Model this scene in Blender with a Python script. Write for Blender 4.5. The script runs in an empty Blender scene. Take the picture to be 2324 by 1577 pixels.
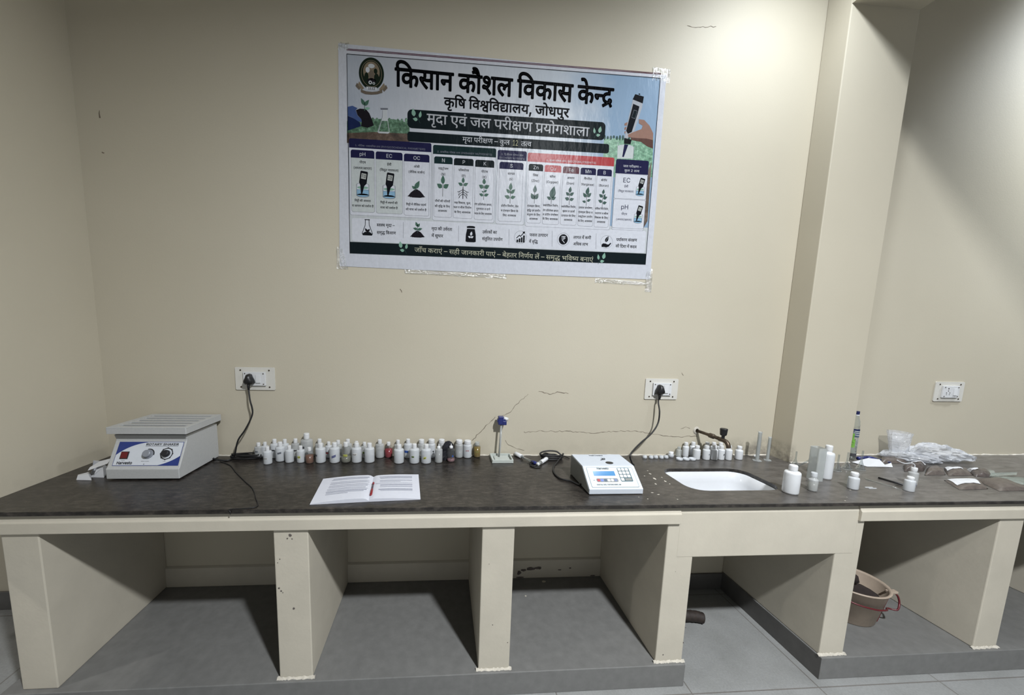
import bpy, bmesh, math, random
from mathutils import Vector, Matrix
from mathutils.geometry import tessellate_polygon
random.seed(7)
SC = bpy.context.scene
COL = SC.collection
PI = math.pi
# ------------------------------------------------------------------ camera
F_PX, CX_PX, CY_PX, W_PX, H_PX = 843.23, 1063.73, 857.65, 2324, 1577
CAM_LOC = Vector((0.0, -2.0029, 1.5593))
CAM_R = Vector((0.9971568, -0.0716583, 0.0233107))
CAM_U = Vector((-0.0140341, 0.1273322, 0.9917608))
CAM_F = Vector((0.0740361, 0.9892682, -0.1259645))
cam = bpy.data.cameras.new('camera')
cam.sensor_fit = 'HORIZONTAL'; cam.sensor_width = 36.0
cam.lens = F_PX * 36.0 / W_PX
cam.shift_x = (W_PX / 2 - CX_PX) / W_PX
cam.shift_y = (CY_PX - H_PX / 2) / W_PX
cam.clip_start = 0.02
camo = bpy.data.objects.new('camera', cam); COL.objects.link(camo)
m3 = Matrix((CAM_R, CAM_U, -CAM_F)).transposed()
camo.matrix_world = Matrix.Translation(CAM_LOC) @ m3.to_4x4()
SC.camera = camo
# ------------------------------------------------------------------ world, lights, exposure
SC.view_settings.view_transform = 'Standard'
SC.view_settings.look = 'None'
SC.view_settings.gamma = 1.0
SC.view_settings.use_curve_mapping = False
SC.view_settings.exposure = 0.08
world = bpy.data.worlds.new('world'); SC.world = world
world.use_nodes = True
bg = world.node_tree.nodes['Background']
bg.inputs[0].default_value = (0.93, 0.97, 1.0, 1); bg.inputs[1].default_value = 0.3

def lamp(name, kind, loc, energy, color=(1, 1, 1), target=None, **kw):
    d = bpy.data.lights.new(name, kind); d.energy = energy; d.color = color
    for k, v in kw.items(): setattr(d, k, v)
    o = bpy.data.objects.new(name, d); COL.objects.link(o); o.location = loc
    if target is not None:
        o.rotation_euler = (Vector(target) - Vector(loc)).to_track_quat('-Z', 'Y').to_euler()
    return o
# the room's ceiling lamps: one in the bay in front of the poster, one in the bay to the left, one to the right
lamp('ceiling_lamp_main', 'AREA', (1.25, -2.85, 3.85), 222, (0.97, 1.0, 1.03), target=(1.2, -2.75, 0), shape='DISK', size=0.2, spread=math.radians(152))
lamp('wall_top_lamp', 'AREA', (1.66, -0.52, 3.44), 14.5, (0.93, 1.0, 1.08), target=(1.62, -0.30, 0), shape='DISK', size=0.14, spread=math.radians(175))
lamp('ceiling_lamp_far', 'AREA', (-4.5, -2.2, 3.80), 60, (1.0, 0.97, 0.92), target=(-4.3, -2.1, 0), shape='DISK', size=0.2)
lamp('ceiling_lamp_right', 'SPOT', (4.17, -0.75, 3.85), 480, (0.93, 1.0, 1.06), target=(4.25, 0.0, 3.2), spot_size=math.radians(120), spot_blend=1.0, shadow_soft_size=0.1)

# ------------------------------------------------------------------ helpers
WY = 0.022      # face of the back wall
HT = 0.86       # worktop surface
def ray(u, v):
    return CAM_R * ((u - CX_PX) / F_PX) - CAM_U * ((v - CY_PX) / F_PX) + CAM_F
def at_z(u, v, z=HT):
    d = ray(u, v); return CAM_LOC + d * ((z - CAM_LOC.z) / d.z)
def at_y(u, v, y=WY):
    d = ray(u, v); return CAM_LOC + d * ((y - CAM_LOC.y) / d.y)

class MB:
    """collects shapes into one mesh, with a material slot list"""
    def __init__(s, *mats):
        s.v = []; s.f = []; s.m = []; s.sm = []; s.mats = list(mats); s.T = Matrix(); s.mi = 0; s.smooth = False
    def mat(s, m):
        if m not in s.mats: s.mats.append(m)
        s.mi = s.mats.index(m); return s
    def add(s, vs, fs):
        b = len(s.v); s.v += [tuple(s.T @ Vector(p)) for p in vs]
        for f in fs:
            s.f.append([b + i for i in f]); s.m.append(s.mi); s.sm.append(s.smooth)
        return s
    def box(s, x0, x1, y0, y1, z0, z1):
        vs = [(x, y, z) for z in (z0, z1) for y in (y0, y1) for x in (x0, x1)]
        return s.add(vs, [(0, 2, 3, 1), (4, 5, 7, 6), (0, 1, 5, 4), (2, 6, 7, 3), (0, 4, 6, 2), (1, 3, 7, 5)])
    def poly(s, pts):
        return s.add(pts, [tuple(range(len(pts)))])
    def extrude(s, loops, a, b, axis='z', cap=True):
        """loops: outer + holes of 2-D points, extruded from a to b along the axis"""
        def P(p, h):
            return {'z': (p[0], p[1], h), 'y': (p[0], h, p[1]), 'x': (h, p[0], p[1])}[axis]
        flat = [p for l in loops for p in l]; n = len(flat)
        tris = tessellate_polygon([[Vector((p[0], p[1], 0)) for p in l] for l in loops])
        vs = [P(p, a) for p in flat] + [P(p, b) for p in flat]
        fs = []
        if cap:
            for t in tris:
                p0, p1, p2 = (Vector(flat[i]) for i in t)
                up = (p1 - p0).cross(p2 - p0) if hasattr(p0, 'cross') else 0
                t = tuple(t) if up > 0 else tuple(reversed(t))
                fs.append(tuple(reversed(t))); fs.append(tuple(i + n for i in t))
        o = 0
        for l in loops:
            k = len(l)
            for i in range(k): fs.append((o + i, o + (i + 1) % k, n + o + (i + 1) % k, n + o + i))
            o += k
        return s.add(vs, fs)
    def lathe(s, prof, seg=24, c=(0, 0, 0)):
        vs = []; fs = []; k = len(prof)
        for r, z in prof:
            for i in range(seg):
                a = 2 * PI * i / seg; vs.append((c[0] + r * math.cos(a), c[1] + r * math.sin(a), c[2] + z))
        for j in range(k - 1):
            for i in range(seg):
                i2 = (i + 1) % seg
                fs.append((j * seg + i, j * seg + i2, (j + 1) * seg + i2, (j + 1) * seg + i))
        return s.add(vs, fs)
    def tube(s, pts, r, seg=8, closed=False, taper=None):
        pts = [Vector(p) for p in pts]; n = len(pts); vs = []; fs = []; up = Vector((0.13, 0.2, 1)).normalized()
        for i, p in enumerate(pts):
            t = (pts[(i + 1) % n] - pts[i - 1]) if closed else (pts[min(i + 1, n - 1)] - pts[max(i - 1, 0)])
            t = t.normalized() if t.length > 1e-9 else Vector((0, 0, 1))
            a = t.cross(up)
            if a.length < 1e-3: a = t.cross(Vector((1, 0, 0)))
            a.normalize(); b = t.cross(a).normalized()
            rr = r if taper is None else r * taper[i]
            for k in range(seg):
                q = 2 * PI * k / seg; vs.append(p + a * rr * math.cos(q) + b * rr * math.sin(q))
        for i in range(n if closed else n - 1):
            for k in range(seg):
                k2 = (k + 1) % seg; j = (i + 1) % n
                fs.append((i * seg + k, i * seg + k2, j * seg + k2, j * seg + k))
        if not closed:
            fs.append(tuple(range(seg))[::-1]); fs.append(tuple((n - 1) * seg + k for k in range(seg)))
        return s.add(vs, fs)
    def build(s, name, parent=None, bevel=0.0, fix=True, loc=None):
        me = bpy.data.meshes.new(name)
        L = Vector(loc) if loc is not None else Vector((0, 0, 0))
        me.from_pydata([tuple(Vector(p) - L) for p in s.v], [], s.f)
        for m in s.mats: me.materials.append(m)
        for i, p in enumerate(me.polygons):
            p.material_index = s.m[i]; p.use_smooth = s.sm[i]
        me.update()
        if fix:
            bm = bmesh.new(); bm.from_mesh(me); bmesh.ops.recalc_face_normals(bm, faces=bm.faces); bm.to_mesh(me); bm.free()
        o = bpy.data.objects.new(name, me); COL.objects.link(o)
        if loc is not None: o.location = L
        if parent is not None: o.parent = parent; 
        if parent is not None and loc is None: o.matrix_parent_inverse = PINV.get(parent.name, Matrix())
        if bevel:
            md = o.modifiers.new('bevel', 'BEVEL'); md.width = bevel; md.segments = 2; md.limit_method = 'ANGLE'; md.angle_limit = math.radians(40)
        return o
PINV = {}
def tag(o, label, cat, group=None, kind=None):
    if label: o['label'] = label
    if cat: o['category'] = cat
    if group: o['group'] = group
    if kind: o['kind'] = kind
    return o
def thing(name, loc, label, cat, group=None):
    """an Empty at the thing's base; its parts are built in world coordinates"""
    o = bpy.data.objects.new(name, None); COL.objects.link(o); o.location = loc; o.empty_display_size = 0.02
    PINV[o.name] = Matrix.Translation(-Vector(loc))
    return tag(o, label, cat, group)
def regpart(o, p):
    """lets sub-parts hang from a part built in world coordinates"""
    PINV[o.name] = PINV.get(p.name, Matrix()) @ Matrix()
    PINV[o.name] = Matrix()
    return o
def curve(pts, n=10):
    """Catmull-Rom through the points"""
    P = [Vector(p) for p in pts]; out = []
    for i in range(len(P) - 1):
        p0 = P[max(i - 1, 0)]; p1 = P[i]; p2 = P[i + 1]; p3 = P[min(i + 2, len(P) - 1)]
        for k in range(n):
            t = k / n
            out.append(0.5 * ((2 * p1) + (p2 - p0) * t + (2 * p0 - 5 * p1 + 4 * p2 - p3) * t * t + (3 * p1 - p0 - 3 * p2 + p3) * t ** 3))
    out.append(P[-1]); return out
def rrect(x0, x1, y0, y1, r, n=5):
    pts = []
    for cx, cy, a0 in ((x1 - r, y1 - r, 0), (x0 + r, y1 - r, 90), (x0 + r, y0 + r, 180), (x1 - r, y0 + r, 270)):
        for i in range(n + 1):
            a = math.radians(a0 + 90 * i / n); pts.append((cx + r * math.cos(a), cy + r * math.sin(a)))
    return pts

# ------------------------------------------------------------------ materials
def nodes(name):
    m = bpy.data.materials.new(name); m.use_nodes = True
    nt = m.node_tree; b = nt.nodes['Principled BSDF']; return m, nt, b
def N(nt, t, **kw):
    n = nt.nodes.new(t)
    for k, v in kw.items(): setattr(n, k, v)
    return n
def coords(nt, scale=1.0):
    tc = N(nt, 'ShaderNodeTexCoord'); mp = N(nt, 'ShaderNodeMapping'); mp.inputs['Scale'].default_value = (scale,) * 3
    nt.links.new(tc.outputs['Object'], mp.inputs['Vector']); return mp.outputs['Vector']
def noise(nt, vec, scale, detail=4, rough=0.6):
    n = N(nt, 'ShaderNodeTexNoise'); n.inputs['Scale'].default_value = scale; n.inputs['Detail'].default_value = detail; n.inputs['Roughness'].default_value = rough
    nt.links.new(vec, n.inputs['Vector']); return n.outputs['Fac']
def ramp(nt, fac, stops):
    r = N(nt, 'ShaderNodeValToRGB'); el = r.color_ramp.elements
    while len(el) < len(stops): el.new(0.5)
    for e, (p, c) in zip(el, stops): e.position = p; e.color = (*c, 1) if len(c) == 3 else c
    nt.links.new(fac, r.inputs['Fac']); return r.outputs['Color']
def bump(nt, b, h, strength, dist=0.002):
    n = N(nt, 'ShaderNodeBump'); n.inputs['Strength'].default_value = strength; n.inputs['Distance'].default_value = dist
    nt.links.new(h, n.inputs['Height']); nt.links.new(n.outputs['Normal'], b.inputs['Normal'])
def mul(c, k): return tuple(min(1, x * k) for x in c)
ALB = 0.74
def pm(name, col, rough=0.5, var=0.06, scale=40, bmp=0.0, metal=0.0, coat=0.0, bscale=None, k=ALB):
    col = mul(col, k)
    m, nt, b = nodes(name); v = coords(nt); f = noise(nt, v, scale)
    nt.links.new(ramp(nt, f, [(0.3, mul(col, 1 - var)), (0.7, mul(col, 1 + var))]), b.inputs['Base Color'])
    b.inputs['Roughness'].default_value = rough; b.inputs['Metallic'].default_value = metal; b.inputs['Coat Weight'].default_value = coat
    if bmp: bump(nt, b, noise(nt, v, bscale or scale * 2), bmp)
    return m
def see_through(name, col, alpha, rough=0.3, spec=0.5, bmp=0.0, bscale=60):
    """frosted or clear plastic: part of the light passes straight through"""
    col = mul(col, 0.82)
    m, nt, b = nodes(name); v = coords(nt); f = noise(nt, v, 25)
    nt.links.new(ramp(nt, f, [(0.3, mul(col, 0.95)), (0.7, col)]), b.inputs['Base Color'])
    b.inputs['Roughness'].default_value = rough; b.inputs['Specular IOR Level'].default_value = spec
    if bmp: bump(nt, b, noise(nt, v, bscale, 3), bmp, 0.01)
    t = N(nt, 'ShaderNodeBsdfTransparent'); t.inputs['Color'].default_value = (*[0.5 + 0.5 * c for c in col], 1)
    mx = N(nt, 'ShaderNodeMixShader'); mx.inputs[0].default_value = alpha
    out = nt.nodes['Material Output']
    nt.links.new(t.outputs[0], mx.inputs[1]); nt.links.new(b.outputs[0], mx.inputs[2]); nt.links.new(mx.outputs[0], out.inputs['Surface'])
    return m
def clear(name, tint=(0.93, 0.96, 0.95), rough=0.05, lo=0.08, hi=0.7, bmp=0.0, bscale=40):
    """thin clear glass or film: transparent with a glossy film that strengthens at the edges"""
    m, nt, b = nodes(name); nt.nodes.remove(b)
    t = N(nt, 'ShaderNodeBsdfTransparent'); t.inputs['Color'].default_value = (*tint, 1)
    g = N(nt, 'ShaderNodeBsdfGlossy'); g.inputs['Roughness'].default_value = rough; g.inputs['Color'].default_value = (0.95, 0.97, 1, 1)
    lw = N(nt, 'ShaderNodeLayerWeight'); lw.inputs['Blend'].default_value = 0.35
    mr = N(nt, 'ShaderNodeMapRange'); mr.inputs['To Min'].default_value = lo; mr.inputs['To Max'].default_value = hi
    nt.links.new(lw.outputs['Facing'], mr.inputs['Value'])
    mx = N(nt, 'ShaderNodeMixShader'); nt.links.new(mr.outputs[0], mx.inputs[0])
    nt.links.new(t.outputs[0], mx.inputs[1]); nt.links.new(g.outputs[0], mx.inputs[2])
    if bmp:
        v = coords(nt); n = N(nt, 'ShaderNodeBump'); n.inputs['Strength'].default_value = bmp; n.inputs['Distance'].default_value = 0.01
        nt.links.new(noise(nt, v, bscale, 3), n.inputs['Height'])
        nt.links.new(n.outputs['Normal'], g.inputs['Normal'])
    nt.links.new(mx.outputs[0], nt.nodes['Material Output'].inputs['Surface'])
    return m

def wall_material():
    m, nt, b = nodes('cream_wall_paint'); v = coords(nt)
    base = ramp(nt, noise(nt, v, 0.9, 3), [(0.3, (0.455, 0.415, 0.325)), (0.7, (0.485, 0.445, 0.355))])
    # damp and dirt band just above the worktop, dirtier towards the column
    sep = N(nt, 'ShaderNodeSeparateXYZ'); nt.links.new(v, sep.inputs[0])
    zz = N(nt, 'ShaderNodeMapRange'); zz.inputs['From Min'].default_value = 0.975; zz.inputs['From Max'].default_value = 0.90
    nt.links.new(sep.outputs['Z'], zz.inputs['Value'])
    z2 = N(nt, 'ShaderNodeMapRange'); z2.inputs['From Min'].default_value = 0.84; z2.inputs['From Max'].default_value = 0.86
    nt.links.new(sep.outputs['Z'], z2.inputs['Value'])
    xx = N(nt, 'ShaderNodeMapRange'); xx.inputs['From Min'].default_value = 1.55; xx.inputs['From Max'].default_value = 1.85; xx.inputs['To Min'].default_value = 0.12
    nt.links.new(sep.outputs['X'], xx.inputs['Value'])
    dn = ramp(nt, noise(nt, v, 14, 6, 0.7), [(0.38, (0, 0, 0)), (0.62, (1, 1, 1))])
    def M(a, c):
        n = N(nt, 'ShaderNodeMath', operation='MULTIPLY'); nt.links.new(a, n.inputs[0]); nt.links.new(c, n.inputs[1]); return n.outputs[0]
    x3 = N(nt, 'ShaderNodeMapRange'); x3.inputs['From Min'].default_value = 2.01; x3.inputs['From Max'].default_value = 1.985
    nt.links.new(sep.outputs['X'], x3.inputs['Value'])
    k = M(M(M(M(zz.outputs[0], z2.outputs[0]), xx.outputs[0]), dn), x3.outputs[0])
    mx = N(nt, 'ShaderNodeMix', data_type='RGBA'); nt.links.new(k, mx.inputs['Factor'])
    nt.links.new(base, mx.inputs['A']); mx.inputs['B'].default_value = (0.19, 0.17, 0.14, 1)
    nt.links.new(mx.outputs['Result'], b.inputs['Base Color'])
    b.inputs['Roughness'].default_value = 0.62
    ad = N(nt, 'ShaderNodeMath', operation='ADD'); nt.links.new(noise(nt, v, 9, 3), ad.inputs[0]); nt.links.new(noise(nt, v, 160, 3), ad.inputs[1])
    bump(nt, b, ad.outputs[0], 0.07, 0.005)
    return m
def granite_material():
    m, nt, b = nodes('brown_granite'); v = coords(nt)
    mp = N(nt, 'ShaderNodeMapping'); mp.inputs['Scale'].default_value = (0.55, 1.3, 1); nt.links.new(v, mp.inputs['Vector']); w = mp.outputs[0]
    c1 = ramp(nt, noise(nt, w, 55, 6, 0.75), [(0.35, (0.010, 0.0085, 0.0075)), (0.5, (0.026, 0.022, 0.019)), (0.70, (0.075, 0.064, 0.054))])
    c2 = ramp(nt, noise(nt, v, 5, 4), [(0.35, (0.6, 0.6, 0.6)), (0.7, (1, 1, 1))])
    mx = N(nt, 'ShaderNodeMix', data_type='RGBA', blend_type='MULTIPLY'); mx.inputs['Factor'].default_value = 1
    nt.links.new(c1, mx.inputs['A']); nt.links.new(c2, mx.inputs['B'])
    sep = N(nt, 'ShaderNodeSeparateXYZ'); nt.links.new(v, sep.inputs[0])          # grey dust plus the lamp's glossy reflection, painted in stronger to the right
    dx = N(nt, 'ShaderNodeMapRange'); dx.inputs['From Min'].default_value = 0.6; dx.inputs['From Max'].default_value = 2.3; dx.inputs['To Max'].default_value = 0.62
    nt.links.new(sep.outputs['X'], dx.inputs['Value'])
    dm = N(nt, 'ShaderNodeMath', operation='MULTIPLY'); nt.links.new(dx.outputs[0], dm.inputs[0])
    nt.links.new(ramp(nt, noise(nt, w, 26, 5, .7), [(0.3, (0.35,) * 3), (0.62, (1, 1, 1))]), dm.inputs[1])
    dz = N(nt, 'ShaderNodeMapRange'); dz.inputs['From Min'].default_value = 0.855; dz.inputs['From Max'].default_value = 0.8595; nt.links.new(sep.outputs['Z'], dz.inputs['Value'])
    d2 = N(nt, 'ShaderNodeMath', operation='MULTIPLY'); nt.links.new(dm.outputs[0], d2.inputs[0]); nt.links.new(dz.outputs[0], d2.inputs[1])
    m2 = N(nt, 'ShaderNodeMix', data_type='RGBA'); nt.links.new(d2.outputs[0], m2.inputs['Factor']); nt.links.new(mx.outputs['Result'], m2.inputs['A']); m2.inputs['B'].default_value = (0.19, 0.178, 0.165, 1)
    nt.links.new(m2.outputs['Result'], b.inputs['Base Color'])
    rr = N(nt, 'ShaderNodeMapRange'); rr.inputs['To Min'].default_value = 0.2; rr.inputs['To Max'].default_value = 0.42
    nt.links.new(noise(nt, v, 4, 4), rr.inputs['Value']); nt.links.new(rr.outputs[0], b.inputs['Roughness'])
    bump(nt, b, noise(nt, v, 90, 3), 0.08, 0.002)
    return m
def tile_material(name, col, x0, y0, size, mortar, rough=0.35, joint=0.003):
    m, nt, b = nodes(name); tc = N(nt, 'ShaderNodeTexCoord'); mp = N(nt, 'ShaderNodeMapping')
    mp.inputs['Location'].default_value = (-x0, -y0, 0); nt.links.new(tc.outputs['Object'], mp.inputs['Vector'])
    br = N(nt, 'ShaderNodeTexBrick'); br.offset = 0.0; br.squash = 1.0
    br.inputs['Scale'].default_value = 1.0; br.inputs['Brick Width'].default_value = size; br.inputs['Row Height'].default_value = size
    br.inputs['Mortar Size'].default_value = joint; br.inputs['Mortar Smooth'].default_value = 0.2
    br.inputs['Color1'].default_value = (*col, 1); br.inputs['Color2'].default_value = (*mul(col, 0.94), 1); br.inputs['Mortar'].default_value = (*mortar, 1)
    nt.links.new(mp.outputs[0], br.inputs['Vector'])
    sp = ramp(nt, noise(nt, tc.outputs['Object'], 120, 3), [(0.35, (0.86, 0.86, 0.86)), (0.65, (1, 1, 1))])
    sp2 = ramp(nt, noise(nt, tc.outputs['Object'], 6, 5), [(0.3, (0.85, 0.85, 0.84)), (0.6, (1, 1, 1))])
    a = N(nt, 'ShaderNodeMix', data_type='RGBA', blend_type='MULTIPLY'); a.inputs['Factor'].default_value = 1
    nt.links.new(br.outputs['Color'], a.inputs['A']); nt.links.new(sp, a.inputs['B'])
    c = N(nt, 'ShaderNodeMix', data_type='RGBA', blend_type='MULTIPLY'); c.inputs['Factor'].default_value = 1
    nt.links.new(a.outputs['Result'], c.inputs['A']); nt.links.new(sp2, c.inputs['B'])
    nt.links.new(c.outputs['Result'], b.inputs['Base Color']); b.inputs['Roughness'].default_value = rough
    return m
def print_material(name, col, rough=0.3):
    """ink on glossy vinyl: the sheet's creases show in the gloss"""
    col = mul(col, 0.76)
    m, nt, b = nodes(name); v = coords(nt)
    nt.links.new(ramp(nt, noise(nt, v, 60), [(0.3, mul(col, 0.94)), (0.7, mul(col, 1.03))]), b.inputs['Base Color'])
    b.inputs['Roughness'].default_value = rough; b.inputs['Specular IOR Level'].default_value = 0.03 if max(col) < 0.06 else 0.14
    mp = N(nt, 'ShaderNodeMapping'); mp.inputs['Rotation'].default_value = (0, 0.7, 0); mp.inputs['Scale'].default_value = (2.2, 1, 0.8); nt.links.new(v, mp.inputs['Vector'])
    bump(nt, b, noise(nt, mp.outputs[0], 11, 3, 0.5), 0.16, 0.02)
    return m
M_wall = wall_material()
M_base = pm('cream_masonry_paint', (0.47, 0.435, 0.36), 0.7, 0.05, 6, 0.25, bscale=60, k=1)
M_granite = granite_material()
M_floor = tile_material('grey_floor_tile', (0.27, 0.275, 0.27), 1.12, -0.635, 0.6, (0.16, 0.15, 0.14))
M_plinth = pm('grey_mosaic_plinth', (0.15, 0.15, 0.145), 0.45, 0.10, 25, 0.1, k=1)
M_plinthd = pm('dark_tile_skirting', (0.10, 0.097, 0.093), 0.35, 0.10, 20, k=1)
M_ceil = pm('ceiling_paint', (0.3, 0.3, 0.29), 0.8, 0.02, 5, k=1)
M_mortar = pm('mortar', (0.62, 0.58, 0.5), 0.9, 0.15, 50, 0.5)
M_crack = pm('crack', (0.20, 0.16, 0.12), 0.9, 0.2, 60)
M_peel = pm('bare_cement', (0.13, 0.11, 0.10), 0.9, 0.3, 60)
M_white = pm('white_plastic', (0.80, 0.81, 0.82), 0.35, 0.02)
M_cap = pm('white_cap', (0.82, 0.83, 0.84), 0.4, 0.02)
M_hdpe = pm('white_bottle_plastic', (0.78, 0.80, 0.82), 0.4, 0.03, 20)
M_black = pm('black_plastic', (0.012, 0.012, 0.014), 0.4, 0.1)
M_rubber = pm('black_cable_rubber', (0.010, 0.010, 0.011), 0.5, 0.1)
M_blue = pm('dark_blue_plastic', (0.02, 0.03, 0.17), 0.35, 0.05)
M_navy = pm('navy_cap', (0.012, 0.018, 0.10), 0.35, 0.05)
M_frost = see_through('frosted_plastic', (0.84, 0.87, 0.90), 0.66, 0.35)
M_frost2 = see_through('clearer_frosted_plastic', (0.84, 0.86, 0.86), 0.42, 0.3)
M_thin = see_through('very_clear_plastic', (0.85, 0.86, 0.85), 0.06, 0.15)
M_jar = see_through('thin_clear_plastic', (0.80, 0.83, 0.82), 0.35, 0.2)
M_glass = clear('clear_glass', (0.86, 0.89, 0.89), 0.08, 0.16, 0.85)
M_film = see_through('clear_plastic_film', (0.92, 0.94, 0.98), 0.42, 0.18, 1.0, 0.8, 45)
M_pet = clear('clear_bottle_plastic', (0.93, 0.96, 0.96), 0.08, 0.12, 0.8)
M_tape = clear('clear_adhesive_tape', (0.95, 0.95, 0.92), 0.18, 0.3, 0.6, 0.9, 90)
M_sink = pm('white_ceramic', (0.80, 0.82, 0.85), 0.18, 0.03, 8)
M_brass = pm('tarnished_brass', (0.13, 0.10, 0.075), 0.42, 0.25, 60, 0.2, metal=0.8)
M_paper = pm('white_paper', (0.82, 0.83, 0.86), 0.7, 0.02)
M_steel = pm('brushed_steel', (0.5, 0.5, 0.5), 0.35, 0.05, metal=0.9)

# ------------------------------------------------------------------ the room
def struct(name, mb, bevel=0):
    o = mb.build(name, bevel=bevel); o['kind'] = 'structure'; return o
mb = MB(M_floor); mb.box(-8, 9, -6.2, 0.3, -0.1, 0.0); struct('floor', mb)
mb = MB(M_ceil); mb.box(-8, 9, -6.2, 0.3, 4.0, 4.1); struct('ceiling', mb)
mb = MB(M_wall); mb.box(-8, 9, WY, 0.25, 0.0, 4.0); wall_back = struct('wall_back', mb)
mb = MB(M_wall); mb.box(-1.88, -1.735, -1.25, WY, HT, 4.0); wall_left = struct('wall_left', mb)
mb = MB(M_wall); mb.box(1.978, 2.345, -0.108, WY, 0.0, 4.0)
struct('trim_1', mb, 0.004)
mb = MB(M_wall); mb.box(1.978, 2.345, -6.0, -0.108, 3.19, 4.0); struct('trim_2', mb)
mb = MB(M_wall); mb.box(-2.1, -1.735, -6.0, -1.25, 3.19, 4.0); struct('trim_3', mb)
mb = MB(M_plinthd); mb.box(-8, -1.64, WY - 0.012, WY, 0.0, 0.103); mb.box(1.11, 1.76, WY - 0.012, WY, 0.0, 0.102); struct('baseboard_back', mb, 0.002)

# cracks in the plaster, thin ragged lines in the wall's surface
def crack(pts, w=0.0022, parent=wall_back, seed=1):
    rnd = random.Random(seed); c = []
    P = [at_y(u, v) for u, v in pts]
    for a, b in zip(P[:-1], P[1:]):
        n = max(2, int((b - a).length / 0.012))
        for i in range(n): c.append(a.lerp(b, i / n) + Vector((rnd.uniform(-.003, .003), 0, rnd.uniform(-.004, .004))))
    c.append(P[-1])
    mb = MB(M_crack); vs = []; fs = []
    for i, p in enumerate(c):
        k = w * rnd.uniform(0.25, 1.0); t = (c[min(i + 1, len(c) - 1)] - c[max(i - 1, 0)]).normalized(); nx = Vector((-t.z, 0, t.x))
        vs += [p + nx * k / 2 + Vector((0, -0.0006, 0)), p - nx * k / 2 + Vector((0, -0.0006, 0))]
        if i: fs.append((2 * i - 2, 2 * i - 1, 2 * i + 1, 2 * i))
    mb.add(vs, fs); return mb.build('plaster_crack', parent, fix=False)
crack([(1188, 981), (1225, 978), (1290, 979), (1340, 983), (1400, 978), (1455, 979), (1500, 988), (1550, 991), (1582, 990)], 0.0035, seed=2)
crack([(1072, 1000), (1086, 984), (1102, 967), (1124, 946)], 0.004, seed=3)
crack([(1141, 942), (1156, 937), (1166, 925), (1180, 910), (1199, 894)], 0.003, seed=4)
crack([(1222, 889), (1250, 894), (1270, 889), (1290, 893)], 0.004, seed=5)
crack([(1146, 1000), (1155, 1010), (1172, 1018), (1190, 1022)], 0.003, seed=6)
crack([(1545, 972), (1556, 968), (1566, 972)], 0.004, seed=7)
crack([(1560, 60), (1590, 62), (1625, 60)], 0.003, seed=8)
crack([(226, 250), (227, 268)], 0.008, seed=9)
crack([(231, 345), (237, 347)], 0.006, seed=10)
crack([(908, 656), (912, 664)], 0.006, seed=11)
crack([(1547, 846), (1551, 852)], 0.005, seed=12)

# ------------------------------------------------------------------ masonry base of the counter
base = thing('counter_base', (0.5, -0.3, 0), 'cream painted masonry counter base of open bays under the granite worktop', 'counter')
PIERS = [(-1.633, -1.502), (-0.650, -0.5165), (0.177, 0.312), (0.972, 1.097), (1.763, 1.883), (2.558, 2.683), (3.42, 3.55)]
PF = -0.580
def chips(mb, pts, z0, seed):
    rnd = random.Random(seed); mb.mat(M_peel)
    for u, v, s in pts:
        c = at_y(u, v, PF - 0.0006); n = 9
        mb.poly([(c.x + s * rnd.uniform(.5, 1) * math.cos(2 * PI * i / n), c.y, c.z + s * rnd.uniform(.5, 1) * math.sin(2 * PI * i / n)) for i in range(n)])
for i, (a, b) in enumerate(PIERS):
    mb = MB(M_base); mb.box(a, b, PF, WY - .001, 0.1092, 0.80)
    if i == 1: chips(mb, [(638, 1198, .004), (650, 1196, .006), (658, 1214, .008), (652, 1222, .004), (663, 1223, .004), (635, 1269, .003), (630, 1277, .003), (633, 1335, .006), (638, 1341, .005), (642, 1345, .003), (667, 1381, .006), (655, 1546, .006), (690, 1547, .007)], 0, 3)
    if i == 2: chips(mb, [(1118, 1418, .003), (1152, 1458, .003), (1110, 1280, .002), (1146, 1519, .008)], 0, 4)
    if i == 3: chips(mb, [(1505, 1486, .004), (1551, 1458, .004), (1556, 1424, .003), (1533, 1297, .002)], 0, 5)
    mb.build('pier', base, 0.004)
# front beams that carry the slab: a chamfered upper band over a flat lower band
def beam(x0, x1):
    mb = MB(M_base)
    prof = [(-0.582, 0.767), (-0.592, 0.769), (-0.592, 0.812), (-0.586, 0.818), (-0.578, 0.843), (-0.50, 0.843), (-0.50, 0.767)]
    mb.extrude([prof], x0, x1, 'x'); return mb.build('front_beam', base, 0.002)
beam(-2.6, 1.022); beam(1.848, 4.2)
mb = MB(M_base); mb.extrude([[(-0.581, 0.611), (-0.581, 0.812), (-0.573, 0.843), (-0.50, 0.843), (-0.50, 0.611)]], 1.0221, 1.8479, 'x'); mb.build('sink_apron', base, 0.003)
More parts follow.
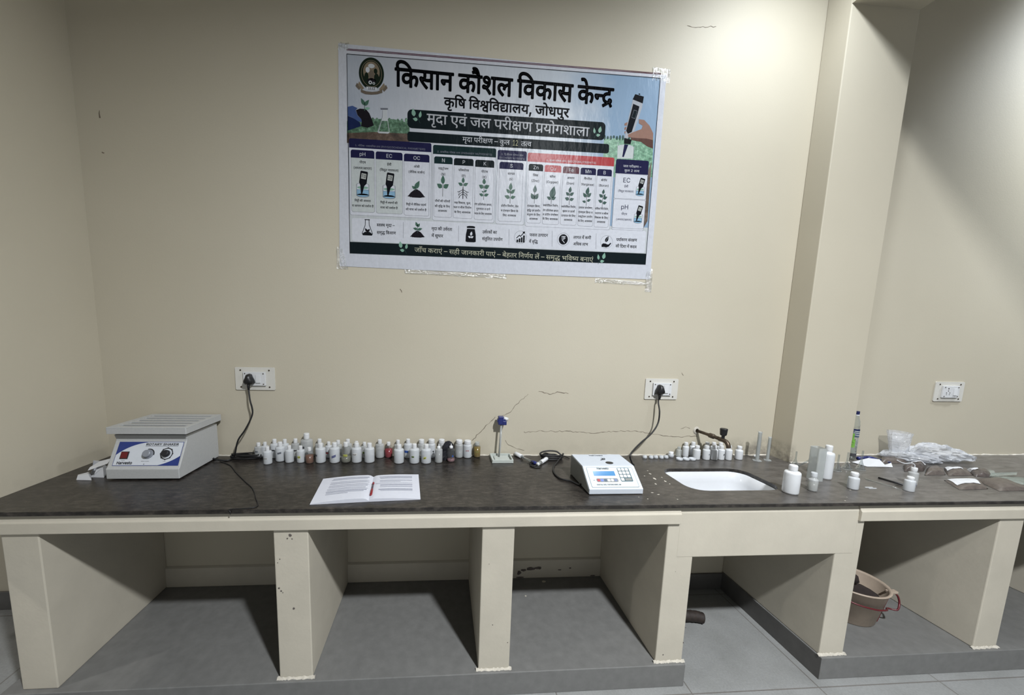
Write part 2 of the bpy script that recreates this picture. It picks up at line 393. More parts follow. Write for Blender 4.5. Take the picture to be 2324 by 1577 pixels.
# plastered back panels (raised band at the foot of each bay's back wall)
for a, b in [(-1.502, -0.65), (-0.5165, 0.177), (0.312, 0.972), (1.883, 2.558), (2.683, 3.42)]:
    mb = MB(M_base); mb.extrude([[(WY - .001, 0.1092), (WY - 0.014, 0.1092), (WY - 0.012, 0.218), (WY - .001, 0.226)]], a, b, 'x')
    if a == 0.312:
        mb.mat(M_peel); rnd = random.Random(5)
        for u, v, sx, sz in [(1188, 1294, .020, .009), (1205, 1291, .034, .013), (1222, 1289, .028, .011), (1178, 1300, .016, .016), (1270, 1293, .016, .004), (1294, 1289, .009, .005), (1180, 1310, .03, .005), (1345, 1306, .02, .004)]:
            c = at_y(u, v, WY - 0.0148); n = 12
            mb.poly([(c.x + sx * rnd.uniform(.6, 1) * math.cos(2 * PI * i / n), c.y, max(.111, c.z + sz * rnd.uniform(.6, 1) * math.sin(2 * PI * i / n))) for i in range(n)])
    mb.build('foot_band', base)
# raised plinths clad in grey tile
def plinth(x0, x1):
    mb = MB(M_plinth); mb.box(x0, x1, -0.599, WY - .0125, 0.0, 0.109)
    mb.mat(M_plinthd)
    if x0 > 1: mb.add([(x0 - .001, -0.598, 0), (x0 - .001, WY - .0125, 0), (x0 - .001, WY - .0125, .1075), (x0 - .001, -0.598, .1075)], [(0, 1, 2, 3)])
    return mb.build('plinth', base, 0.003)
plinth(-1.70, 1.103); plinth(1.757, 4.2)
# rough mortar where the piers meet the plinth
rnd = random.Random(11)
for a, b in PIERS[1:6]:
    mb = MB(M_mortar); mb.smooth = True
    n = 26; x0, x1 = a - .010, b + .010
    vs = []; fs = []
    for i in range(n + 1):
        x = x0 + (x1 - x0) * i / n; h = rnd.uniform(.004, .010); d = rnd.uniform(.004, .009)
        vs += [(x, PF - d - .001, .1092), (x, PF - .001, .109 + h), (x, PF + .004, .109 + h)]
        if i:
            q = 3 * i
            fs += [(q - 3, q, q + 1, q - 2), (q - 2, q + 1, q + 2, q - 1)]
    mb.add(vs, fs); mb.build('mortar_bead', base, fix=False)

# ------------------------------------------------------------------ granite worktop with the sink opening
top = thing('worktop', (0.5, -0.3, 0.843), 'long dark brown granite worktop with a cut-out for the sink', 'worktop')
outer = [(-1.90, -0.598), (4.2, -0.598), (4.2, WY - .001), (2.347, WY - .001), (2.347, -0.110), (1.976, -0.110), (1.976, WY - .001), (-1.90, WY - .001)]
hole = rrect(1.153, 1.608, -0.466, -0.190, 0.075, 7)
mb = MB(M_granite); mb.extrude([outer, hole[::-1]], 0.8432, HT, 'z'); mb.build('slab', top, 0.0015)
mb = MB(M_mortar); mb.smooth = True
rnd = random.Random(4)
def bead(x0, x1, y):
    vs = []; fs = []; n = int((x1 - x0) / .02)
    for i in range(n + 1):
        x = x0 + (x1 - x0) * i / n; h = rnd.uniform(.001, .008); d = rnd.uniform(.002, .010)
        vs += [(x, y - d, HT + .0002), (x, y - d * .4, HT + h * .8), (x, y - .0005, HT + h)]
        if i:
            q = 3 * i; fs += [(q - 3, q, q + 1, q - 2), (q - 2, q + 1, q + 2, q - 1)]
    mb.add(vs, fs)
bead(-1.73, 1.97, WY); bead(2.35, 4.1, WY); bead(1.98, 2.345, -.108)
mb.build('mortar_fillet', top, fix=False)
# dried white splashes left of the sink, and a joint in the stone
mb = MB(M_mortar); rnd = random.Random(8)
for u, v, s, e in [(1486, 1086, .010, 2), (1510, 1092, .009, 1.2), (1475, 1075, .007, 1.5), (1480, 1118, .012, .3), (1494, 1122, .010, .4), (1470, 1068, .005, 1), (1463, 1080, .005, 1), (1520, 1098, .006, 1), (1502, 1083, .004, 2), (1538, 1133, .004, 1), (1470, 1132, .004, 1), (1450, 1128, .003, 1), (1488, 1098, .006, 1.4), (1930, 1112, .006, .6), (1922, 1128, .006, .5), (1918, 1136, .004, 1)]:
    c = at_z(u, v, HT + .0004); n = 9
    mb.poly([(c.x + s * rnd.uniform(.4, 1) * math.cos(2 * PI * i / n), c.y + s * e * rnd.uniform(.4, 1) * math.sin(2 * PI * i / n), c.z) for i in range(n)])
mb.build('dried_splashes', top, fix=False)

# ------------------------------------------------------------------ sink
sink = thing('sink', (1.38, -0.33, 0.66), 'white ceramic sink basin set under the granite worktop', 'sink')
mb = MB(M_sink); mb.smooth = True
loops = []
for off, z, r in [(.030, .8425, .085), (.030, .830, .085), (.004, .830, .08), (.004, .8426, .08), (-.004, .838, .075), (-.014, .79, .07), (-.022, .70, .065), (-.04, .675, .06), (-.07, .668, .05)]:
    loops.append([(x, y, z) for x, y in rrect(1.153 - off, 1.608 + off, -.466 - off, -.190 + off, r, 7)])
k = len(loops[0]); vs = [p for l in loops for p in l]; fs = []
for j in range(len(loops) - 1):
    for i in range(k): fs.append((j * k + i, j * k + (i + 1) % k, (j + 1) * k + (i + 1) % k, (j + 1) * k + i))
fs.append(tuple((len(loops) - 1) * k + i for i in range(k)))
mb.add(vs, fs); mb.build('basin', sink)
mb = MB(M_steel); mb.lathe([(0, .670), (.03, .670), (.034, .6685)], 20, (1.38, -.33, 0)); mb.build('drain', sink)

# ------------------------------------------------------------------ tap
tap = thing('tap', (1.50, WY, 1.0), 'old tarnished brass wall tap over the sink', 'tap')
mb = MB(M_brass); mb.smooth = True
a = Vector((1.500, WY - .001, 1.010)); d = Vector((1.541, -.135, 1.000)) - a
pts = [a + d * t for t in (0, .45, .5, .52, .68, .70, .74, 1.0)]
mb.tube(pts, .0085, 12, taper=[1, 1, 1.25, 1.6, 1.6, 1.2, 1.15, 1.2]); mb.build('pipe', tap)
mb = MB(M_brass); mb.smooth = True
c = a + d
mb.tube(curve([c + Vector((-.006, .02, 0)), c, c + Vector((.004, -.022, -.006)), c + Vector((.006, -.034, -.020)), c + Vector((.007, -.037, -.034))], 6), .0115, 12); mb.build('spout', tap)
mb = MB(M_black); 
prof = []
mb.lathe([(0.008, .006), (.008, .024), (.0145, .026), (.0165, .032), (.0190, .060), (.0175, .0635), (0, .064)], 12, c); kn = mb.build('knob', tap, 0.0008)
mb = MB(M_mortar); mb.smooth = True; mb.lathe([(.020, 0), (.017, .004), (.010, .006)], 14); mb.v = [(a.x + x, a.y - z, a.z + y * 1.2) for x, y, z in mb.v]; mb.build('wall_flange', tap)

# ------------------------------------------------------------------ lettering: outlines of the characters, packed as quadratic contours
GLYPHS = {
0:[[88,1,88,1457,337,1457,422,1456,532,1338,585,1136,585,1007,585,876,532,676,422,564,337,565,140,565,140,731,333,731,391,730,460,796,493,920,493,1007,493,1092,460,1220,390,1292,332,1293,181,1293,181,1],[506,1,330,657,435,657,613,1]],
1:[[383,-19,290,-20,144,162,60,496,60,727,60,958,144,1292,290,1474,383,1475,476,1474,622,1292,705,958,705,727,705,496,622,162,476,-20],[383,153,448,152,553,284,615,542,615,727,615,914,553,1170,448,1302,383,1303,317,1302,212,1170,150,914,150,727,150,542,212,286,317,152]],
2:[[48,1293,48,1457,598,1457,598,1293,370,1293,370,1,277,1,277,1293]],
3:[[25,1,290,1457,397,1457,665,1,567,1,413,865,398,944,361,1182,334,1369,352,1369,325,1180,287,938,274,865,124,1],[158,407,158,569,532,569,532,407]],
4:[[293,1,293,597,25,1457,133,1457,277,987,301,906,339,762,359,655,322,655,342,764,380,910,403,987,546,1457,653,1457,386,597,386,1]],
5:[[321,-25,242,-26,126,76,61,258,57,381,152,381,156,298,204,192,278,140,321,141,370,140,449,206,495,322,495,401,495,470,455,558,390,614,351,637,263,687,175,736,77,920,77,1067,77,1188,144,1374,257,1474,327,1475,399,1474,509,1374,573,1198,575,1089,484,1089,478,1194,389,1310,324,1311,277,1310,207,1250,167,1142,167,1075,167,998,215,906,280,854,306,839,379,799,408,784,479,728,543,638,585,498,585,397,585,278,523,86,405,-26]],
6:[[88,1,88,1457,181,1457,181,827,562,827,562,1457,655,1457,655,1,562,1,562,663,181,663,181,1]],
7:[[151,417,151,615,176,682,226,808,277,926,305,987,522,1457,644,1457,333,791,328,791],[88,1,88,1457,181,1457,181,959,179,645,181,553,181,1],[534,1,271,741,329,885,644,1]],
8:[[88,1,88,1457,531,1457,531,1293,181,1293,181,817,507,817,507,653,181,653,181,165,536,165,536,1]],
9:[[230,-25,178,-26,94,52,44,204,44,311,44,404,81,522,143,588,218,622,256,633,305,644,367,658,396,692,396,733,396,739,396,806,371,900,320,952,282,953,243,952,188,902,153,830,144,793,60,847,81,946,152,1058,238,1106,280,1107,307,1106,377,1080,442,1000,484,848,484,721,484,1,398,1,398,149,392,149,383,110,342,30,276,-26],[245,131,294,130,361,206,396,328,396,395,396,547,391,534,355,512,309,498,265,486,252,485,221,476,166,438,132,364,132,303,132,246,162,168,212,130]],
10:[[77,1,77,1093,162,1093,162,925,168,925,183,1006,261,1108,310,1109,319,1108,346,1106,354,1105,354,929,350,930,319,938,301,939,262,938,200,872,165,758,165,685,165,1]],
11:[[235,1,26,1093,123,1093,239,445,257,344,283,144,297,51,265,51,279,144,305,344,323,445,439,1093,536,1093,327,1]],
12:[[307,-23,228,-24,113,118,51,370,51,539,51,706,111,960,222,1106,296,1107,340,1106,424,1048,493,920,534,710,534,561,534,487,110,487,110,635,487,635,446,581,446,688,412,854,346,950,296,951,247,950,177,852,140,698,140,609,140,511,140,388,182,220,257,132,307,133,339,132,392,170,430,246,440,301,525,255,513,172,452,46,363,-24]],
13:[[263,-23,207,-24,119,42,62,170,53,265,136,305,148,214,213,130,262,131,319,130,387,228,387,297,387,352,347,428,307,447,216,491,142,524,69,672,69,789,69,880,122,1024,213,1106,271,1107,328,1106,406,1038,456,920,468,843,388,803,377,860,325,956,272,957,223,956,158,866,158,799,158,738,202,664,250,643,333,603,407,568,478,420,478,309,478,212,424,62,327,-24]],
14:[[292,1093,292,943,10,943,10,1093],[92,1353,180,1353,180,285,180,210,209,142,244,143,252,142,278,150,289,155,307,7,293,-4,259,-14,242,-13,171,-14,92,136,92,271]],
15:[[299,-23,225,-24,113,118,51,372,51,541,51,710,113,964,225,1106,299,1107,374,1106,486,964,549,710,549,541,549,372,486,118,374,-24],[299,135,354,134,426,248,460,432,460,541,460,648,426,834,354,948,299,949,245,948,174,834,140,648,140,541,140,432,174,248,245,134]],
16:[[88,1,88,1457,337,1457,422,1456,532,1332,585,1122,585,993,585,862,532,652,422,526,337,527,161,527,161,691,333,691,391,690,461,768,493,906,493,993,493,1078,461,1214,390,1292,332,1293,181,1293,181,1]],
17:[[224,1,25,1457,120,1457,235,563,245,492,261,344,277,192,284,113,272,113,280,192,295,344,313,492,322,563,440,1457,545,1457,662,563,672,492,689,344,706,192,713,113,700,113,708,192,723,344,741,492,750,563,864,1457,960,1457,761,1,653,1,528,923,516,1012,493,1224,482,1363,502,1363,491,1232,471,1026,457,923,332,1]],
18:[[315,1,139,1,139,165,309,165,398,164,515,300,572,554,572,731,572,906,515,1156,402,1292,318,1293,135,1293,135,1457,324,1457,431,1456,582,1282,662,956,662,731,662,502,581,176,426,0],[181,1457,181,1,88,1,88,1457]],
19:[[382,-19,289,-20,143,162,60,496,60,727,60,958,143,1292,289,1474,382,1475,438,1474,536,1410,614,1286,666,1110,676,999,583,999,575,1072,538,1186,483,1264,418,1302,382,1303,317,1302,211,1170,150,914,150,727,150,542,212,284,317,152,382,153,418,152,483,192,538,270,575,384,583,459,676,459,667,346,614,170,536,46,438,-20]],
20:[[88,1,88,1457,197,1457,493,525,505,488,538,376,577,232,595,153,582,153,578,236,574,388,573,518,573,563,573,1457,666,1457,666,1,555,1,292,829,273,886,237,1008,190,1174,155,1299,172,1299,175,1190,179,1006,181,870,181,831,181,1]],
21:[[88,1,88,1457,181,1457,181,165,518,165,518,1]],
22:[[45,1,45,165,174,165,174,1293,45,1293,45,1457,396,1457,396,1293,267,1293,267,165,396,165,396,1]],
23:[[88,1,88,1457,220,1457,399,539,405,504,421,408,439,294,456,182,462,135,442,135,449,180,465,290,483,404,500,504,506,539,683,1457,815,1457,815,1,724,1,724,833,724,876,725,992,726,1118,728,1250,728,1311,736,1311,726,1244,703,1104,681,974,661,866,654,833,492,1,411,1,246,833,239,866,221,970,199,1098,175,1240,163,1311,172,1311,173,1256,174,1128,175,1000,176,878,176,833,176,1]],
24:[[385,-19,288,-20,142,162,60,498,60,727,60,958,142,1292,286,1474,379,1475,437,1474,537,1406,616,1280,668,1104,678,1001,583,1001,571,1070,534,1180,483,1260,418,1302,380,1303,316,1302,211,1170,150,914,150,727,150,542,212,286,318,152,385,153,447,152,541,256,593,450,593,581,621,571,404,571,404,733,684,733,684,573,684,392,606,126,472,-20]],
25:[[88,1,88,1457,346,1457,422,1456,521,1350,569,1176,569,1071,569,976,536,854,482,782,450,765,450,751,484,746,552,660,598,502,598,389,598,278,547,102,440,0,354,1],[181,165,352,165,437,164,508,294,508,391,508,462,471,586,403,660,356,661,181,661],[181,817,341,817,380,816,443,878,480,990,480,1067,480,1160,415,1292,344,1293,181,1293]],
26:[[89,1103,0,1103,0,1245,80,1245,68,1288,53,1388,53,1449,53,1604,169,1792,266,1793,407,1792,625,1486,704,1231,620,1231,467,1648,283,1649,213,1648,134,1530,134,1429,134,1368,153,1278,165,1245,273,1245,273,1103,170,1103,170,1,89,1]],
27:[[777,1103,452,1103,452,699,500,798,569,799,634,798,716,632,716,479,716,386,686,178,651,79,579,161,604,224,636,392,636,475,636,568,597,660,562,661,508,660,452,517,452,1,371,1,371,349,347,308,276,236,226,237,179,236,96,312,46,466,46,581,46,740,156,928,244,929,267,928,324,914,339,909,333,763,317,770,268,782,249,783,191,782,127,678,127,585,127,478,188,376,228,377,272,376,341,460,371,521,371,1103,0,1103,0,1245,777,1245]],
28:[[587,1103,587,1,506,1,506,533,477,514,419,502,380,503,338,502,245,532,212,555,192,528,167,507,208,402,319,182,380,85,326,-23,270,74,171,274,95,450,73,513,51,574,40,646,40,681,40,718,70,786,104,787,129,786,166,740,181,701,202,738,217,856,217,917,217,976,208,1072,201,1103,0,1103,0,1245,691,1245,691,1103],[369,645,408,644,472,660,506,679,506,1103,281,1103,288,1068,298,976,298,917,298,832,279,708,262,667,314,644]],
29:[[170,1103,170,1,89,1,89,1103,0,1103,0,1245,273,1245,273,1103]],
30:[[0,1245,569,1245,569,1103,466,1103,466,1,385,1,385,597,204,597,204,489,204,432,176,376,153,377,129,376,75,460,37,580,37,637,37,682,64,738,98,739,385,739,385,1103,0,1103]],
31:[[170,1103,170,1,89,1,89,1103,0,1103,0,1245,273,1245,273,1103],[80,1231,53,1310,8,1384,-35,1406,-61,1407,-81,1406,-123,1382,-143,1365,-169,1503,-146,1522,-96,1546,-67,1547,-22,1546,48,1460,72,1385,76,1389,56,1492,18,1606,-26,1654,-57,1655,-81,1654,-113,1638,-127,1627,-150,1765,-111,1792,-59,1793,-5,1792,74,1690,137,1444,165,1231]],
32:[[122,379,87,378,40,448,40,511,40,568,76,628,104,629,122,628,161,598,191,553,241,584,305,756,305,887,305,998,246,1132,199,1133,168,1132,138,1078,138,1033,138,1002,157,932,214,884,270,881,253,741,159,752,66,918,66,1035,66,1136,137,1264,204,1265,251,1264,333,1178,384,1008,384,881,384,742,315,508,254,443,299,364,383,174,414,87,350,-1,299,142,216,328,179,389,152,378],[591,1103,591,1,510,1,510,1103,421,1103,421,1245,695,1245,695,1103]],
33:[[0,1103,0,1245,693,1245,693,1103,589,1103,589,1,508,1,508,711,502,712,494,713,470,712,420,664,374,538,356,417,279,465,291,556,311,627,287,662,239,706,209,707,169,706,126,614,126,543,126,466,169,328,251,178,309,81,255,-23,197,76,101,258,45,444,45,551,45,656,94,790,168,852,204,853,248,852,321,794,354,741,412,852,499,853,504,852,508,853,508,1103]],
34:[[571,1103,467,1103,467,1,387,1,387,331,361,294,286,236,233,237,179,236,95,320,46,470,46,573,46,744,161,928,255,929,268,928,307,922,344,914,354,909,349,763,330,770,282,782,259,783,197,782,127,674,127,575,127,472,190,376,235,377,287,376,362,466,387,521,387,1103,0,1103,0,1245,571,1245]],
35:[[-169,1231,-190,1388,-231,1570,-281,1646,-315,1647,-337,1646,-371,1628,-385,1619,-409,1765,-370,1792,-318,1793,-264,1792,-185,1690,-122,1444,-94,1231]],
36:[[0,1245,373,1245,373,1103,0,1103],[204,597,204,489,204,432,176,376,153,377,129,376,75,460,37,580,37,637,37,682,64,738,98,739,385,739,385,597]],
37:[[42,9,213,163,169,180,93,270,46,426,46,545,46,632,77,758,102,803,135,860,231,912,290,913,295,913,295,1103,0,1103,0,1245,534,1245,534,1103,376,1103,376,771,327,771,269,770,198,742,173,711,151,680,126,588,126,525,126,418,205,280,287,281,293,280,305,280,312,283,306,322,306,353,306,422,348,480,373,481,416,480,461,382,461,325,461,260,432,190,410,173,422,124,455,22,480,-47,413,-115,392,-48,354,92,342,147,82,-131]],
38:[[27,-465,2,-492,-65,-536,-106,-535,-181,-536,-266,-378,-266,-251,-266,-140,-177,26,-89,37,-82,-95,-140,-110,-192,-198,-192,-263,-192,-332,-142,-394,-111,-393,-79,-394,-32,-364,2,-327]],
39:[[593,1245,593,1103,489,1103,489,1,408,1,408,383,378,348,304,292,254,293,214,292,149,346,128,389,103,442,79,588,79,717,79,1103,0,1103,0,1245],[408,1103,205,1103,408,575],[189,481,212,434,262,435,288,434,338,466,360,491,159,1015,159,739,159,656,165,560,178,502]],
40:[[607,1103,607,-273,526,-273,526,-121,502,-150,436,-190,395,-189,346,-190,269,-112,225,28,225,123,225,266,324,428,405,429,423,428,480,418,494,409,488,271,472,278,433,292,414,293,363,292,305,202,305,115,305,28,363,-52,407,-51,444,-52,504,4,526,43,526,497,456,506,312,580,257,629,214,572,123,458,76,405,28,541,69,580,146,666,183,709,130,784,89,928,89,1007,89,1112,174,1264,247,1265,313,1264,399,1118,399,1001,399,914,354,776,319,723,402,658,526,643,526,1103,462,1103,462,1245,710,1245,710,1103],[248,787,281,830,318,938,318,1001,318,1068,278,1132,244,1133,215,1132,168,1064,168,995,168,946,202,838]],
41:[[264,-21,179,-22,77,138,77,273,77,380,108,461,80,504,42,624,42,705,42,760,62,840,79,867,102,902,160,930,202,931,270,931,270,1103,0,1103,0,1245,699,1245,699,1103,595,1103,595,-23,514,-23,514,203,491,154,422,50,327,-22],[514,1103,351,1103,351,789,203,789,172,788,146,776,137,763,122,738,122,695,122,650,146,580,166,555,214,600,277,601,290,600,328,594,363,586,373,581,367,437,349,442,305,454,282,455,220,454,158,364,158,283,158,198,217,118,265,119,344,118,462,286,514,423]],
42:[[595,1245,595,1103,491,1103,491,1,410,1,410,359,382,322,304,264,253,265,163,264,52,506,38,707,100,732,160,826,160,915,160,970,137,1066,123,1103,0,1103,0,1245],[129,603,149,504,210,406,259,407,309,406,383,490,410,549,410,1103,211,1103,240,998,240,891,240,674]],
43:[[53,-349,96,205,196,205,120,-349]],
44:[[653,1103,653,1,572,1,572,741,435,741,394,740,378,747,414,686,458,526,458,437,458,344,417,220,350,160,310,161,257,160,161,282,73,564,31,803,102,853,148,584,248,306,306,307,338,306,379,374,379,455,379,542,318,698,273,755,302,883,572,883,572,1103,0,1103,0,1245,757,1245,757,1103]],
45:[[170,1103,170,1,89,1,89,1103,0,1103,0,1245,273,1245,273,1103],[90,1231,69,1388,28,1570,-22,1646,-56,1647,-78,1646,-112,1628,-126,1619,-150,1765,-111,1792,-59,1793,-5,1792,74,1690,137,1444,165,1231]],
46:[[630,1103,526,1103,526,1,445,1,445,301,414,260,341,206,283,207,206,206,111,368,111,503,111,556,129,656,148,697,101,732,42,874,42,987,42,1106,124,1264,187,1265,240,1264,311,1152,311,1063,311,968,271,887,210,965,221,984,230,1030,230,1053,230,1082,210,1136,184,1137,156,1136,116,1048,116,979,116,914,147,836,196,800,223,795,253,810,288,811,299,810,326,806,333,805,326,665,320,666,303,666,298,667,248,666,191,584,191,509,191,426,248,346,292,347,345,346,419,432,445,491,445,1103,383,1103,383,1245,630,1245]],
47:[[479,1103,479,1,398,1,398,383,369,344,301,292,254,293,214,292,149,346,128,389,103,442,79,588,79,717,79,1103,0,1103,0,1245,583,1245,583,1103],[398,1103,160,1103,160,739,160,656,166,560,179,502,190,481,213,434,263,435,303,434,373,510,398,561]],
48:[[-248,-23,-194,22,-136,23,-61,22,22,-132,22,-257,22,-380,-71,-536,-157,-535,-254,-536,-395,-352,-455,-199,-394,-113,-355,-210,-285,-334,-206,-392,-157,-391,-51,-392,-51,-243,-51,-178,-100,-114,-131,-113,-158,-114,-201,-136,-222,-157]],
49:[[395,85,341,-23,282,74,178,274,98,450,75,513,53,574,40,646,40,681,40,718,70,786,104,787,129,786,166,740,181,699,220,738,256,858,256,937,256,982,246,1072,239,1103,0,1103,0,1245,424,1245,424,1103,320,1103,336,1032,336,917,336,806,292,654,216,548,167,509,212,404,331,182]],
50:[[110,1,110,157,560,157,560,1],[396,1457,396,1,305,1,305,1285,300,1285,124,1023,124,1223,282,1457]],
51:[[92,1,92,135,334,659,375,746,428,878,456,1000,456,1067,456,1142,419,1254,358,1314,319,1315,277,1314,216,1246,183,1124,183,1043,94,1043,94,1170,154,1366,256,1474,321,1475,386,1474,486,1366,543,1182,543,1069,543,990,515,840,444,650,379,515,220,175,220,165,556,165,556,1]],
52:[[509,1103,509,1,428,1,428,501,207,501,207,427,207,360,178,302,159,303,140,302,98,352,62,430,39,518,39,557,39,592,66,642,100,643,126,643,126,1103,0,1103,0,1245,612,1245,612,1103],[428,1103,207,1103,207,643,428,643]],
53:[[413,-115,392,-48,354,92,342,147,330,142,302,136,287,137,245,136,160,178,89,272,46,430,46,545,46,632,77,758,102,803,135,860,231,912,290,913,295,913,295,1103,0,1103,0,1245,534,1245,534,1103,376,1103,376,771,327,771,269,770,198,742,173,711,151,680,126,588,126,525,126,418,205,280,287,281,293,280,305,280,312,283,306,322,306,353,306,422,348,480,373,481,416,480,461,382,461,325,461,260,432,190,410,173,422,124,455,22,480,-47]],
54:[[568,1103,474,1103,474,761,474,658,459,538,441,493,404,396,323,385,307,533,329,540,360,562,370,585,382,608,393,678,393,761,393,1103,160,1103,160,707,160,614,166,498,186,422,226,360,260,321,370,197,433,124,486,-6,486,-105,486,-186,453,-328,439,-367,367,-283,380,-244,403,-154,403,-109,403,-72,387,-14,339,56,290,113,203,213,164,258,109,356,95,425,79,496,79,633,79,1103,0,1103,0,1245,568,1245]],
55:[[-185,1545,-185,1592,-152,1660,-130,1661,-107,1660,-75,1592,-75,1545,-75,1496,-107,1428,-130,1429,-152,1428,-185,1496]],
56:[[-185,1231,-202,1300,-220,1428,-220,1497,-220,1626,-136,1792,-61,1793,-1,1792,79,1678,137,1436,163,1245,273,1245,273,1103,170,1103,170,1,89,1,89,1103,0,1103,0,1245,87,1245,59,1452,-2,1650,-57,1651,-97,1650,-139,1552,-139,1467,-139,1398,-119,1288,-105,1231]],
57:[[623,1103,623,1,542,1,542,651,511,620,440,586,390,587,340,586,257,626,225,653,178,594,128,488,128,417,128,376,148,294,200,240,247,241,258,240,269,243,263,278,263,315,263,378,303,432,328,433,369,432,413,328,413,273,413,216,388,152,365,133,383,86,421,4,448,-47,390,-129,363,-68,314,54,298,107,286,102,258,100,245,101,186,100,96,182,46,324,46,411,46,520,115,666,164,723,120,780,74,922,74,1015,74,1120,155,1264,231,1265,293,1264,382,1148,382,1031,382,934,336,802,295,747,314,736,357,728,379,729,425,728,504,770,542,823,542,1103,453,1103,453,1245,727,1245,727,1103],[153,1005,153,938,195,832,228,799,303,896,303,1013,303,1060,269,1132,229,1133,195,1132,153,1064]],
58:[[634,1103,634,1,553,1,553,1103,420,1103,420,643,420,558,403,442,385,397,364,346,298,292,251,293,158,292,114,411,97,456,79,596,79,705,79,1103,0,1103,0,1245,737,1245,737,1103],[249,435,301,434,321,499,332,532,339,620,339,707,339,1103,160,1103,160,707,160,628,168,536,178,503,189,470,222,434]],
59:[[45,107,214,307,160,324,128,389,103,442,79,588,79,717,79,1103,0,1103,0,1245,583,1245,583,1103,479,1103,479,1,398,1,398,387,92,-25],[398,1103,160,1103,160,739,160,656,166,560,179,502,190,481,213,434,262,435,301,434,373,510,398,561]],
60:[[208,1103,208,469,208,416,183,356,160,357,134,356,79,440,41,560,41,617,41,662,68,718,102,719,127,719,127,1103,0,1103,0,1245,578,1245,578,1103,474,1103,474,1,393,1,393,1103]],
61:[[500,703,500,541,0,541,0,703]],
62:[[481,1103,481,1,400,1,400,657,291,657,230,656,169,632,150,599,126,560,126,475,126,376,200,194,271,81,217,-23,171,56,92,216,45,388,45,485,45,554,72,666,93,703,122,752,204,798,272,799,400,799,400,1103,0,1103,0,1245,584,1245,584,1103]],
63:[[0,1245,363,1245,363,1103,0,1103],[45,485,45,554,72,666,93,703,122,752,204,798,272,799,380,799,380,657,291,657,230,656,169,632,150,599,126,560,126,475,126,376,200,194,271,81,217,-23,171,56,92,216,45,388]],
64:[[77,-407,77,1093,162,1093,162,917,172,917,181,946,214,1036,277,1106,330,1107,398,1106,502,968,562,716,562,543,562,370,503,116,399,-24,331,-23,279,-24,215,48,181,138,172,169,165,169,165,-407],[317,135,369,134,438,244,472,430,472,545,472,658,438,840,369,948,317,949,267,948,199,846,164,666,164,545,164,424,199,238,268,134]],
65:[[63,1,63,131,389,1099,411,1164,460,1296,485,1361,496,1301,451,1294,360,1292,315,1293,60,1293,60,1457,565,1457,565,1323,245,371,222,300,169,162,144,95,133,157,178,162,268,164,312,165,569,165,569,1]],
66:[[165,655,165,1,77,1,77,1093,162,1093,162,829,150,829,175,978,267,1106,329,1107,384,1106,467,1014,514,832,514,695,514,1,426,1,426,679,426,804,360,948,303,949,264,948,201,878,165,748]],
67:[[262,-13,207,-14,124,78,77,260,77,399,77,1093,165,1093,165,415,165,288,231,144,289,145,328,144,390,212,426,344,426,439,426,1093,514,1093,514,1,429,1,429,265,441,265,416,112,322,-14]],
68:[[88,1,88,1457,528,1457,528,1293,181,1293,181,793,495,793,495,629,181,629,181,1]],
69:[[271,445,242,444,184,416,161,395,114,450,50,602,50,705,50,760,70,840,87,867,110,900,172,930,221,931,314,931,314,1103,0,1103,0,1245,505,1245,505,1103,395,1103,395,789,211,789,180,788,154,776,145,763,130,738,130,695,130,646,158,580,174,555,220,588,275,589,349,588,447,438,447,309,447,178,364,28,289,9,318,-16,381,-60,415,-79,382,-219,325,-168,221,-54,176,3,117,8,48,66,48,131,48,174,75,232,101,233,121,232,164,190,194,141,208,136,219,137,289,136,366,218,366,307,366,372,317,444],[293,1231,272,1300,243,1452,243,1525,243,1658,332,1792,398,1793,430,1792,484,1766,504,1745,482,1613,465,1630,427,1654,405,1655,365,1654,323,1564,323,1495,323,1428,350,1302,375,1231]],
70:[[125,593,125,752,157,1100,214,1424,250,1545,336,1545,298,1390,243,1058,214,736,214,593,214,462,240,198,294,-98,336,-271,250,-271,188,-60,125,378]],
71:[[649,1103,545,1103,545,1,465,1,465,331,439,296,367,236,317,237,240,236,141,408,141,551,141,608,166,710,185,743,38,739,38,883,331,883,349,882,385,880,389,881,382,741,350,741,292,740,221,642,221,549,221,462,279,376,317,377,367,376,438,462,465,521,465,1103,0,1103,0,1245,649,1245]],
72:[[55,-271,98,-94,152,204,177,468,177,593,177,736,147,1058,93,1390,55,1545,140,1545,177,1424,234,1100,266,750,266,593,266,376,201,-64,140,-271]],
73:[[324,-19,243,-20,129,156,69,490,69,727,69,962,130,1296,244,1474,324,1475,405,1474,519,1296,579,962,579,727,579,490,520,156,406,-20],[324,143,377,142,452,280,490,542,490,727,490,914,452,1174,377,1314,324,1315,271,1314,197,1174,158,914,158,727,158,542,197,280,271,142]],
74:[[136,-11,109,-12,70,64,70,121,70,174,109,250,136,251,164,250,202,174,202,121,202,64,164,-12]],
75:[[324,-19,250,-20,137,84,74,268,74,387,74,478,111,636,176,742,216,757,216,765,163,792,101,972,101,1089,101,1200,158,1374,259,1474,324,1475,388,1474,488,1374,546,1200,546,1089,546,972,483,792,432,765,432,757,471,742,536,636,574,478,574,387,574,268,510,84,397,-20],[324,143,372,142,442,206,481,320,481,397,481,478,440,602,369,672,324,673,278,672,207,602,166,478,166,397,166,320,204,206,275,142],[324,829,362,828,422,890,457,1000,457,1075,457,1148,423,1254,363,1314,324,1315,284,1314,224,1254,190,1148,190,1075,190,1000,224,890,285,828]],
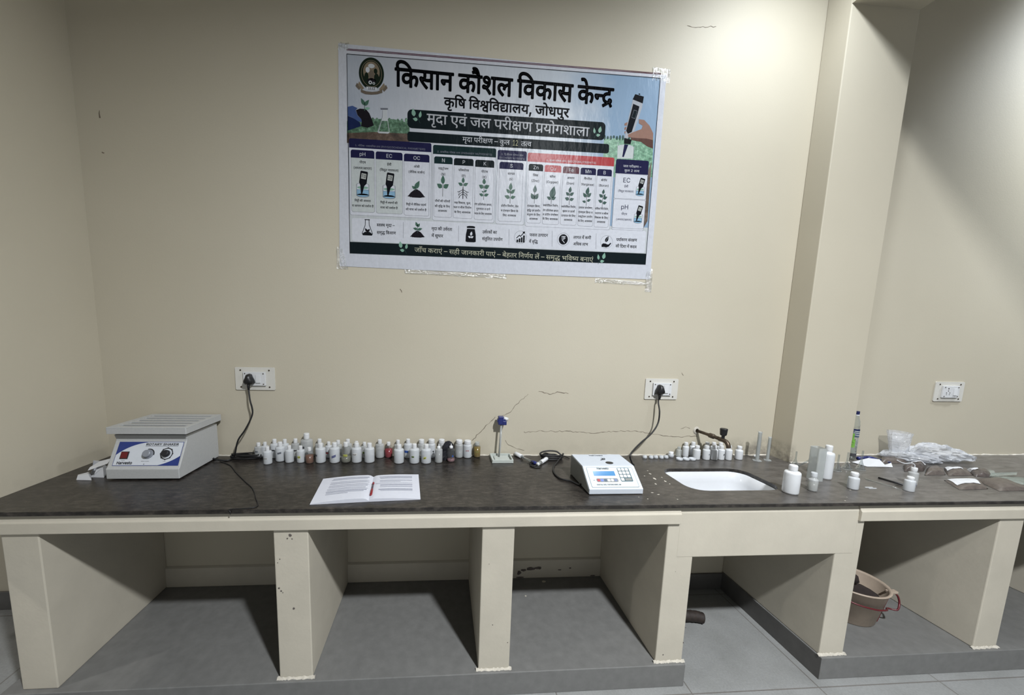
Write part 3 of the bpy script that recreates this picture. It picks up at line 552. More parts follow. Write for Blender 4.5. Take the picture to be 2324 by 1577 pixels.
76:[[470,437,470,296,379,160,312,161,226,160,92,416,29,713,100,765,143,552,243,306,305,307,343,306,391,376,391,455,391,528,350,644,318,695,291,684,260,683,255,823,323,826,380,914,380,989,380,1060,333,1124,302,1125,265,1124,205,1084,171,1051,146,1189,172,1216,249,1264,298,1265,376,1264,459,1108,459,991,459,834,392,751,403,730,412,711,450,700,486,701,518,700,568,712,594,727,594,1103,521,1103,521,1245,779,1245,779,1103,675,1103,675,1,594,1,594,581,570,568,524,558,498,559,481,558,455,565,470,504]],
77:[[207,643,428,643,428,501,207,501,207,427,207,360,178,302,159,303,140,302,98,352,62,430,39,518,39,557,39,592,66,642,100,643,126,643,126,1103,0,1103,0,1245,364,1245,364,1103,207,1103]],
78:[[338,1525,104,-217,22,-217,257,1525]],
79:[[139,1,462,1281,462,1293,89,1293,89,1457,559,1457,559,1283,236,1]],
80:[[-188,1695,-188,1736,-159,1792,-139,1793,-118,1792,-89,1736,-89,1695,-89,1652,-118,1594,-139,1595,-159,1594,-188,1652],[69,1727,46,1526,-61,1360,-138,1361,-210,1360,-318,1538,-352,1727,-283,1775,-257,1634,-189,1494,-135,1495,-77,1494,-21,1644,-5,1779]],
81:[[321,139,357,160,403,232,403,297,403,372,345,458,280,459,211,458,138,344,138,249,138,186,161,70,232,-72,302,-177,248,-283,157,-142,58,106,58,261,58,336,89,454,115,497,96,532,69,636,69,705,69,760,89,840,106,867,129,900,188,930,229,931,361,931,361,1103,0,1103,0,1245,546,1245,546,1103,442,1103,442,789,230,789,199,788,173,776,164,763,149,738,149,695,149,654,169,592,183,569,230,600,284,601,353,600,440,516,481,382,481,307,481,190,413,38,348,5]],
82:[[585,1103,482,1103,482,1,401,1,401,331,374,294,297,236,241,237,185,236,96,320,46,470,46,573,46,744,167,928,265,929,279,928,319,922,358,914,369,909,363,771,343,778,293,790,268,791,248,790,230,785,365,449,384,476,401,513,401,1103,0,1103,0,1245,585,1245],[127,575,127,470,194,368,242,369,260,368,293,380,308,391,168,741,127,684]],
83:[[-190,1231,-211,1300,-240,1452,-240,1525,-240,1658,-151,1792,-85,1793,-53,1792,1,1766,21,1745,-1,1613,-18,1630,-56,1654,-78,1655,-118,1654,-160,1564,-160,1495,-160,1428,-133,1302,-108,1231]],
84:[[-169,1231,-190,1388,-231,1570,-281,1646,-315,1647,-337,1646,-371,1628,-385,1619,-409,1765,-370,1792,-318,1793,-264,1792,-185,1690,-122,1444,-94,1231],[-113,1643,-113,1690,-80,1758,-58,1759,-35,1758,-2,1690,-2,1643,-2,1594,-35,1526,-58,1527,-80,1526,-113,1594]],
85:[[757,-275,688,-331,631,-15,600,-98,516,-240,410,-328,345,-327,255,-328,159,-176,159,-59,159,-26,170,44,181,77,119,108,40,248,40,371,40,484,117,634,177,635,227,634,294,528,294,443,294,404,277,312,257,277,198,353,218,386,218,431,218,458,200,508,175,509,150,508,112,424,112,363,112,298,150,226,209,190,241,187,272,212,312,213,322,212,344,210,351,209,345,73,340,74,328,74,323,75,283,74,238,8,238,-49,238,-120,295,-190,338,-189,419,-190,547,-4,599,145,589,142,571,138,565,139,523,138,436,180,363,274,318,430,318,545,318,632,348,758,373,803,406,860,502,912,562,913,566,913,566,1103,0,1103,0,1245,806,1245,806,1103,647,1103,647,771,599,771,540,770,469,742,445,711,423,680,398,588,398,525,398,418,478,280,562,281,565,280,575,280,582,283,580,300,578,338,578,353,578,422,619,480,645,481,687,480,732,382,732,325,732,260,699,186,672,167]],
86:[[174,1265,211,1264,269,1222,291,1173,309,1134,332,998,332,875,332,643,533,643,533,1103,402,1103,402,1245,717,1245,717,1103,614,1103,614,1,533,1,533,501,332,501,332,427,332,360,303,302,283,303,264,302,222,352,186,430,164,518,164,557,164,592,191,642,224,643,253,643,253,853,253,946,243,1046,232,1077,212,1136,169,1137,142,1136,114,1084,114,1043,114,986,161,926,218,921,210,779,135,790,46,912,46,1041,46,1158,122,1264]],
87:[[409,573,446,435,406,378,320,292,254,293,214,292,149,346,128,389,103,442,79,588,79,717,79,1103,0,1103,0,1245,391,1245,391,1103,205,1103],[262,435,288,434,338,466,360,491,159,1015,159,739,159,656,165,560,178,502,189,481,212,434]],
88:[[482,703,482,541,163,541,163,703]],
89:[[553,1103,553,1,472,1,472,361,443,322,363,264,308,265,223,264,104,458,83,645,178,684,255,826,255,935,255,1034,208,1136,171,1137,146,1136,114,1088,114,1043,114,940,195,923,187,783,122,800,46,922,46,1039,46,1150,119,1264,172,1265,213,1264,288,1194,336,1050,336,939,336,790,256,606,182,549,205,476,263,406,314,407,366,406,440,486,472,551,472,1103,390,1103,390,1245,656,1245,656,1103]],
90:[[373,-23,287,-24,158,112,88,346,88,497,88,1457,181,1457,181,511,181,406,227,242,313,148,373,149,432,148,518,242,563,406,563,511,563,1457,656,1457,656,497,656,346,586,112,458,-24]],
91:[[310,-19,244,-20,134,72,65,246,61,369,156,369,160,294,202,194,270,144,311,145,355,144,427,204,468,324,468,413,468,490,432,622,352,704,286,705,226,705,226,853,410,1281,410,1293,97,1293,97,1457,532,1457,532,1321,303,793,303,823,382,838,498,730,561,532,561,411,561,286,496,90,383,-20]],
92:[[227,-249,171,-250,87,-168,40,-26,40,67,40,184,106,342,163,375,146,448,146,545,146,632,177,758,202,803,236,860,331,912,390,913,395,913,395,1103,0,1103,0,1245,634,1245,634,1103,476,1103,476,771,427,771,369,770,298,742,273,711,227,648,227,525,227,418,306,280,390,281,394,280,404,280,411,283,406,322,406,353,406,422,448,480,473,481,516,480,561,382,561,325,561,260,527,186,501,167,585,-275,516,-331,459,-11,417,-108,308,-250],[119,69,119,-30,186,-112,229,-111,273,-112,345,-36,404,80,428,145,418,142,400,140,394,141,346,140,247,192,210,255,171,236,119,140]],
93:[[59,297,59,449,349,1457,440,1457,157,471,157,459,589,459,589,297],[402,1,402,341,402,413,402,909,490,909,490,1]],
94:[[-63,-489,-88,-510,-145,-536,-173,-535,-248,-536,-333,-378,-333,-251,-333,-138,-241,22,-162,23,-87,22,25,-90,111,-272,145,-377,83,-455,29,-290,-83,-114,-156,-113,-207,-114,-259,-192,-259,-255,-259,-332,-209,-392,-178,-391,-151,-392,-109,-370,-88,-349]],
95:[[513,627,491,610,433,586,390,587,340,586,257,626,225,653,178,594,128,488,128,417,128,376,148,294,200,240,247,241,258,240,269,243,263,278,263,315,263,378,303,432,328,433,369,432,413,328,413,273,413,216,388,152,365,133,383,86,421,4,448,-47,390,-129,363,-68,314,54,298,107,286,102,258,100,245,101,186,100,96,182,46,324,46,411,46,520,115,666,164,723,120,780,74,922,74,1015,74,1120,155,1264,231,1265,293,1264,382,1148,382,1031,382,934,336,802,295,747,315,736,359,728,379,729,413,728,468,748,496,773],[153,1005,153,938,195,832,228,799,303,896,303,1013,303,1060,269,1132,229,1133,195,1132,153,1064]],
96:[[283,289,174,288,46,466,46,643,46,756,108,902,215,972,280,973,290,973,290,1103,0,1103,0,1245,519,1245,519,1103,371,1103,371,831,296,831,263,830,194,812,168,781,152,760,126,690,126,633,126,522,214,436,281,437,331,436,414,490,455,533,482,383,458,360,401,320,371,309,371,79,296,79,263,78,194,60,168,29,151,8,126,-62,126,-119,126,-230,214,-316,281,-315,331,-316,414,-262,455,-219,482,-369,442,-408,334,-464,283,-463,174,-464,46,-286,46,-109,46,4,108,150,215,220,280,221,290,221,290,289,287,288]],
97:[[-179,1231,-206,1310,-251,1384,-294,1406,-320,1407,-340,1406,-382,1382,-402,1365,-428,1503,-405,1522,-355,1546,-326,1547,-281,1546,-211,1460,-187,1385,-183,1389,-203,1492,-241,1606,-285,1654,-316,1655,-340,1654,-372,1638,-386,1627,-409,1765,-370,1792,-318,1793,-264,1792,-185,1690,-122,1444,-94,1231]],
98:[[315,-19,251,-20,150,82,89,256,87,369,177,369,180,302,218,202,279,144,315,145,359,144,428,226,467,370,467,463,467,556,426,704,355,790,310,791,276,790,207,746,185,713,98,735,141,1457,524,1457,524,1293,219,1293,194,869,198,869,221,904,289,952,327,953,376,952,461,880,523,748,558,570,558,465,558,326,495,106,386,-20]],
99:[[170,1103,170,1,89,1,89,1103,0,1103,0,1245,273,1245,273,1103],[90,1231,69,1388,28,1570,-22,1646,-56,1647,-78,1646,-112,1628,-126,1619,-150,1765,-111,1792,-59,1793,-5,1792,74,1690,137,1444,165,1231],[146,1643,146,1690,179,1758,201,1759,224,1758,257,1690,257,1643,257,1594,224,1526,201,1527,179,1526,146,1594]],
100:[[127,131,80,265,326,563,284,670,223,760,181,761,153,760,96,728,55,687,27,835,61,866,135,912,179,913,219,912,283,862,345,748,382,653,382,1103,0,1103,0,1245,566,1245,566,1103,463,1103,463,1,382,1,382,469]],
101:[[470,437,470,296,379,160,312,161,226,160,92,416,29,713,100,765,143,552,243,306,305,307,343,306,391,376,391,455,391,528,350,644,318,695,291,684,260,683,255,823,323,826,380,914,380,989,380,1060,333,1124,302,1125,265,1124,205,1084,171,1051,146,1189,172,1216,249,1264,298,1265,376,1264,459,1108,459,991,459,834,392,751,403,730,412,711,450,700,486,701,518,700,568,712,594,727,594,1103,521,1103,521,1245,1038,1245,1038,1103,934,1103,934,1,853,1,853,1103,675,1103,675,1,594,1,594,581,570,568,524,558,498,559,481,558,455,565,470,504],[854,1231,833,1388,792,1570,742,1646,708,1647,686,1646,652,1628,638,1619,614,1765,653,1792,705,1793,759,1792,838,1690,901,1444,929,1231]],
102:[[271,445,242,444,184,416,161,395,114,450,50,602,50,705,50,760,70,840,87,867,110,900,172,930,221,931,314,931,314,1103,0,1103,0,1245,505,1245,505,1103,395,1103,395,789,211,789,180,788,154,776,145,763,130,738,130,695,130,646,158,580,174,555,220,588,275,589,349,588,447,438,447,309,447,178,364,28,289,9,318,-16,381,-60,415,-79,382,-219,325,-168,221,-54,176,3,117,8,48,66,48,131,48,174,75,232,101,233,121,232,164,190,194,141,208,136,219,137,289,136,366,218,366,307,366,372,317,444]],
103:[[519,1103,371,1103,371,699,316,699,268,698,204,666,181,637,126,560,126,431,126,334,170,208,241,148,283,149,337,148,413,198,455,243,482,95,438,54,339,0,286,1,217,0,108,104,46,300,46,441,46,570,114,748,225,840,288,841,290,841,290,1103,0,1103,0,1245,519,1245],[31,-329,279,-23,319,-23,465,-383,406,-459,289,-169,78,-459]],
104:[[341,-23,295,56,217,216,170,388,170,485,170,540,194,630,210,659,38,655,38,799,511,799,511,1103,0,1103,0,1245,696,1245,696,1103,592,1103,592,1,511,1,511,657,395,657,346,656,293,632,274,599,251,558,251,475,251,376,325,194,395,81]],
105:[[470,437,470,296,379,160,312,161,226,160,92,416,29,713,100,765,143,552,243,306,305,307,343,306,391,376,391,455,391,528,350,644,318,695,291,684,260,683,255,823,323,826,380,914,380,989,380,1060,333,1124,302,1125,265,1124,205,1084,171,1051,146,1189,172,1216,249,1264,298,1265,376,1264,459,1108,459,991,459,834,392,751,403,730,412,711,450,700,486,701,518,700,568,712,594,727,594,1103,521,1103,521,1245,1038,1245,1038,1103,934,1103,934,1,853,1,853,1103,675,1103,675,1,594,1,594,581,570,568,524,558,498,559,481,558,455,565,470,504]],
106:[[122,379,87,378,40,448,40,511,40,568,76,628,104,629,122,628,161,598,191,553,241,584,305,756,305,887,305,998,246,1132,199,1133,168,1132,138,1078,138,1033,138,1002,157,932,214,884,270,881,253,741,159,752,66,918,66,1035,66,1136,137,1264,204,1265,251,1264,333,1178,384,1008,384,881,384,742,315,508,254,443,299,364,383,174,414,87,350,-1,299,142,216,328,179,389,152,378]],
107:[[460,1103,460,699,485,746,543,798,578,799,643,798,725,632,725,479,725,386,695,178,660,79,588,161,613,224,645,392,645,475,645,568,605,660,570,661,517,660,460,515,460,1,379,1,379,387,355,348,291,292,248,293,208,292,144,350,125,395,100,452,79,594,79,709,79,1103,0,1103,0,1245,786,1245,786,1103],[160,1103,160,721,160,610,172,514,188,481,208,434,248,435,289,434,353,502,379,557,379,1103]],
108:[[170,1103,170,1,89,1,89,1103,0,1103,0,1245,273,1245,273,1103],[298,1727,275,1526,168,1360,91,1361,19,1360,-89,1538,-123,1727,-52,1775,-26,1634,41,1498,94,1499,151,1498,206,1644,222,1779]],
109:[[880,1103,880,699,905,746,963,798,998,799,1063,798,1145,632,1145,479,1145,386,1115,178,1080,79,1008,161,1033,224,1065,392,1065,475,1065,568,1025,660,990,661,937,660,880,515,880,1,799,1,799,387,775,348,711,292,668,293,628,292,564,350,545,395,519,454,508,533,479,514,420,502,380,503,338,502,245,532,212,555,192,528,167,507,208,402,319,182,380,85,326,-23,270,74,171,274,95,450,73,513,51,574,40,646,40,681,40,718,70,786,104,787,129,786,166,740,181,701,202,738,217,856,217,917,217,976,208,1072,201,1103,0,1103,0,1245,1206,1245,1206,1103],[369,645,406,644,467,658,499,675,499,690,499,709,499,1103,281,1103,288,1068,298,976,298,917,298,832,279,708,262,667,314,644],[580,1103,580,721,580,610,592,514,608,481,628,434,668,435,709,434,773,502,799,557,799,1103]],
110:[[358,445,329,444,271,416,248,395,201,450,137,602,137,705,137,760,157,840,174,867,197,900,259,930,308,931,401,931,401,1103,0,1103,0,1245,592,1245,592,1103,482,1103,482,789,298,789,267,788,241,776,232,763,217,738,217,695,217,646,245,580,261,555,307,588,362,589,436,588,534,438,534,309,534,174,436,0,337,1,239,0,84,176,25,317,86,415,143,278,262,148,337,149,453,148,453,305,453,374,404,444],[257,-267,257,-220,290,-152,312,-151,335,-152,367,-220,367,-267,367,-318,335,-384,312,-383,290,-384,257,-318]],
111:[[519,1103,371,1103,371,699,316,699,268,698,204,666,181,637,126,560,126,431,126,334,170,208,241,148,283,149,337,148,413,198,455,243,482,95,438,54,339,0,286,1,217,0,108,104,46,300,46,441,46,570,114,748,225,840,288,841,290,841,290,1103,0,1103,0,1245,519,1245]],
112:[[0,1245,515,1245,515,1103,0,1103],[537,699,517,712,494,713,470,712,420,664,374,538,356,417,279,465,291,556,311,627,288,662,239,706,209,707,169,706,126,614,126,543,126,466,169,328,251,178,309,81,255,-23,197,76,101,258,45,444,45,551,45,656,94,790,167,852,204,853,248,852,321,794,354,741,413,852,500,853,514,852,545,844,556,835]],
113:[[46,107,174,255,120,278,46,440,46,581,46,740,156,928,244,929,267,928,324,914,339,909,333,763,317,770,268,782,249,783,191,782,127,678,127,585,127,478,188,376,228,377,272,376,341,460,371,521,371,1103,0,1103,0,1245,777,1245,777,1103,452,1103,452,701,477,746,534,798,569,799,634,798,716,632,716,479,716,386,686,178,651,79,579,161,604,224,636,392,636,475,636,568,597,660,562,661,535,660,480,586,452,517,452,1,371,1,371,347,363,334,343,306,331,293,93,-23]],
114:[[77,1,77,1093,165,1093,165,1],[122,1271,97,1270,61,1338,61,1387,61,1436,97,1502,122,1503,147,1502,183,1436,183,1387,183,1338,147,1270]],
115:[[299,-23,225,-24,113,118,51,372,51,541,51,710,113,964,225,1106,299,1107,339,1106,409,1064,467,988,509,876,521,805,436,757,430,798,406,868,371,920,326,948,299,949,245,948,174,834,140,648,140,541,140,432,174,248,245,134,299,135,327,134,373,164,408,216,433,292,438,335,522,289,512,214,469,100,411,18,339,-24]],
116:[[170,1103,170,1,89,1,89,1103,0,1103,0,1245,273,1245,273,1103],[90,1231,69,1388,28,1570,-22,1646,-56,1647,-78,1646,-112,1628,-126,1619,-150,1765,-111,1792,-59,1793,-10,1792,50,1724,78,1639,103,1792,204,1793,236,1792,290,1766,310,1745,288,1613,271,1630,233,1654,211,1655,171,1654,129,1564,129,1495,129,1472,130,1453,148,1358,165,1231]],
117:[[618,1103,452,1103,452,669,474,698,528,736,567,737,631,737,631,595,580,595,534,594,482,554,452,507,452,1,371,1,371,349,347,308,276,236,226,237,179,236,96,312,46,466,46,581,46,740,156,928,244,929,267,928,324,914,339,909,333,763,317,770,268,782,249,783,191,782,127,678,127,585,127,478,188,376,228,377,272,376,341,460,371,521,371,1103,0,1103,0,1245,618,1245]],
118:[[461,1103,461,1245,1069,1245,1069,1103,965,1103,965,1,884,1,884,711,831,698,765,570,742,417,665,465,677,556,697,627,673,662,625,706,595,707,555,706,512,614,512,543,512,466,555,328,636,178,694,81,641,-23,585,70,492,246,435,424,432,523,378,546,292,598,257,629,214,572,123,458,76,405,28,541,69,580,146,666,183,709,130,784,89,928,89,1007,89,1112,174,1264,247,1265,313,1264,399,1118,399,1001,399,914,354,776,319,723,346,702,407,666,439,653,450,722,499,810,560,852,590,853,633,852,707,794,741,739,796,840,884,851,884,1103],[168,995,168,946,202,838,248,787,281,830,318,938,318,1001,318,1068,278,1132,244,1133,215,1132,168,1064]],
119:[[0,1245,780,1245,780,1103,453,1103,485,1024,485,929,485,748,406,657,417,638,437,598,446,577,477,620,539,666,573,667,638,666,721,508,721,371,721,278,691,94,656,1,584,83,609,140,641,282,641,363,641,450,600,528,565,529,526,528,484,455,491,422,499,346,499,305,499,204,454,68,376,0,328,1,271,0,168,122,73,398,29,627,100,677,128,520,195,282,274,148,320,149,361,148,414,222,414,321,414,402,369,540,329,603,299,590,264,589,259,729,333,732,404,828,404,927,404,986,374,1076,351,1103,0,1103]],
120:[[0,1245,563,1245,563,1103,453,1103,485,1024,485,929,485,748,406,657,442,592,499,422,499,305,499,204,454,68,376,0,328,1,271,0,168,122,73,398,29,627,100,677,128,520,195,282,274,148,320,149,361,148,414,222,414,321,414,402,369,540,329,603,299,590,264,589,259,729,333,732,404,828,404,927,404,986,374,1076,351,1103,0,1103]],
121:[[-179,1231,-206,1310,-251,1384,-294,1406,-320,1407,-340,1406,-382,1382,-402,1365,-428,1503,-405,1522,-355,1546,-326,1547,-281,1546,-211,1460,-187,1385,-183,1389,-203,1492,-241,1606,-285,1654,-316,1655,-340,1654,-372,1638,-386,1627,-409,1765,-370,1792,-318,1793,-264,1792,-185,1690,-122,1444,-94,1231],[-113,1633,-113,1680,-80,1748,-58,1749,-35,1748,-2,1680,-2,1633,-2,1584,-35,1516,-58,1517,-80,1516,-113,1584]],
122:[[298,-431,238,-432,149,-370,91,-268,74,-207,145,-117,157,-148,191,-224,250,-278,298,-277,364,-278,448,-154,448,-17,448,201,440,201,431,168,397,84,334,18,281,19,216,18,111,142,51,380,51,551,51,720,110,968,215,1106,283,1107,336,1106,399,1036,433,946,442,917,451,917,451,1093,536,1093,536,-27,536,-168,473,-348,365,-432],[296,175,346,174,414,264,449,436,449,555,449,670,415,848,346,948,296,949,244,948,175,842,140,664,140,555,140,442,175,270,245,174]],
123:[[369,645,400,644,450,654,478,665,486,521,461,510,409,502,380,503,338,502,245,532,212,555,192,528,167,507,208,402,319,182,380,85,326,-23,270,74,171,274,95,450,73,513,51,574,40,646,40,681,40,718,70,786,104,787,129,786,166,740,181,701,202,738,217,856,217,917,217,976,208,1072,201,1103,0,1103,0,1245,403,1245,403,1103,281,1103,288,1068,298,976,298,917,298,832,279,708,262,667,314,644]],
124:[[380,85,326,-23,270,74,171,274,95,450,73,513,51,574,40,646,40,681,40,718,70,786,104,787,129,786,166,740,181,701,202,738,217,856,217,917,217,976,208,1072,201,1103,0,1103,0,1245,494,1245,520,1264,552,1265,593,1264,668,1194,716,1050,716,939,716,790,636,606,562,549,585,476,643,406,694,407,746,406,820,486,852,551,852,1103,770,1103,770,1245,1036,1245,1036,1103,933,1103,933,1,852,1,852,361,823,322,743,264,688,265,619,264,513,394,484,519,436,502,380,503,338,502,245,532,212,555,192,528,167,507,208,402,319,182],[369,645,410,644,479,656,519,675,582,716,635,844,635,935,635,1034,588,1136,551,1137,526,1136,494,1088,494,1043,494,940,575,923,567,783,502,800,426,922,426,1039,426,1072,430,1103,281,1103,288,1068,298,976,298,917,298,832,279,708,262,667,314,644]],
}
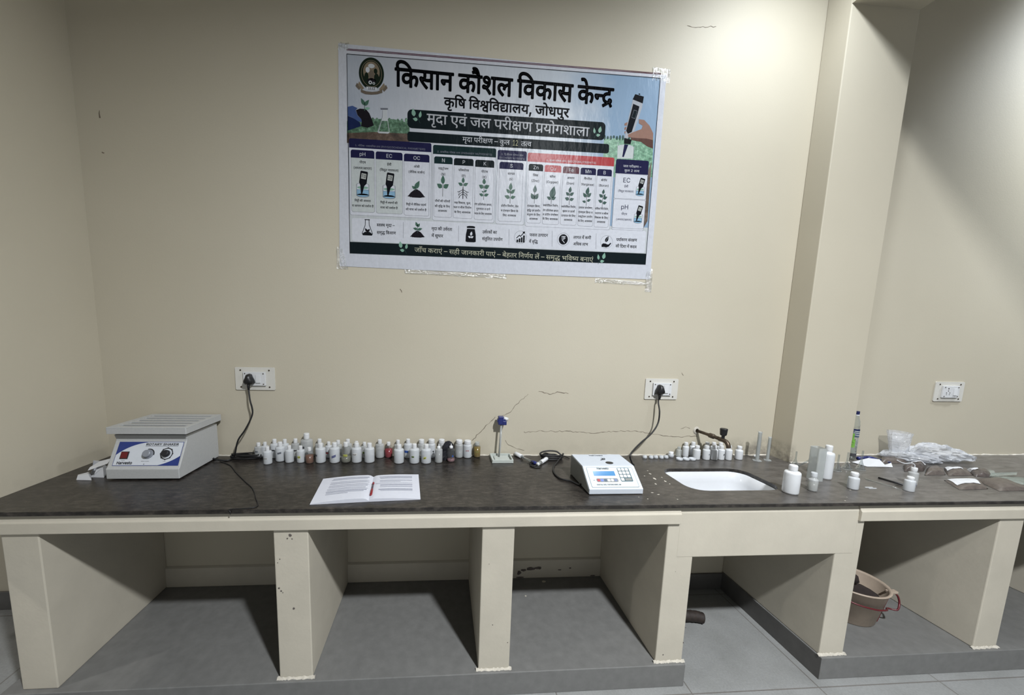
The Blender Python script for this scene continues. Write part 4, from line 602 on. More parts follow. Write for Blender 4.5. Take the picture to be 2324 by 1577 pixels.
STRINGS = {
'¶ROTARY SHAKER':(8297,[[0,0,0],[1,644,0],[2,1408,0],[3,2054,0],[0,2744,0],[4,3387,0],[5,4306,0],[6,4948,0],[3,5691,0],[7,6381,0],[8,7052,0],[0,7654,0]]),
'¶Harvesto':(4280,[[6,0,0],[9,743,0],[10,1305,0],[11,1681,0],[12,2243,0],[13,2826,0],[14,3354,0],[15,3681,0]]),
'¶POWER':(3633,[[16,0,0],[1,639,0],[17,1403,0],[8,2389,0],[0,2990,0]]),
'¶SPEED CONTROL':(8311,[[5,0,0],[16,642,0],[8,1280,0],[8,1881,0],[18,2482,0],[19,3444,0],[1,4175,0],[20,4939,0],[2,5693,0],[0,6338,0],[1,6982,0],[21,7746,0]]),
'¶TIMER':(3234,[[2,0,0],[22,646,0],[23,1086,0],[8,1990,0],[0,2591,0]]),
'¶R':(643,[[0,0,0]]),
'¶DIGITAL SOIL TESTING MINI LAB':(16545,[[18,0,0],[22,722,0],[24,1163,0],[22,1909,0],[2,2350,0],[3,2995,0],[21,3685,0],[5,4490,0],[1,5132,0],[22,5897,0],[21,6338,0],[2,7143,0],[8,7789,0],[5,8390,0],[2,9031,0],[22,9677,0],[20,10118,0],[24,10871,0],[23,11857,0],[22,12761,0],[20,13201,0],[22,13955,0],[21,14636,0],[3,15201,0],[25,15891,0]]),
'¶ON':(1518,[[1,0,0],[20,765,0]]),
'¶किसान कौशल विकास केन्द्र':(9762,[[26,0,0],[27,259,0],[28,1021,0],[29,1697,0],[30,1956,0],[27,2751,0],[31,3513,0],[32,3772,0],[33,4452,0],[26,5370,0],[34,5629,0],[27,6185,0],[29,6947,0],[28,7206,0],[27,8122,0],[35,8663,0],[36,8884,0],[37,9242,0]]),
'¶कृषि विश्\u200dवविद्यालय, जोधपुर':(9467,[[27,0,0],[38,541,0],[26,762,0],[39,1021,0],[26,1839,0],[34,2098,0],[40,2654,0],[26,3350,0],[34,3609,0],[41,4165,0],[29,4849,0],[33,5108,0],[42,5786,0],[43,6366,0],[44,6875,0],[45,7617,0],[46,7876,0],[47,8491,0],[48,9059,0],[49,9059,0]]),
'¶1112':(2593,[[50,0,0],[50,648,0],[50,1297,0],[51,1945,0]]),
'¶मृदा एवं जल परीक्षण प्रयोगशाला':(11383,[[52,0,0],[38,598,0],[53,598,0],[29,1118,0],[54,1617,0],[34,2170,0],[55,2726,0],[44,2966,0],[33,3708,0],[47,4626,0],[49,5194,0],[56,5603,0],[57,5862,0],[58,6574,0],[59,7537,0],[42,8105,0],[45,8685,0],[60,8944,0],[32,9507,0],[29,10187,0],[33,10446,0],[29,11124,0]]),
'¶मृदा परीक्षण – कुल':(6708,[[52,0,0],[38,598,0],[53,598,0],[29,1118,0],[47,1617,0],[49,2185,0],[56,2594,0],[57,2853,0],[58,3565,0],[61,4528,0],[27,5268,0],[48,5809,0],[33,6030,0]]),
'¶12':(1296,[[50,0,0],[51,648,0]]),
'¶तत्व':(1475,[[62,0,0],[63,570,0],[34,919,0]]),
'¶pH':(1355,[[64,0,0],[6,612,0]]),
'¶EC':(1331,[[8,0,0],[19,601,0]]),
'¶OC':(1495,[[1,0,0],[19,765,0]]),
'¶N':(753,[[20,0,0]]),
'¶P':(638,[[16,0,0]]),
'¶K':(671,[[7,0,0]]),
'¶S':(641,[[5,0,0]]),
'¶Zn':(1219,[[65,0,0],[66,629,0]]),
'¶Cu':(1321,[[19,0,0],[67,730,0]]),
'¶Fe':(1173,[[68,0,0],[12,590,0]]),
'¶Mn':(1494,[[23,0,0],[66,903,0]]),
'¶B':(654,[[25,0,0]]),
'¶ईसी':(1426,[[69,0,0],[28,491,0],[56,1167,0]]),
'¶(विद्युत चालकता)':(6252,[[70,0,0],[26,391,0],[34,650,0],[41,1206,0],[48,1890,0],[62,1890,0],[71,2700,0],[29,3334,0],[33,3593,0],[27,4271,0],[62,5033,0],[29,5603,0],[72,5862,0]]),
'¶0.8':(1565,[[73,0,0],[74,648,0],[75,917,0]]),
'¶पीएच':(2014,[[47,0,0],[56,568,0],[54,827,0],[71,1380,0]]),
'¶(अम्लता/क्षारता)':(5971,[[70,0,0],[76,391,0],[77,1155,0],[33,1505,0],[62,2183,0],[29,2753,0],[78,3012,0],[57,3372,0],[29,4084,0],[49,4343,0],[62,4752,0],[29,5322,0],[72,5581,0]]),
'¶7.2':(1565,[[79,0,0],[74,648,0],[51,917,0]]),
'¶जाँच कराएं – सही जानकारी पाएं – बेहतर निर्णय लें – समृद्ध भविष्य बनाएं':(25682,[[44,0,0],[29,742,0],[80,1001,0],[71,1001,0],[27,1875,0],[49,2637,0],[29,3046,0],[54,3305,0],[55,3870,0],[61,4098,0],[28,4838,0],[81,5514,0],[56,6045,0],[44,6544,0],[29,7286,0],[30,7545,0],[27,8100,0],[29,8862,0],[49,9121,0],[56,9530,0],[47,10029,0],[29,10597,0],[54,10856,0],[55,11421,0],[61,11649,0],[82,12389,0],[35,12960,0],[81,12960,0],[62,13491,0],[49,14061,0],[26,14710,0],[30,14969,0],[58,15524,0],[83,16247,0],[42,16247,0],[33,17067,0],[84,17745,0],[61,17985,0],[28,18725,0],[52,19401,0],[38,19999,0],[85,19999,0],[86,21030,0],[26,21733,0],[34,21992,0],[87,22548,0],[42,22924,0],[82,23744,0],[30,24315,0],[29,24870,0],[54,25129,0],[55,25694,0]]),
'¶1. भौतिक-रासायनिक तत्व (PHYSICOCHEMICAL PARAMETERS)':(27834,[[50,0,0],[74,648,0],[86,1157,0],[31,1860,0],[26,2119,0],[62,2378,0],[27,2948,0],[88,3710,0],[49,4358,0],[29,4767,0],[28,5026,0],[29,5702,0],[42,5961,0],[26,6541,0],[30,6800,0],[27,7355,0],[62,8357,0],[63,8927,0],[34,9276,0],[70,10072,0],[16,10463,0],[6,11102,0],[4,11845,0],[5,12524,0],[22,13165,0],[19,13606,0],[1,14337,0],[19,15101,0],[6,15832,0],[8,16575,0],[23,17176,0],[22,18079,0],[19,18520,0],[3,19251,0],[21,19941,0],[16,20746,0],[3,21385,0],[0,22075,0],[3,22718,0],[23,23408,0],[8,24311,0],[2,24913,0],[8,25558,0],[0,26159,0],[5,26803,0],[72,27444,0]]),
'¶2. प्राथमिक पोषक तत्व (PRIMARY NUTRIENTS)':(20136,[[51,0,0],[74,648,0],[59,1157,0],[29,1725,0],[89,1984,0],[26,2626,0],[52,2885,0],[27,3483,0],[47,4485,0],[45,5053,0],[39,5312,0],[27,5890,0],[62,6892,0],[63,7462,0],[34,7811,0],[70,8607,0],[16,8998,0],[0,9636,0],[22,10280,0],[23,10721,0],[3,11624,0],[0,12314,0],[4,12958,0],[20,13876,0],[90,14630,0],[2,15374,0],[0,16019,0],[22,16663,0],[8,17104,0],[20,17705,0],[2,18458,0],[5,19104,0],[72,19745,0]]),
'¶3. द्वितीयक पोषक तत्व':(8328,[[91,0,0],[74,648,0],[26,1157,0],[92,1416,0],[62,2036,0],[56,2606,0],[42,2865,0],[27,3445,0],[47,4447,0],[45,5015,0],[39,5274,0],[27,5852,0],[62,6854,0],[63,7424,0],[34,7773,0]]),
'¶(SECONDARY NUTRIENTS)':(13115,[[70,0,0],[5,391,0],[8,1032,0],[19,1633,0],[1,2364,0],[20,3128,0],[18,3882,0],[3,4604,0],[0,5293,0],[4,5937,0],[20,6856,0],[90,7609,0],[2,8353,0],[0,8999,0],[22,9642,0],[8,10083,0],[20,10684,0],[2,11438,0],[5,12083,0],[72,12725,0]]),
'¶4. सूक्ष्म पोषक तत्व (MICRONUTRIENTS)':(17386,[[93,0,0],[74,648,0],[28,1157,0],[94,1833,0],[95,1833,0],[52,2293,0],[47,3131,0],[45,3699,0],[39,3958,0],[27,4536,0],[62,5538,0],[63,6108,0],[34,6457,0],[70,7253,0],[23,7644,0],[22,8547,0],[19,8988,0],[0,9718,0],[1,10362,0],[20,11127,0],[90,11880,0],[2,12624,0],[0,13270,0],[22,13913,0],[8,14354,0],[20,14955,0],[2,15709,0],[5,16354,0],[72,16996,0]]),
'¶जल परीक्षण –':(5071,[[44,0,0],[33,742,0],[47,1660,0],[49,2228,0],[56,2637,0],[57,2896,0],[58,3608,0],[61,4571,0]]),
'¶कुल 2 तत्व':(4043,[[27,0,0],[48,541,0],[33,762,0],[51,1680,0],[62,2568,0],[63,3138,0],[34,3487,0]]),
'¶7.0':(1565,[[79,0,0],[74,648,0],[73,917,0]]),
'¶मिट्टी की अम्लता':(5742,[[26,0,0],[52,259,0],[96,857,0],[56,1361,0],[27,1860,0],[56,2622,0],[76,3121,0],[77,3885,0],[33,4235,0],[62,4913,0],[29,5483,0]]),
'¶या क्षारता को दर्शाता है':(7848,[[42,0,0],[29,580,0],[57,1079,0],[29,1791,0],[49,2050,0],[62,2459,0],[29,3029,0],[27,3528,0],[45,4290,0],[53,4789,0],[32,5309,0],[29,5989,0],[83,6248,0],[62,6248,0],[29,6818,0],[81,7317,0],[97,7848,0]]),
'¶1.25':(2213,[[50,0,0],[74,648,0],[51,917,0],[98,1565,0]]),
'¶मिट्टी में लवणों की':(6175,[[26,0,0],[52,259,0],[96,857,0],[56,1361,0],[52,1860,0],[84,2458,0],[33,2698,0],[34,3376,0],[58,3932,0],[99,4655,0],[27,5154,0],[56,5916,0]]),
'¶मात्रा को दर्शाता है':(6228,[[52,0,0],[29,598,0],[100,857,0],[29,1409,0],[27,1908,0],[45,2670,0],[53,3169,0],[32,3689,0],[29,4369,0],[83,4628,0],[62,4628,0],[29,5198,0],[81,5697,0],[97,6228,0]]),
'¶ओसी':(1958,[[101,0,0],[28,1023,0],[56,1699,0]]),
'¶(जैविक कार्बन)':(5487,[[70,0,0],[44,391,0],[97,1133,0],[26,1133,0],[34,1392,0],[27,1948,0],[27,2950,0],[29,3712,0],[82,3971,0],[83,4542,0],[30,4542,0],[72,5097,0]]),
'¶मिट्टी में जैविक पदार्थ':(7246,[[26,0,0],[52,259,0],[96,857,0],[56,1361,0],[52,1860,0],[84,2458,0],[44,2698,0],[97,3440,0],[26,3440,0],[34,3699,0],[27,4255,0],[47,5257,0],[53,5825,0],[29,6345,0],[89,6604,0],[83,7246,0]]),
'¶की मात्रा को दर्शाता है':(7489,[[27,0,0],[56,762,0],[52,1261,0],[29,1859,0],[100,2118,0],[29,2670,0],[27,3169,0],[45,3931,0],[53,4430,0],[32,4950,0],[29,5630,0],[83,5889,0],[62,5889,0],[29,6459,0],[81,6958,0],[97,7489,0]]),
'¶नाइट्रोजन':(3365,[[30,0,0],[29,555,0],[102,814,0],[103,1305,0],[45,1809,0],[44,2068,0],[30,2810,0]]),
'¶(N)':(1534,[[70,0,0],[20,391,0],[72,1144,0]]),
'¶पौधों की पत्तियों':(5549,[[47,0,0],[31,568,0],[46,827,0],[99,1442,0],[27,1941,0],[56,2703,0],[47,3202,0],[26,3770,0],[104,4029,0],[42,4710,0],[99,5290,0]]),
'¶की वृद्धि के लिए':(5599,[[27,0,0],[56,762,0],[34,1261,0],[38,1817,0],[26,1817,0],[85,2076,0],[27,3107,0],[35,3648,0],[26,4109,0],[33,4368,0],[54,5046,0]]),
'¶आवश्यक':(3328,[[105,0,0],[34,1023,0],[106,1579,0],[42,1986,0],[27,2566,0]]),
'¶फॉस्फोरस':(3565,[[107,0,0],[108,771,0],[109,1030,0],[45,2221,0],[49,2480,0],[28,2889,0]]),
'¶(P)':(1419,[[70,0,0],[16,391,0],[72,1029,0]]),
'¶जड़ विकास, फूल,':(6297,[[44,0,0],[110,742,0],[26,1559,0],[34,1818,0],[27,2374,0],[29,3136,0],[28,3395,0],[43,4071,0],[107,4580,0],[94,5129,0],[33,5351,0],[43,6029,0]]),
'¶फल व बीज निर्माण':(6691,[[107,0,0],[33,771,0],[34,1689,0],[82,2485,0],[56,3056,0],[44,3315,0],[26,4297,0],[30,4556,0],[52,5111,0],[29,5709,0],[83,5968,0],[58,5968,0]]),
'¶के लिए आवश्यक':(6060,[[27,0,0],[35,541,0],[26,1002,0],[33,1261,0],[54,1939,0],[105,2732,0],[34,3755,0],[106,4311,0],[42,4718,0],[27,5298,0]]),
'¶पोटाश':(2270,[[47,0,0],[45,568,0],[111,827,0],[29,1331,0],[32,1590,0]]),
'¶(K)':(1453,[[70,0,0],[7,391,0],[72,1062,0]]),
'¶रोग प्रतिरोधक क्षमता,':(7560,[[49,0,0],[45,409,0],[60,668,0],[59,1471,0],[26,2039,0],[62,2298,0],[49,2868,0],[45,3277,0],[46,3536,0],[27,4151,0],[57,5153,0],[52,5865,0],[62,6463,0],[29,7033,0],[43,7292,0]]),
'¶गुणवत्ता व दाने':(5152,[[60,0,0],[48,563,0],[58,563,0],[34,1286,0],[104,1842,0],[29,2523,0],[34,3022,0],[53,3818,0],[29,4338,0],[30,4597,0],[35,5152,0]]),
'¶भराव के लिए आवश्यक':(8227,[[86,0,0],[49,703,0],[29,1112,0],[34,1371,0],[27,2167,0],[35,2708,0],[26,3169,0],[33,3428,0],[54,4106,0],[105,4899,0],[34,5922,0],[106,6478,0],[42,6885,0],[27,7465,0]]),
'¶सल्फर':(2356,[[28,0,0],[112,676,0],[107,1176,0],[49,1947,0]]),
'¶(S)':(1422,[[70,0,0],[5,391,0],[72,1032,0]]),
'¶प्रोटीन निर्माण, तेल':(6535,[[59,0,0],[45,568,0],[111,827,0],[56,1331,0],[30,1590,0],[26,2385,0],[30,2644,0],[52,3199,0],[29,3797,0],[83,4056,0],[58,4056,0],[43,4779,0],[62,5288,0],[35,5858,0],[33,5858,0]]),
'¶व एंजाइम क्रिया के':(6541,[[34,0,0],[54,796,0],[55,1361,0],[44,1349,0],[29,2091,0],[102,2350,0],[52,2841,0],[26,3679,0],[113,3938,0],[42,4700,0],[29,5280,0],[27,5779,0],[35,6320,0]]),
'¶लिए आवश्यक':(5058,[[26,0,0],[33,259,0],[54,937,0],[105,1730,0],[34,2753,0],[106,3309,0],[42,3716,0],[27,4296,0]]),
'¶जिंक':(1763,[[26,0,0],[44,259,0],[55,1001,0],[27,1001,0]]),
'¶(Zinc)':(2814,[[70,0,0],[65,391,0],[114,1020,0],[66,1262,0],[115,1853,0],[72,2424,0]]),
'¶एंजाइम क्रिया,':(5011,[[54,0,0],[55,565,0],[44,553,0],[29,1295,0],[102,1554,0],[52,2045,0],[26,2883,0],[113,3142,0],[42,3904,0],[29,4484,0],[43,4743,0]]),
'¶वृद्धि एवं हार्मोन':(5397,[[34,0,0],[38,556,0],[26,556,0],[85,815,0],[54,1846,0],[34,2399,0],[55,2955,0],[81,3195,0],[29,3726,0],[52,3985,0],[116,4583,0],[30,4842,0]]),
'¶संतुलन के लिए':(5211,[[28,0,0],[55,676,0],[62,676,0],[48,1246,0],[33,1246,0],[30,1924,0],[27,2719,0],[35,3260,0],[26,3721,0],[33,3980,0],[54,4658,0]]),
'¶कॉपर':(1998,[[27,0,0],[108,762,0],[47,1021,0],[49,1589,0]]),
'¶(Copper)':(4295,[[70,0,0],[19,391,0],[15,1121,0],[64,1721,0],[64,2333,0],[12,2945,0],[10,3528,0],[72,3905,0]]),
'¶क्लोरोफिल निर्माण,':(6818,[[117,0,0],[33,603,0],[45,1281,0],[49,1540,0],[45,1949,0],[26,2208,0],[107,2467,0],[33,3238,0],[26,4156,0],[30,4415,0],[52,4970,0],[29,5568,0],[83,5827,0],[58,5827,0],[43,6550,0]]),
'¶रोग प्रतिरोधक क्षमता':(7292,[[49,0,0],[45,409,0],[60,668,0],[59,1471,0],[26,2039,0],[62,2298,0],[49,2868,0],[45,3277,0],[46,3536,0],[27,4151,0],[57,5153,0],[52,5865,0],[62,6463,0],[29,7033,0]]),
'¶व प्रोटीन संश्लेषण':(6212,[[34,0,0],[59,796,0],[45,1364,0],[111,1623,0],[56,2127,0],[30,2386,0],[28,3181,0],[55,3857,0],[118,3857,0],[35,4911,0],[39,4911,0],[58,5489,0]]),
'¶आयरन':(2567,[[105,0,0],[42,1023,0],[49,1603,0],[30,2012,0]]),
'¶(Iron)':(2789,[[70,0,0],[22,391,0],[10,832,0],[15,1208,0],[66,1808,0],[72,2398,0]]),
'¶श्वसन व ऊर्जा':(4729,[[40,0,0],[28,696,0],[30,1372,0],[34,2167,0],[119,2963,0],[44,3728,0],[29,4470,0],[83,4729,0]]),
'¶उत्पादन के लिए':(5531,[[120,0,0],[63,548,0],[47,897,0],[29,1465,0],[53,1724,0],[30,2244,0],[27,3039,0],[35,3580,0],[26,4041,0],[33,4300,0],[54,4978,0]]),
'¶मैंगनीज':(2717,[[52,0,0],[121,598,0],[60,598,0],[30,1161,0],[56,1716,0],[44,1975,0]]),
'¶(Manganese)':(6296,[[70,0,0],[23,391,0],[9,1294,0],[66,1855,0],[122,2446,0],[9,3060,0],[66,3621,0],[12,4212,0],[13,4795,0],[12,5323,0],[72,5906,0]]),
'¶प्रकाश संश्लेषण,':(5808,[[59,0,0],[27,568,0],[29,1330,0],[32,1589,0],[28,2509,0],[55,3185,0],[118,3185,0],[35,4239,0],[39,4239,0],[58,4817,0],[43,5540,0]]),
'¶एंजाइम क्रिया व':(5539,[[54,0,0],[55,565,0],[44,553,0],[29,1295,0],[102,1554,0],[52,2045,0],[26,2883,0],[113,3142,0],[42,3904,0],[29,4484,0],[34,4983,0]]),
'¶नाइट्रोजन उपयोग':(6123,[[30,0,0],[29,555,0],[102,814,0],[103,1305,0],[45,1809,0],[44,2068,0],[30,2810,0],[120,3605,0],[47,4153,0],[42,4721,0],[45,5301,0],[60,5560,0]]),
'¶बोरॉन':(2053,[[82,0,0],[45,571,0],[49,830,0],[108,1239,0],[30,1498,0]]),
'¶(Boron)':(3602,[[70,0,0],[25,391,0],[15,1045,0],[10,1645,0],[15,2021,0],[66,2621,0],[72,3211,0]]),
'¶कोशिका भित्ति निर्माण,':(8025,[[27,0,0],[45,762,0],[26,1021,0],[32,1280,0],[27,1960,0],[29,2722,0],[26,3221,0],[86,3480,0],[26,4183,0],[104,4442,0],[26,5363,0],[30,5622,0],[52,6177,0],[29,6775,0],[83,7034,0],[58,7034,0],[43,7757,0]]),
'¶परागण व बीज':(5130,[[47,0,0],[49,568,0],[29,977,0],[60,1236,0],[58,1799,0],[34,2762,0],[82,3558,0],[56,4129,0],[44,4388,0]]),
'¶विकास के लिए':(5244,[[26,0,0],[34,259,0],[27,815,0],[29,1577,0],[28,1836,0],[27,2752,0],[35,3293,0],[26,3754,0],[33,4013,0],[54,4691,0]]),
'¶स्वस्थ मृदा –':(4324,[[123,0,0],[34,389,0],[124,945,0],[52,2207,0],[38,2805,0],[53,2805,0],[29,3325,0],[61,3824,0]]),
'¶समृद्ध किसान':(4816,[[28,0,0],[52,676,0],[38,1274,0],[85,1274,0],[26,2305,0],[27,2564,0],[28,3326,0],[29,4002,0],[30,4261,0]]),
'¶मृदा की उर्वरता':(5220,[[52,0,0],[38,598,0],[53,598,0],[29,1118,0],[27,1617,0],[56,2379,0],[120,2878,0],[34,3426,0],[83,3982,0],[49,3982,0],[62,4391,0],[29,4961,0]]),
'¶में सुधार':(2797,[[52,0,0],[84,598,0],[28,838,0],[48,1514,0],[46,1514,0],[29,2129,0],[49,2388,0]]),
'¶उर्वरकों का':(3795,[[120,0,0],[34,548,0],[83,1104,0],[49,1104,0],[27,1513,0],[99,2275,0],[27,2774,0],[29,3536,0]]),
'¶संतुलित उपयोग':(5511,[[28,0,0],[55,676,0],[62,676,0],[48,1246,0],[26,1246,0],[33,1505,0],[62,2183,0],[120,2993,0],[47,3541,0],[42,4109,0],[45,4689,0],[60,4948,0]]),
'¶फसल उत्पादन':(5164,[[107,0,0],[28,771,0],[33,1447,0],[120,2365,0],[63,2913,0],[47,3262,0],[29,3830,0],[53,4089,0],[30,4609,0]]),
'¶में वृद्धि':(2444,[[52,0,0],[84,598,0],[34,838,0],[38,1394,0],[26,1394,0],[85,1653,0]]),
'¶लागत में कमी':(4767,[[33,0,0],[29,678,0],[60,937,0],[62,1500,0],[52,2310,0],[84,2908,0],[27,3148,0],[52,3910,0],[56,4508,0]]),
'¶अधिक लाभ':(4280,[[76,0,0],[26,764,0],[46,1023,0],[27,1638,0],[33,2640,0],[29,3318,0],[86,3577,0]]),
'¶पर्यावरण संरक्षण':(5855,[[47,0,0],[42,568,0],[29,1148,0],[83,1407,0],[34,1407,0],[49,1963,0],[58,2372,0],[28,3335,0],[55,4011,0],[49,4011,0],[57,4420,0],[58,5132,0]]),
'¶की दिशा में कदम':(5937,[[27,0,0],[56,762,0],[26,1261,0],[53,1520,0],[32,2040,0],[29,2720,0],[52,3219,0],[84,3817,0],[27,4057,0],[53,4819,0],[52,5339,0]]),
}
_gc = {}
def glyph(k, bold=0):
    """flattened, optionally thickened contours of character k -> (points, triangles)"""
    if (k, bold) in _gc: return _gc[(k, bold)]
    cs = []
    for flat_ in GLYPHS[k]:
        pts = [(flat_[i], flat_[i + 1] >> 1, flat_[i + 1] & 1) for i in range(0, len(flat_), 2)]
        if len(pts) < 3: continue
        n = len(pts); full = []
        for i in range(n):
            a, b = pts[i], pts[(i + 1) % n]
            full.append(a)
            if not a[2] and not b[2]: full.append(((a[0] + b[0]) / 2, (a[1] + b[1]) / 2, 1))
        s = next(i for i, p in enumerate(full) if p[2]); full = full[s:] + full[:s] + [full[s]]
        out = []; i = 0
        while i < len(full) - 1:
            a = full[i]
            if full[i + 1][2]: out.append(a[:2]); i += 1
            else:
                b, c = full[i + 1], full[i + 2]
                for t in (0, .34, .67): out.append(((1 - t) ** 2 * a[0] + 2 * t * (1 - t) * b[0] + t * t * c[0], (1 - t) ** 2 * a[1] + 2 * t * (1 - t) * b[1] + t * t * c[1]))
                i += 2
        o2 = [p for j, p in enumerate(out) if (Vector(p) - Vector(out[j - 1])).length > .8]
        if len(o2) > 2: cs.append(o2)
    def area(c): return sum(c[i - 1][0] * c[i][1] - c[i][0] * c[i - 1][1] for i in range(len(c))) / 2
    outs = [c for c in cs if area(c) < 0]; holes = [c for c in cs if area(c) >= 0]
    if not outs: outs, holes = holes, []
    def inside(p, c):
        r = False
        for i in range(len(c)):
            (x1, y1), (x2, y2) = c[i - 1], c[i]
            if (y1 > p[1]) != (y2 > p[1]) and p[0] < (x2 - x1) * (p[1] - y1) / (y2 - y1) + x1: r = not r
        return r
    P = []; T = []
    for o in outs:
        hs = [h for h in holes if inside(h[0], o)]
        lp = [o] + hs; tr = tessellate_polygon([[Vector((x, y, 0)) for x, y in l] for l in lp])
        b = len(P); P += [p for l in lp for p in l]; T += [tuple(b + i for i in t) for t in tr]
    if bold:   # a heavier weight: a stroke laid along every contour
        for c in cs:
            for i in range(len(c)):
                p, q = Vector(c[i - 1]), Vector(c[i]); d = (q - p).normalized() * bold; n = Vector((-d.y, d.x)); e = d * .35
                b = len(P); P += [tuple(p - e + n), tuple(p - e - n), tuple(q + e - n), tuple(q + e + n)]; T += [(b, b + 1, b + 2), (b, b + 2, b + 3)]
    T = [t if (P[t[1]][0] - P[t[0]][0]) * (P[t[2]][1] - P[t[0]][1]) - (P[t[1]][1] - P[t[0]][1]) * (P[t[2]][0] - P[t[0]][0]) > 0 else t[::-1] for t in T]
    _gc[(k, bold)] = (P, T); return P, T
def text_width(s, S): return STRINGS[s][0] * S
def put_text(mb, s, O, ex, ey, S, align='c', fit=None, bold=0):
    """s at origin O (Vector) along unit vectors ex, ey; S metres per 1000 units"""
    adv, gl = STRINGS[s]; sx = S / 1000; sy = S / 1000
    if fit: sx = fit / adv
    off = {'c': -adv * sx / 2, 'l': 0, 'r': -adv * sx}[align]
    nrm = ex.cross(ey)
    for j, (k, x, y) in enumerate(gl):
        P, T = glyph(k, bold)
        mb.add([O + ex * (off + (x + p[0]) * sx) + ey * ((y + p[1]) * sy) + nrm * (2e-5 * (j % 3)) for p in P], T)

# ------------------------------------------------------------------ wall sockets, plugs and leads
def socket(name_label, X0, X1, Z0, Z1, swX, plug=None, holes=True):
    y = WY; w = X1 - X0; h = Z1 - Z0; cx = (X0 + X1) / 2; cz = (Z0 + Z1) / 2
    t = thing('wall_socket', (cx, y, cz), name_label, 'wall socket', 'switched sockets on the back wall')
    mb = MB(M_socket); mb.extrude([rrect(X0, X1, Z0, Z1, .006)], y - .006, y - .0005, 'y'); mb.build('back_plate', t, .0015)
    iw, ih = w * .56, h * .60
    mb = MB(M_white); mb.box(cx - iw / 2, cx + iw / 2, y - .016, y - .0062, cz - ih / 2, cz + ih / 2); mb.build('module_plate', t, .0015)
    mb = MB(M_white); sx = cx + swX * iw; mb.extrude([[(y - .0162, cz - .021), (y - .0215, cz - .021), (y - .0180, cz + .021), (y - .0162, cz + .021)]], sx - .0115, sx + .0115, 'x'); mb.build('switch_rocker', t, .001)
    px = cx - iw * .19
    if holes:
        mb = MB(M_black)
        for dx, dz, r in [(0, .020, .0038), (0, .006, .003), (-.011, -.006, .003), (.011, -.006, .003), (-.010, -.016, .0022), (.010, -.016, .0022)]:
            mb.extrude([[(px + dx + r * math.cos(a * PI / 5), cz + dz + r * math.sin(a * PI / 5)) for a in range(10)]], y - .0166, y - .0161, 'y')
        mb.build('pin_holes', t)
    for fx, fz, r, yy in [(-.36, -.37, .0042, .0064), (.36, -.37, .0042, .0064), (-.36, .37, .0042, .0064), (.36, .37, .0042, .0064), (-.23, -.23, .003, .0164), (.23, -.23, .003, .0164), (-.23, .23, .003, .0164), (.23, .23, .003, .0164)]:
        mb = MB(M_brass); mb.extrude([[(cx + fx * w + r * math.cos(a * PI / 5), cz + fz * h + r * math.sin(a * PI / 5)) for a in range(10)]], y - yy - .0012, y - yy + .0003, 'y'); mb.build('screw', t)
    return px, cz
M_socket = pm('socket_plate_cream', (0.76, 0.74, 0.68), 0.4, 0.03, 20)
def _s(x): return x * 1.011
def _z(z): return 1.5593 + (z - 1.5593) * 1.011
px1, cz1 = socket('white switched socket with a black plug, above the shaker and the reagent bottles', _s(-1.067), _s(-.868), _z(1.226), _z(1.345), .18)
px2, cz2 = socket('white switched socket with a black plug, above the blue-screened tester and small white bottles', _s(1.150), _s(1.343), _z(1.198), _z(1.316), .20)
px3, cz3 = socket('white switched socket with empty pin holes, right of the column', _s(2.958), _s(3.150), _z(1.203), _z(1.322), .24)

def lead(label, px, cz, pts, r=.0042, group=None):
    y0 = WY - .0165
    t = thing('power_lead', (px, WY - .02, cz), label, 'power lead', group)
    mb = MB(M_black); mb.smooth = True
    # three-pin plug: a rounded triangular body with a grip, its strain relief hanging down
    prof = [(0, .030), (.011, .026), (.016, .012), (.024, -.004), (.026, -.018), (.018, -.024), (.008, -.027), (-.008, -.027), (-.018, -.024), (-.026, -.018), (-.024, -.004), (-.016, .012), (-.011, .026)]
    rings = [(1.0, y0), (1.0, y0 - .012), (.88, y0 - .024), (.55, y0 - .034)]
    vs = []; fs = []; n = len(prof)
    for s, y in rings: vs += [(px + x * s, y, cz - .002 + z * s) for x, z in prof]
    for j in range(3):
        for i in range(n): fs.append((j * n + i, j * n + (i + 1) % n, (j + 1) * n + (i + 1) % n, (j + 1) * n + i))
    fs += [tuple(range(n)), tuple(3 * n + i for i in range(n))]
    mb.add(vs, fs); mb.tube([(px - .001, y0 - .014, cz - .020), (px - .002, y0 - .014, cz - .036), (px - .002, y0 - .014, cz - .056)], .0075, 10, taper=[1.2, 1, .75])
    mb.build('plug', t)
    mb = MB(M_rubber); mb.smooth = True
    mb.tube(curve([(px - .002, y0 - .014, cz - .050)] + pts, 8), r, 8); mb.build('cable', t)
    return t
def wp(u, v, y): return tuple(at_y(u, v, y))
def cp(u, v, h=.0046): return tuple(at_z(u, v, HT + h))

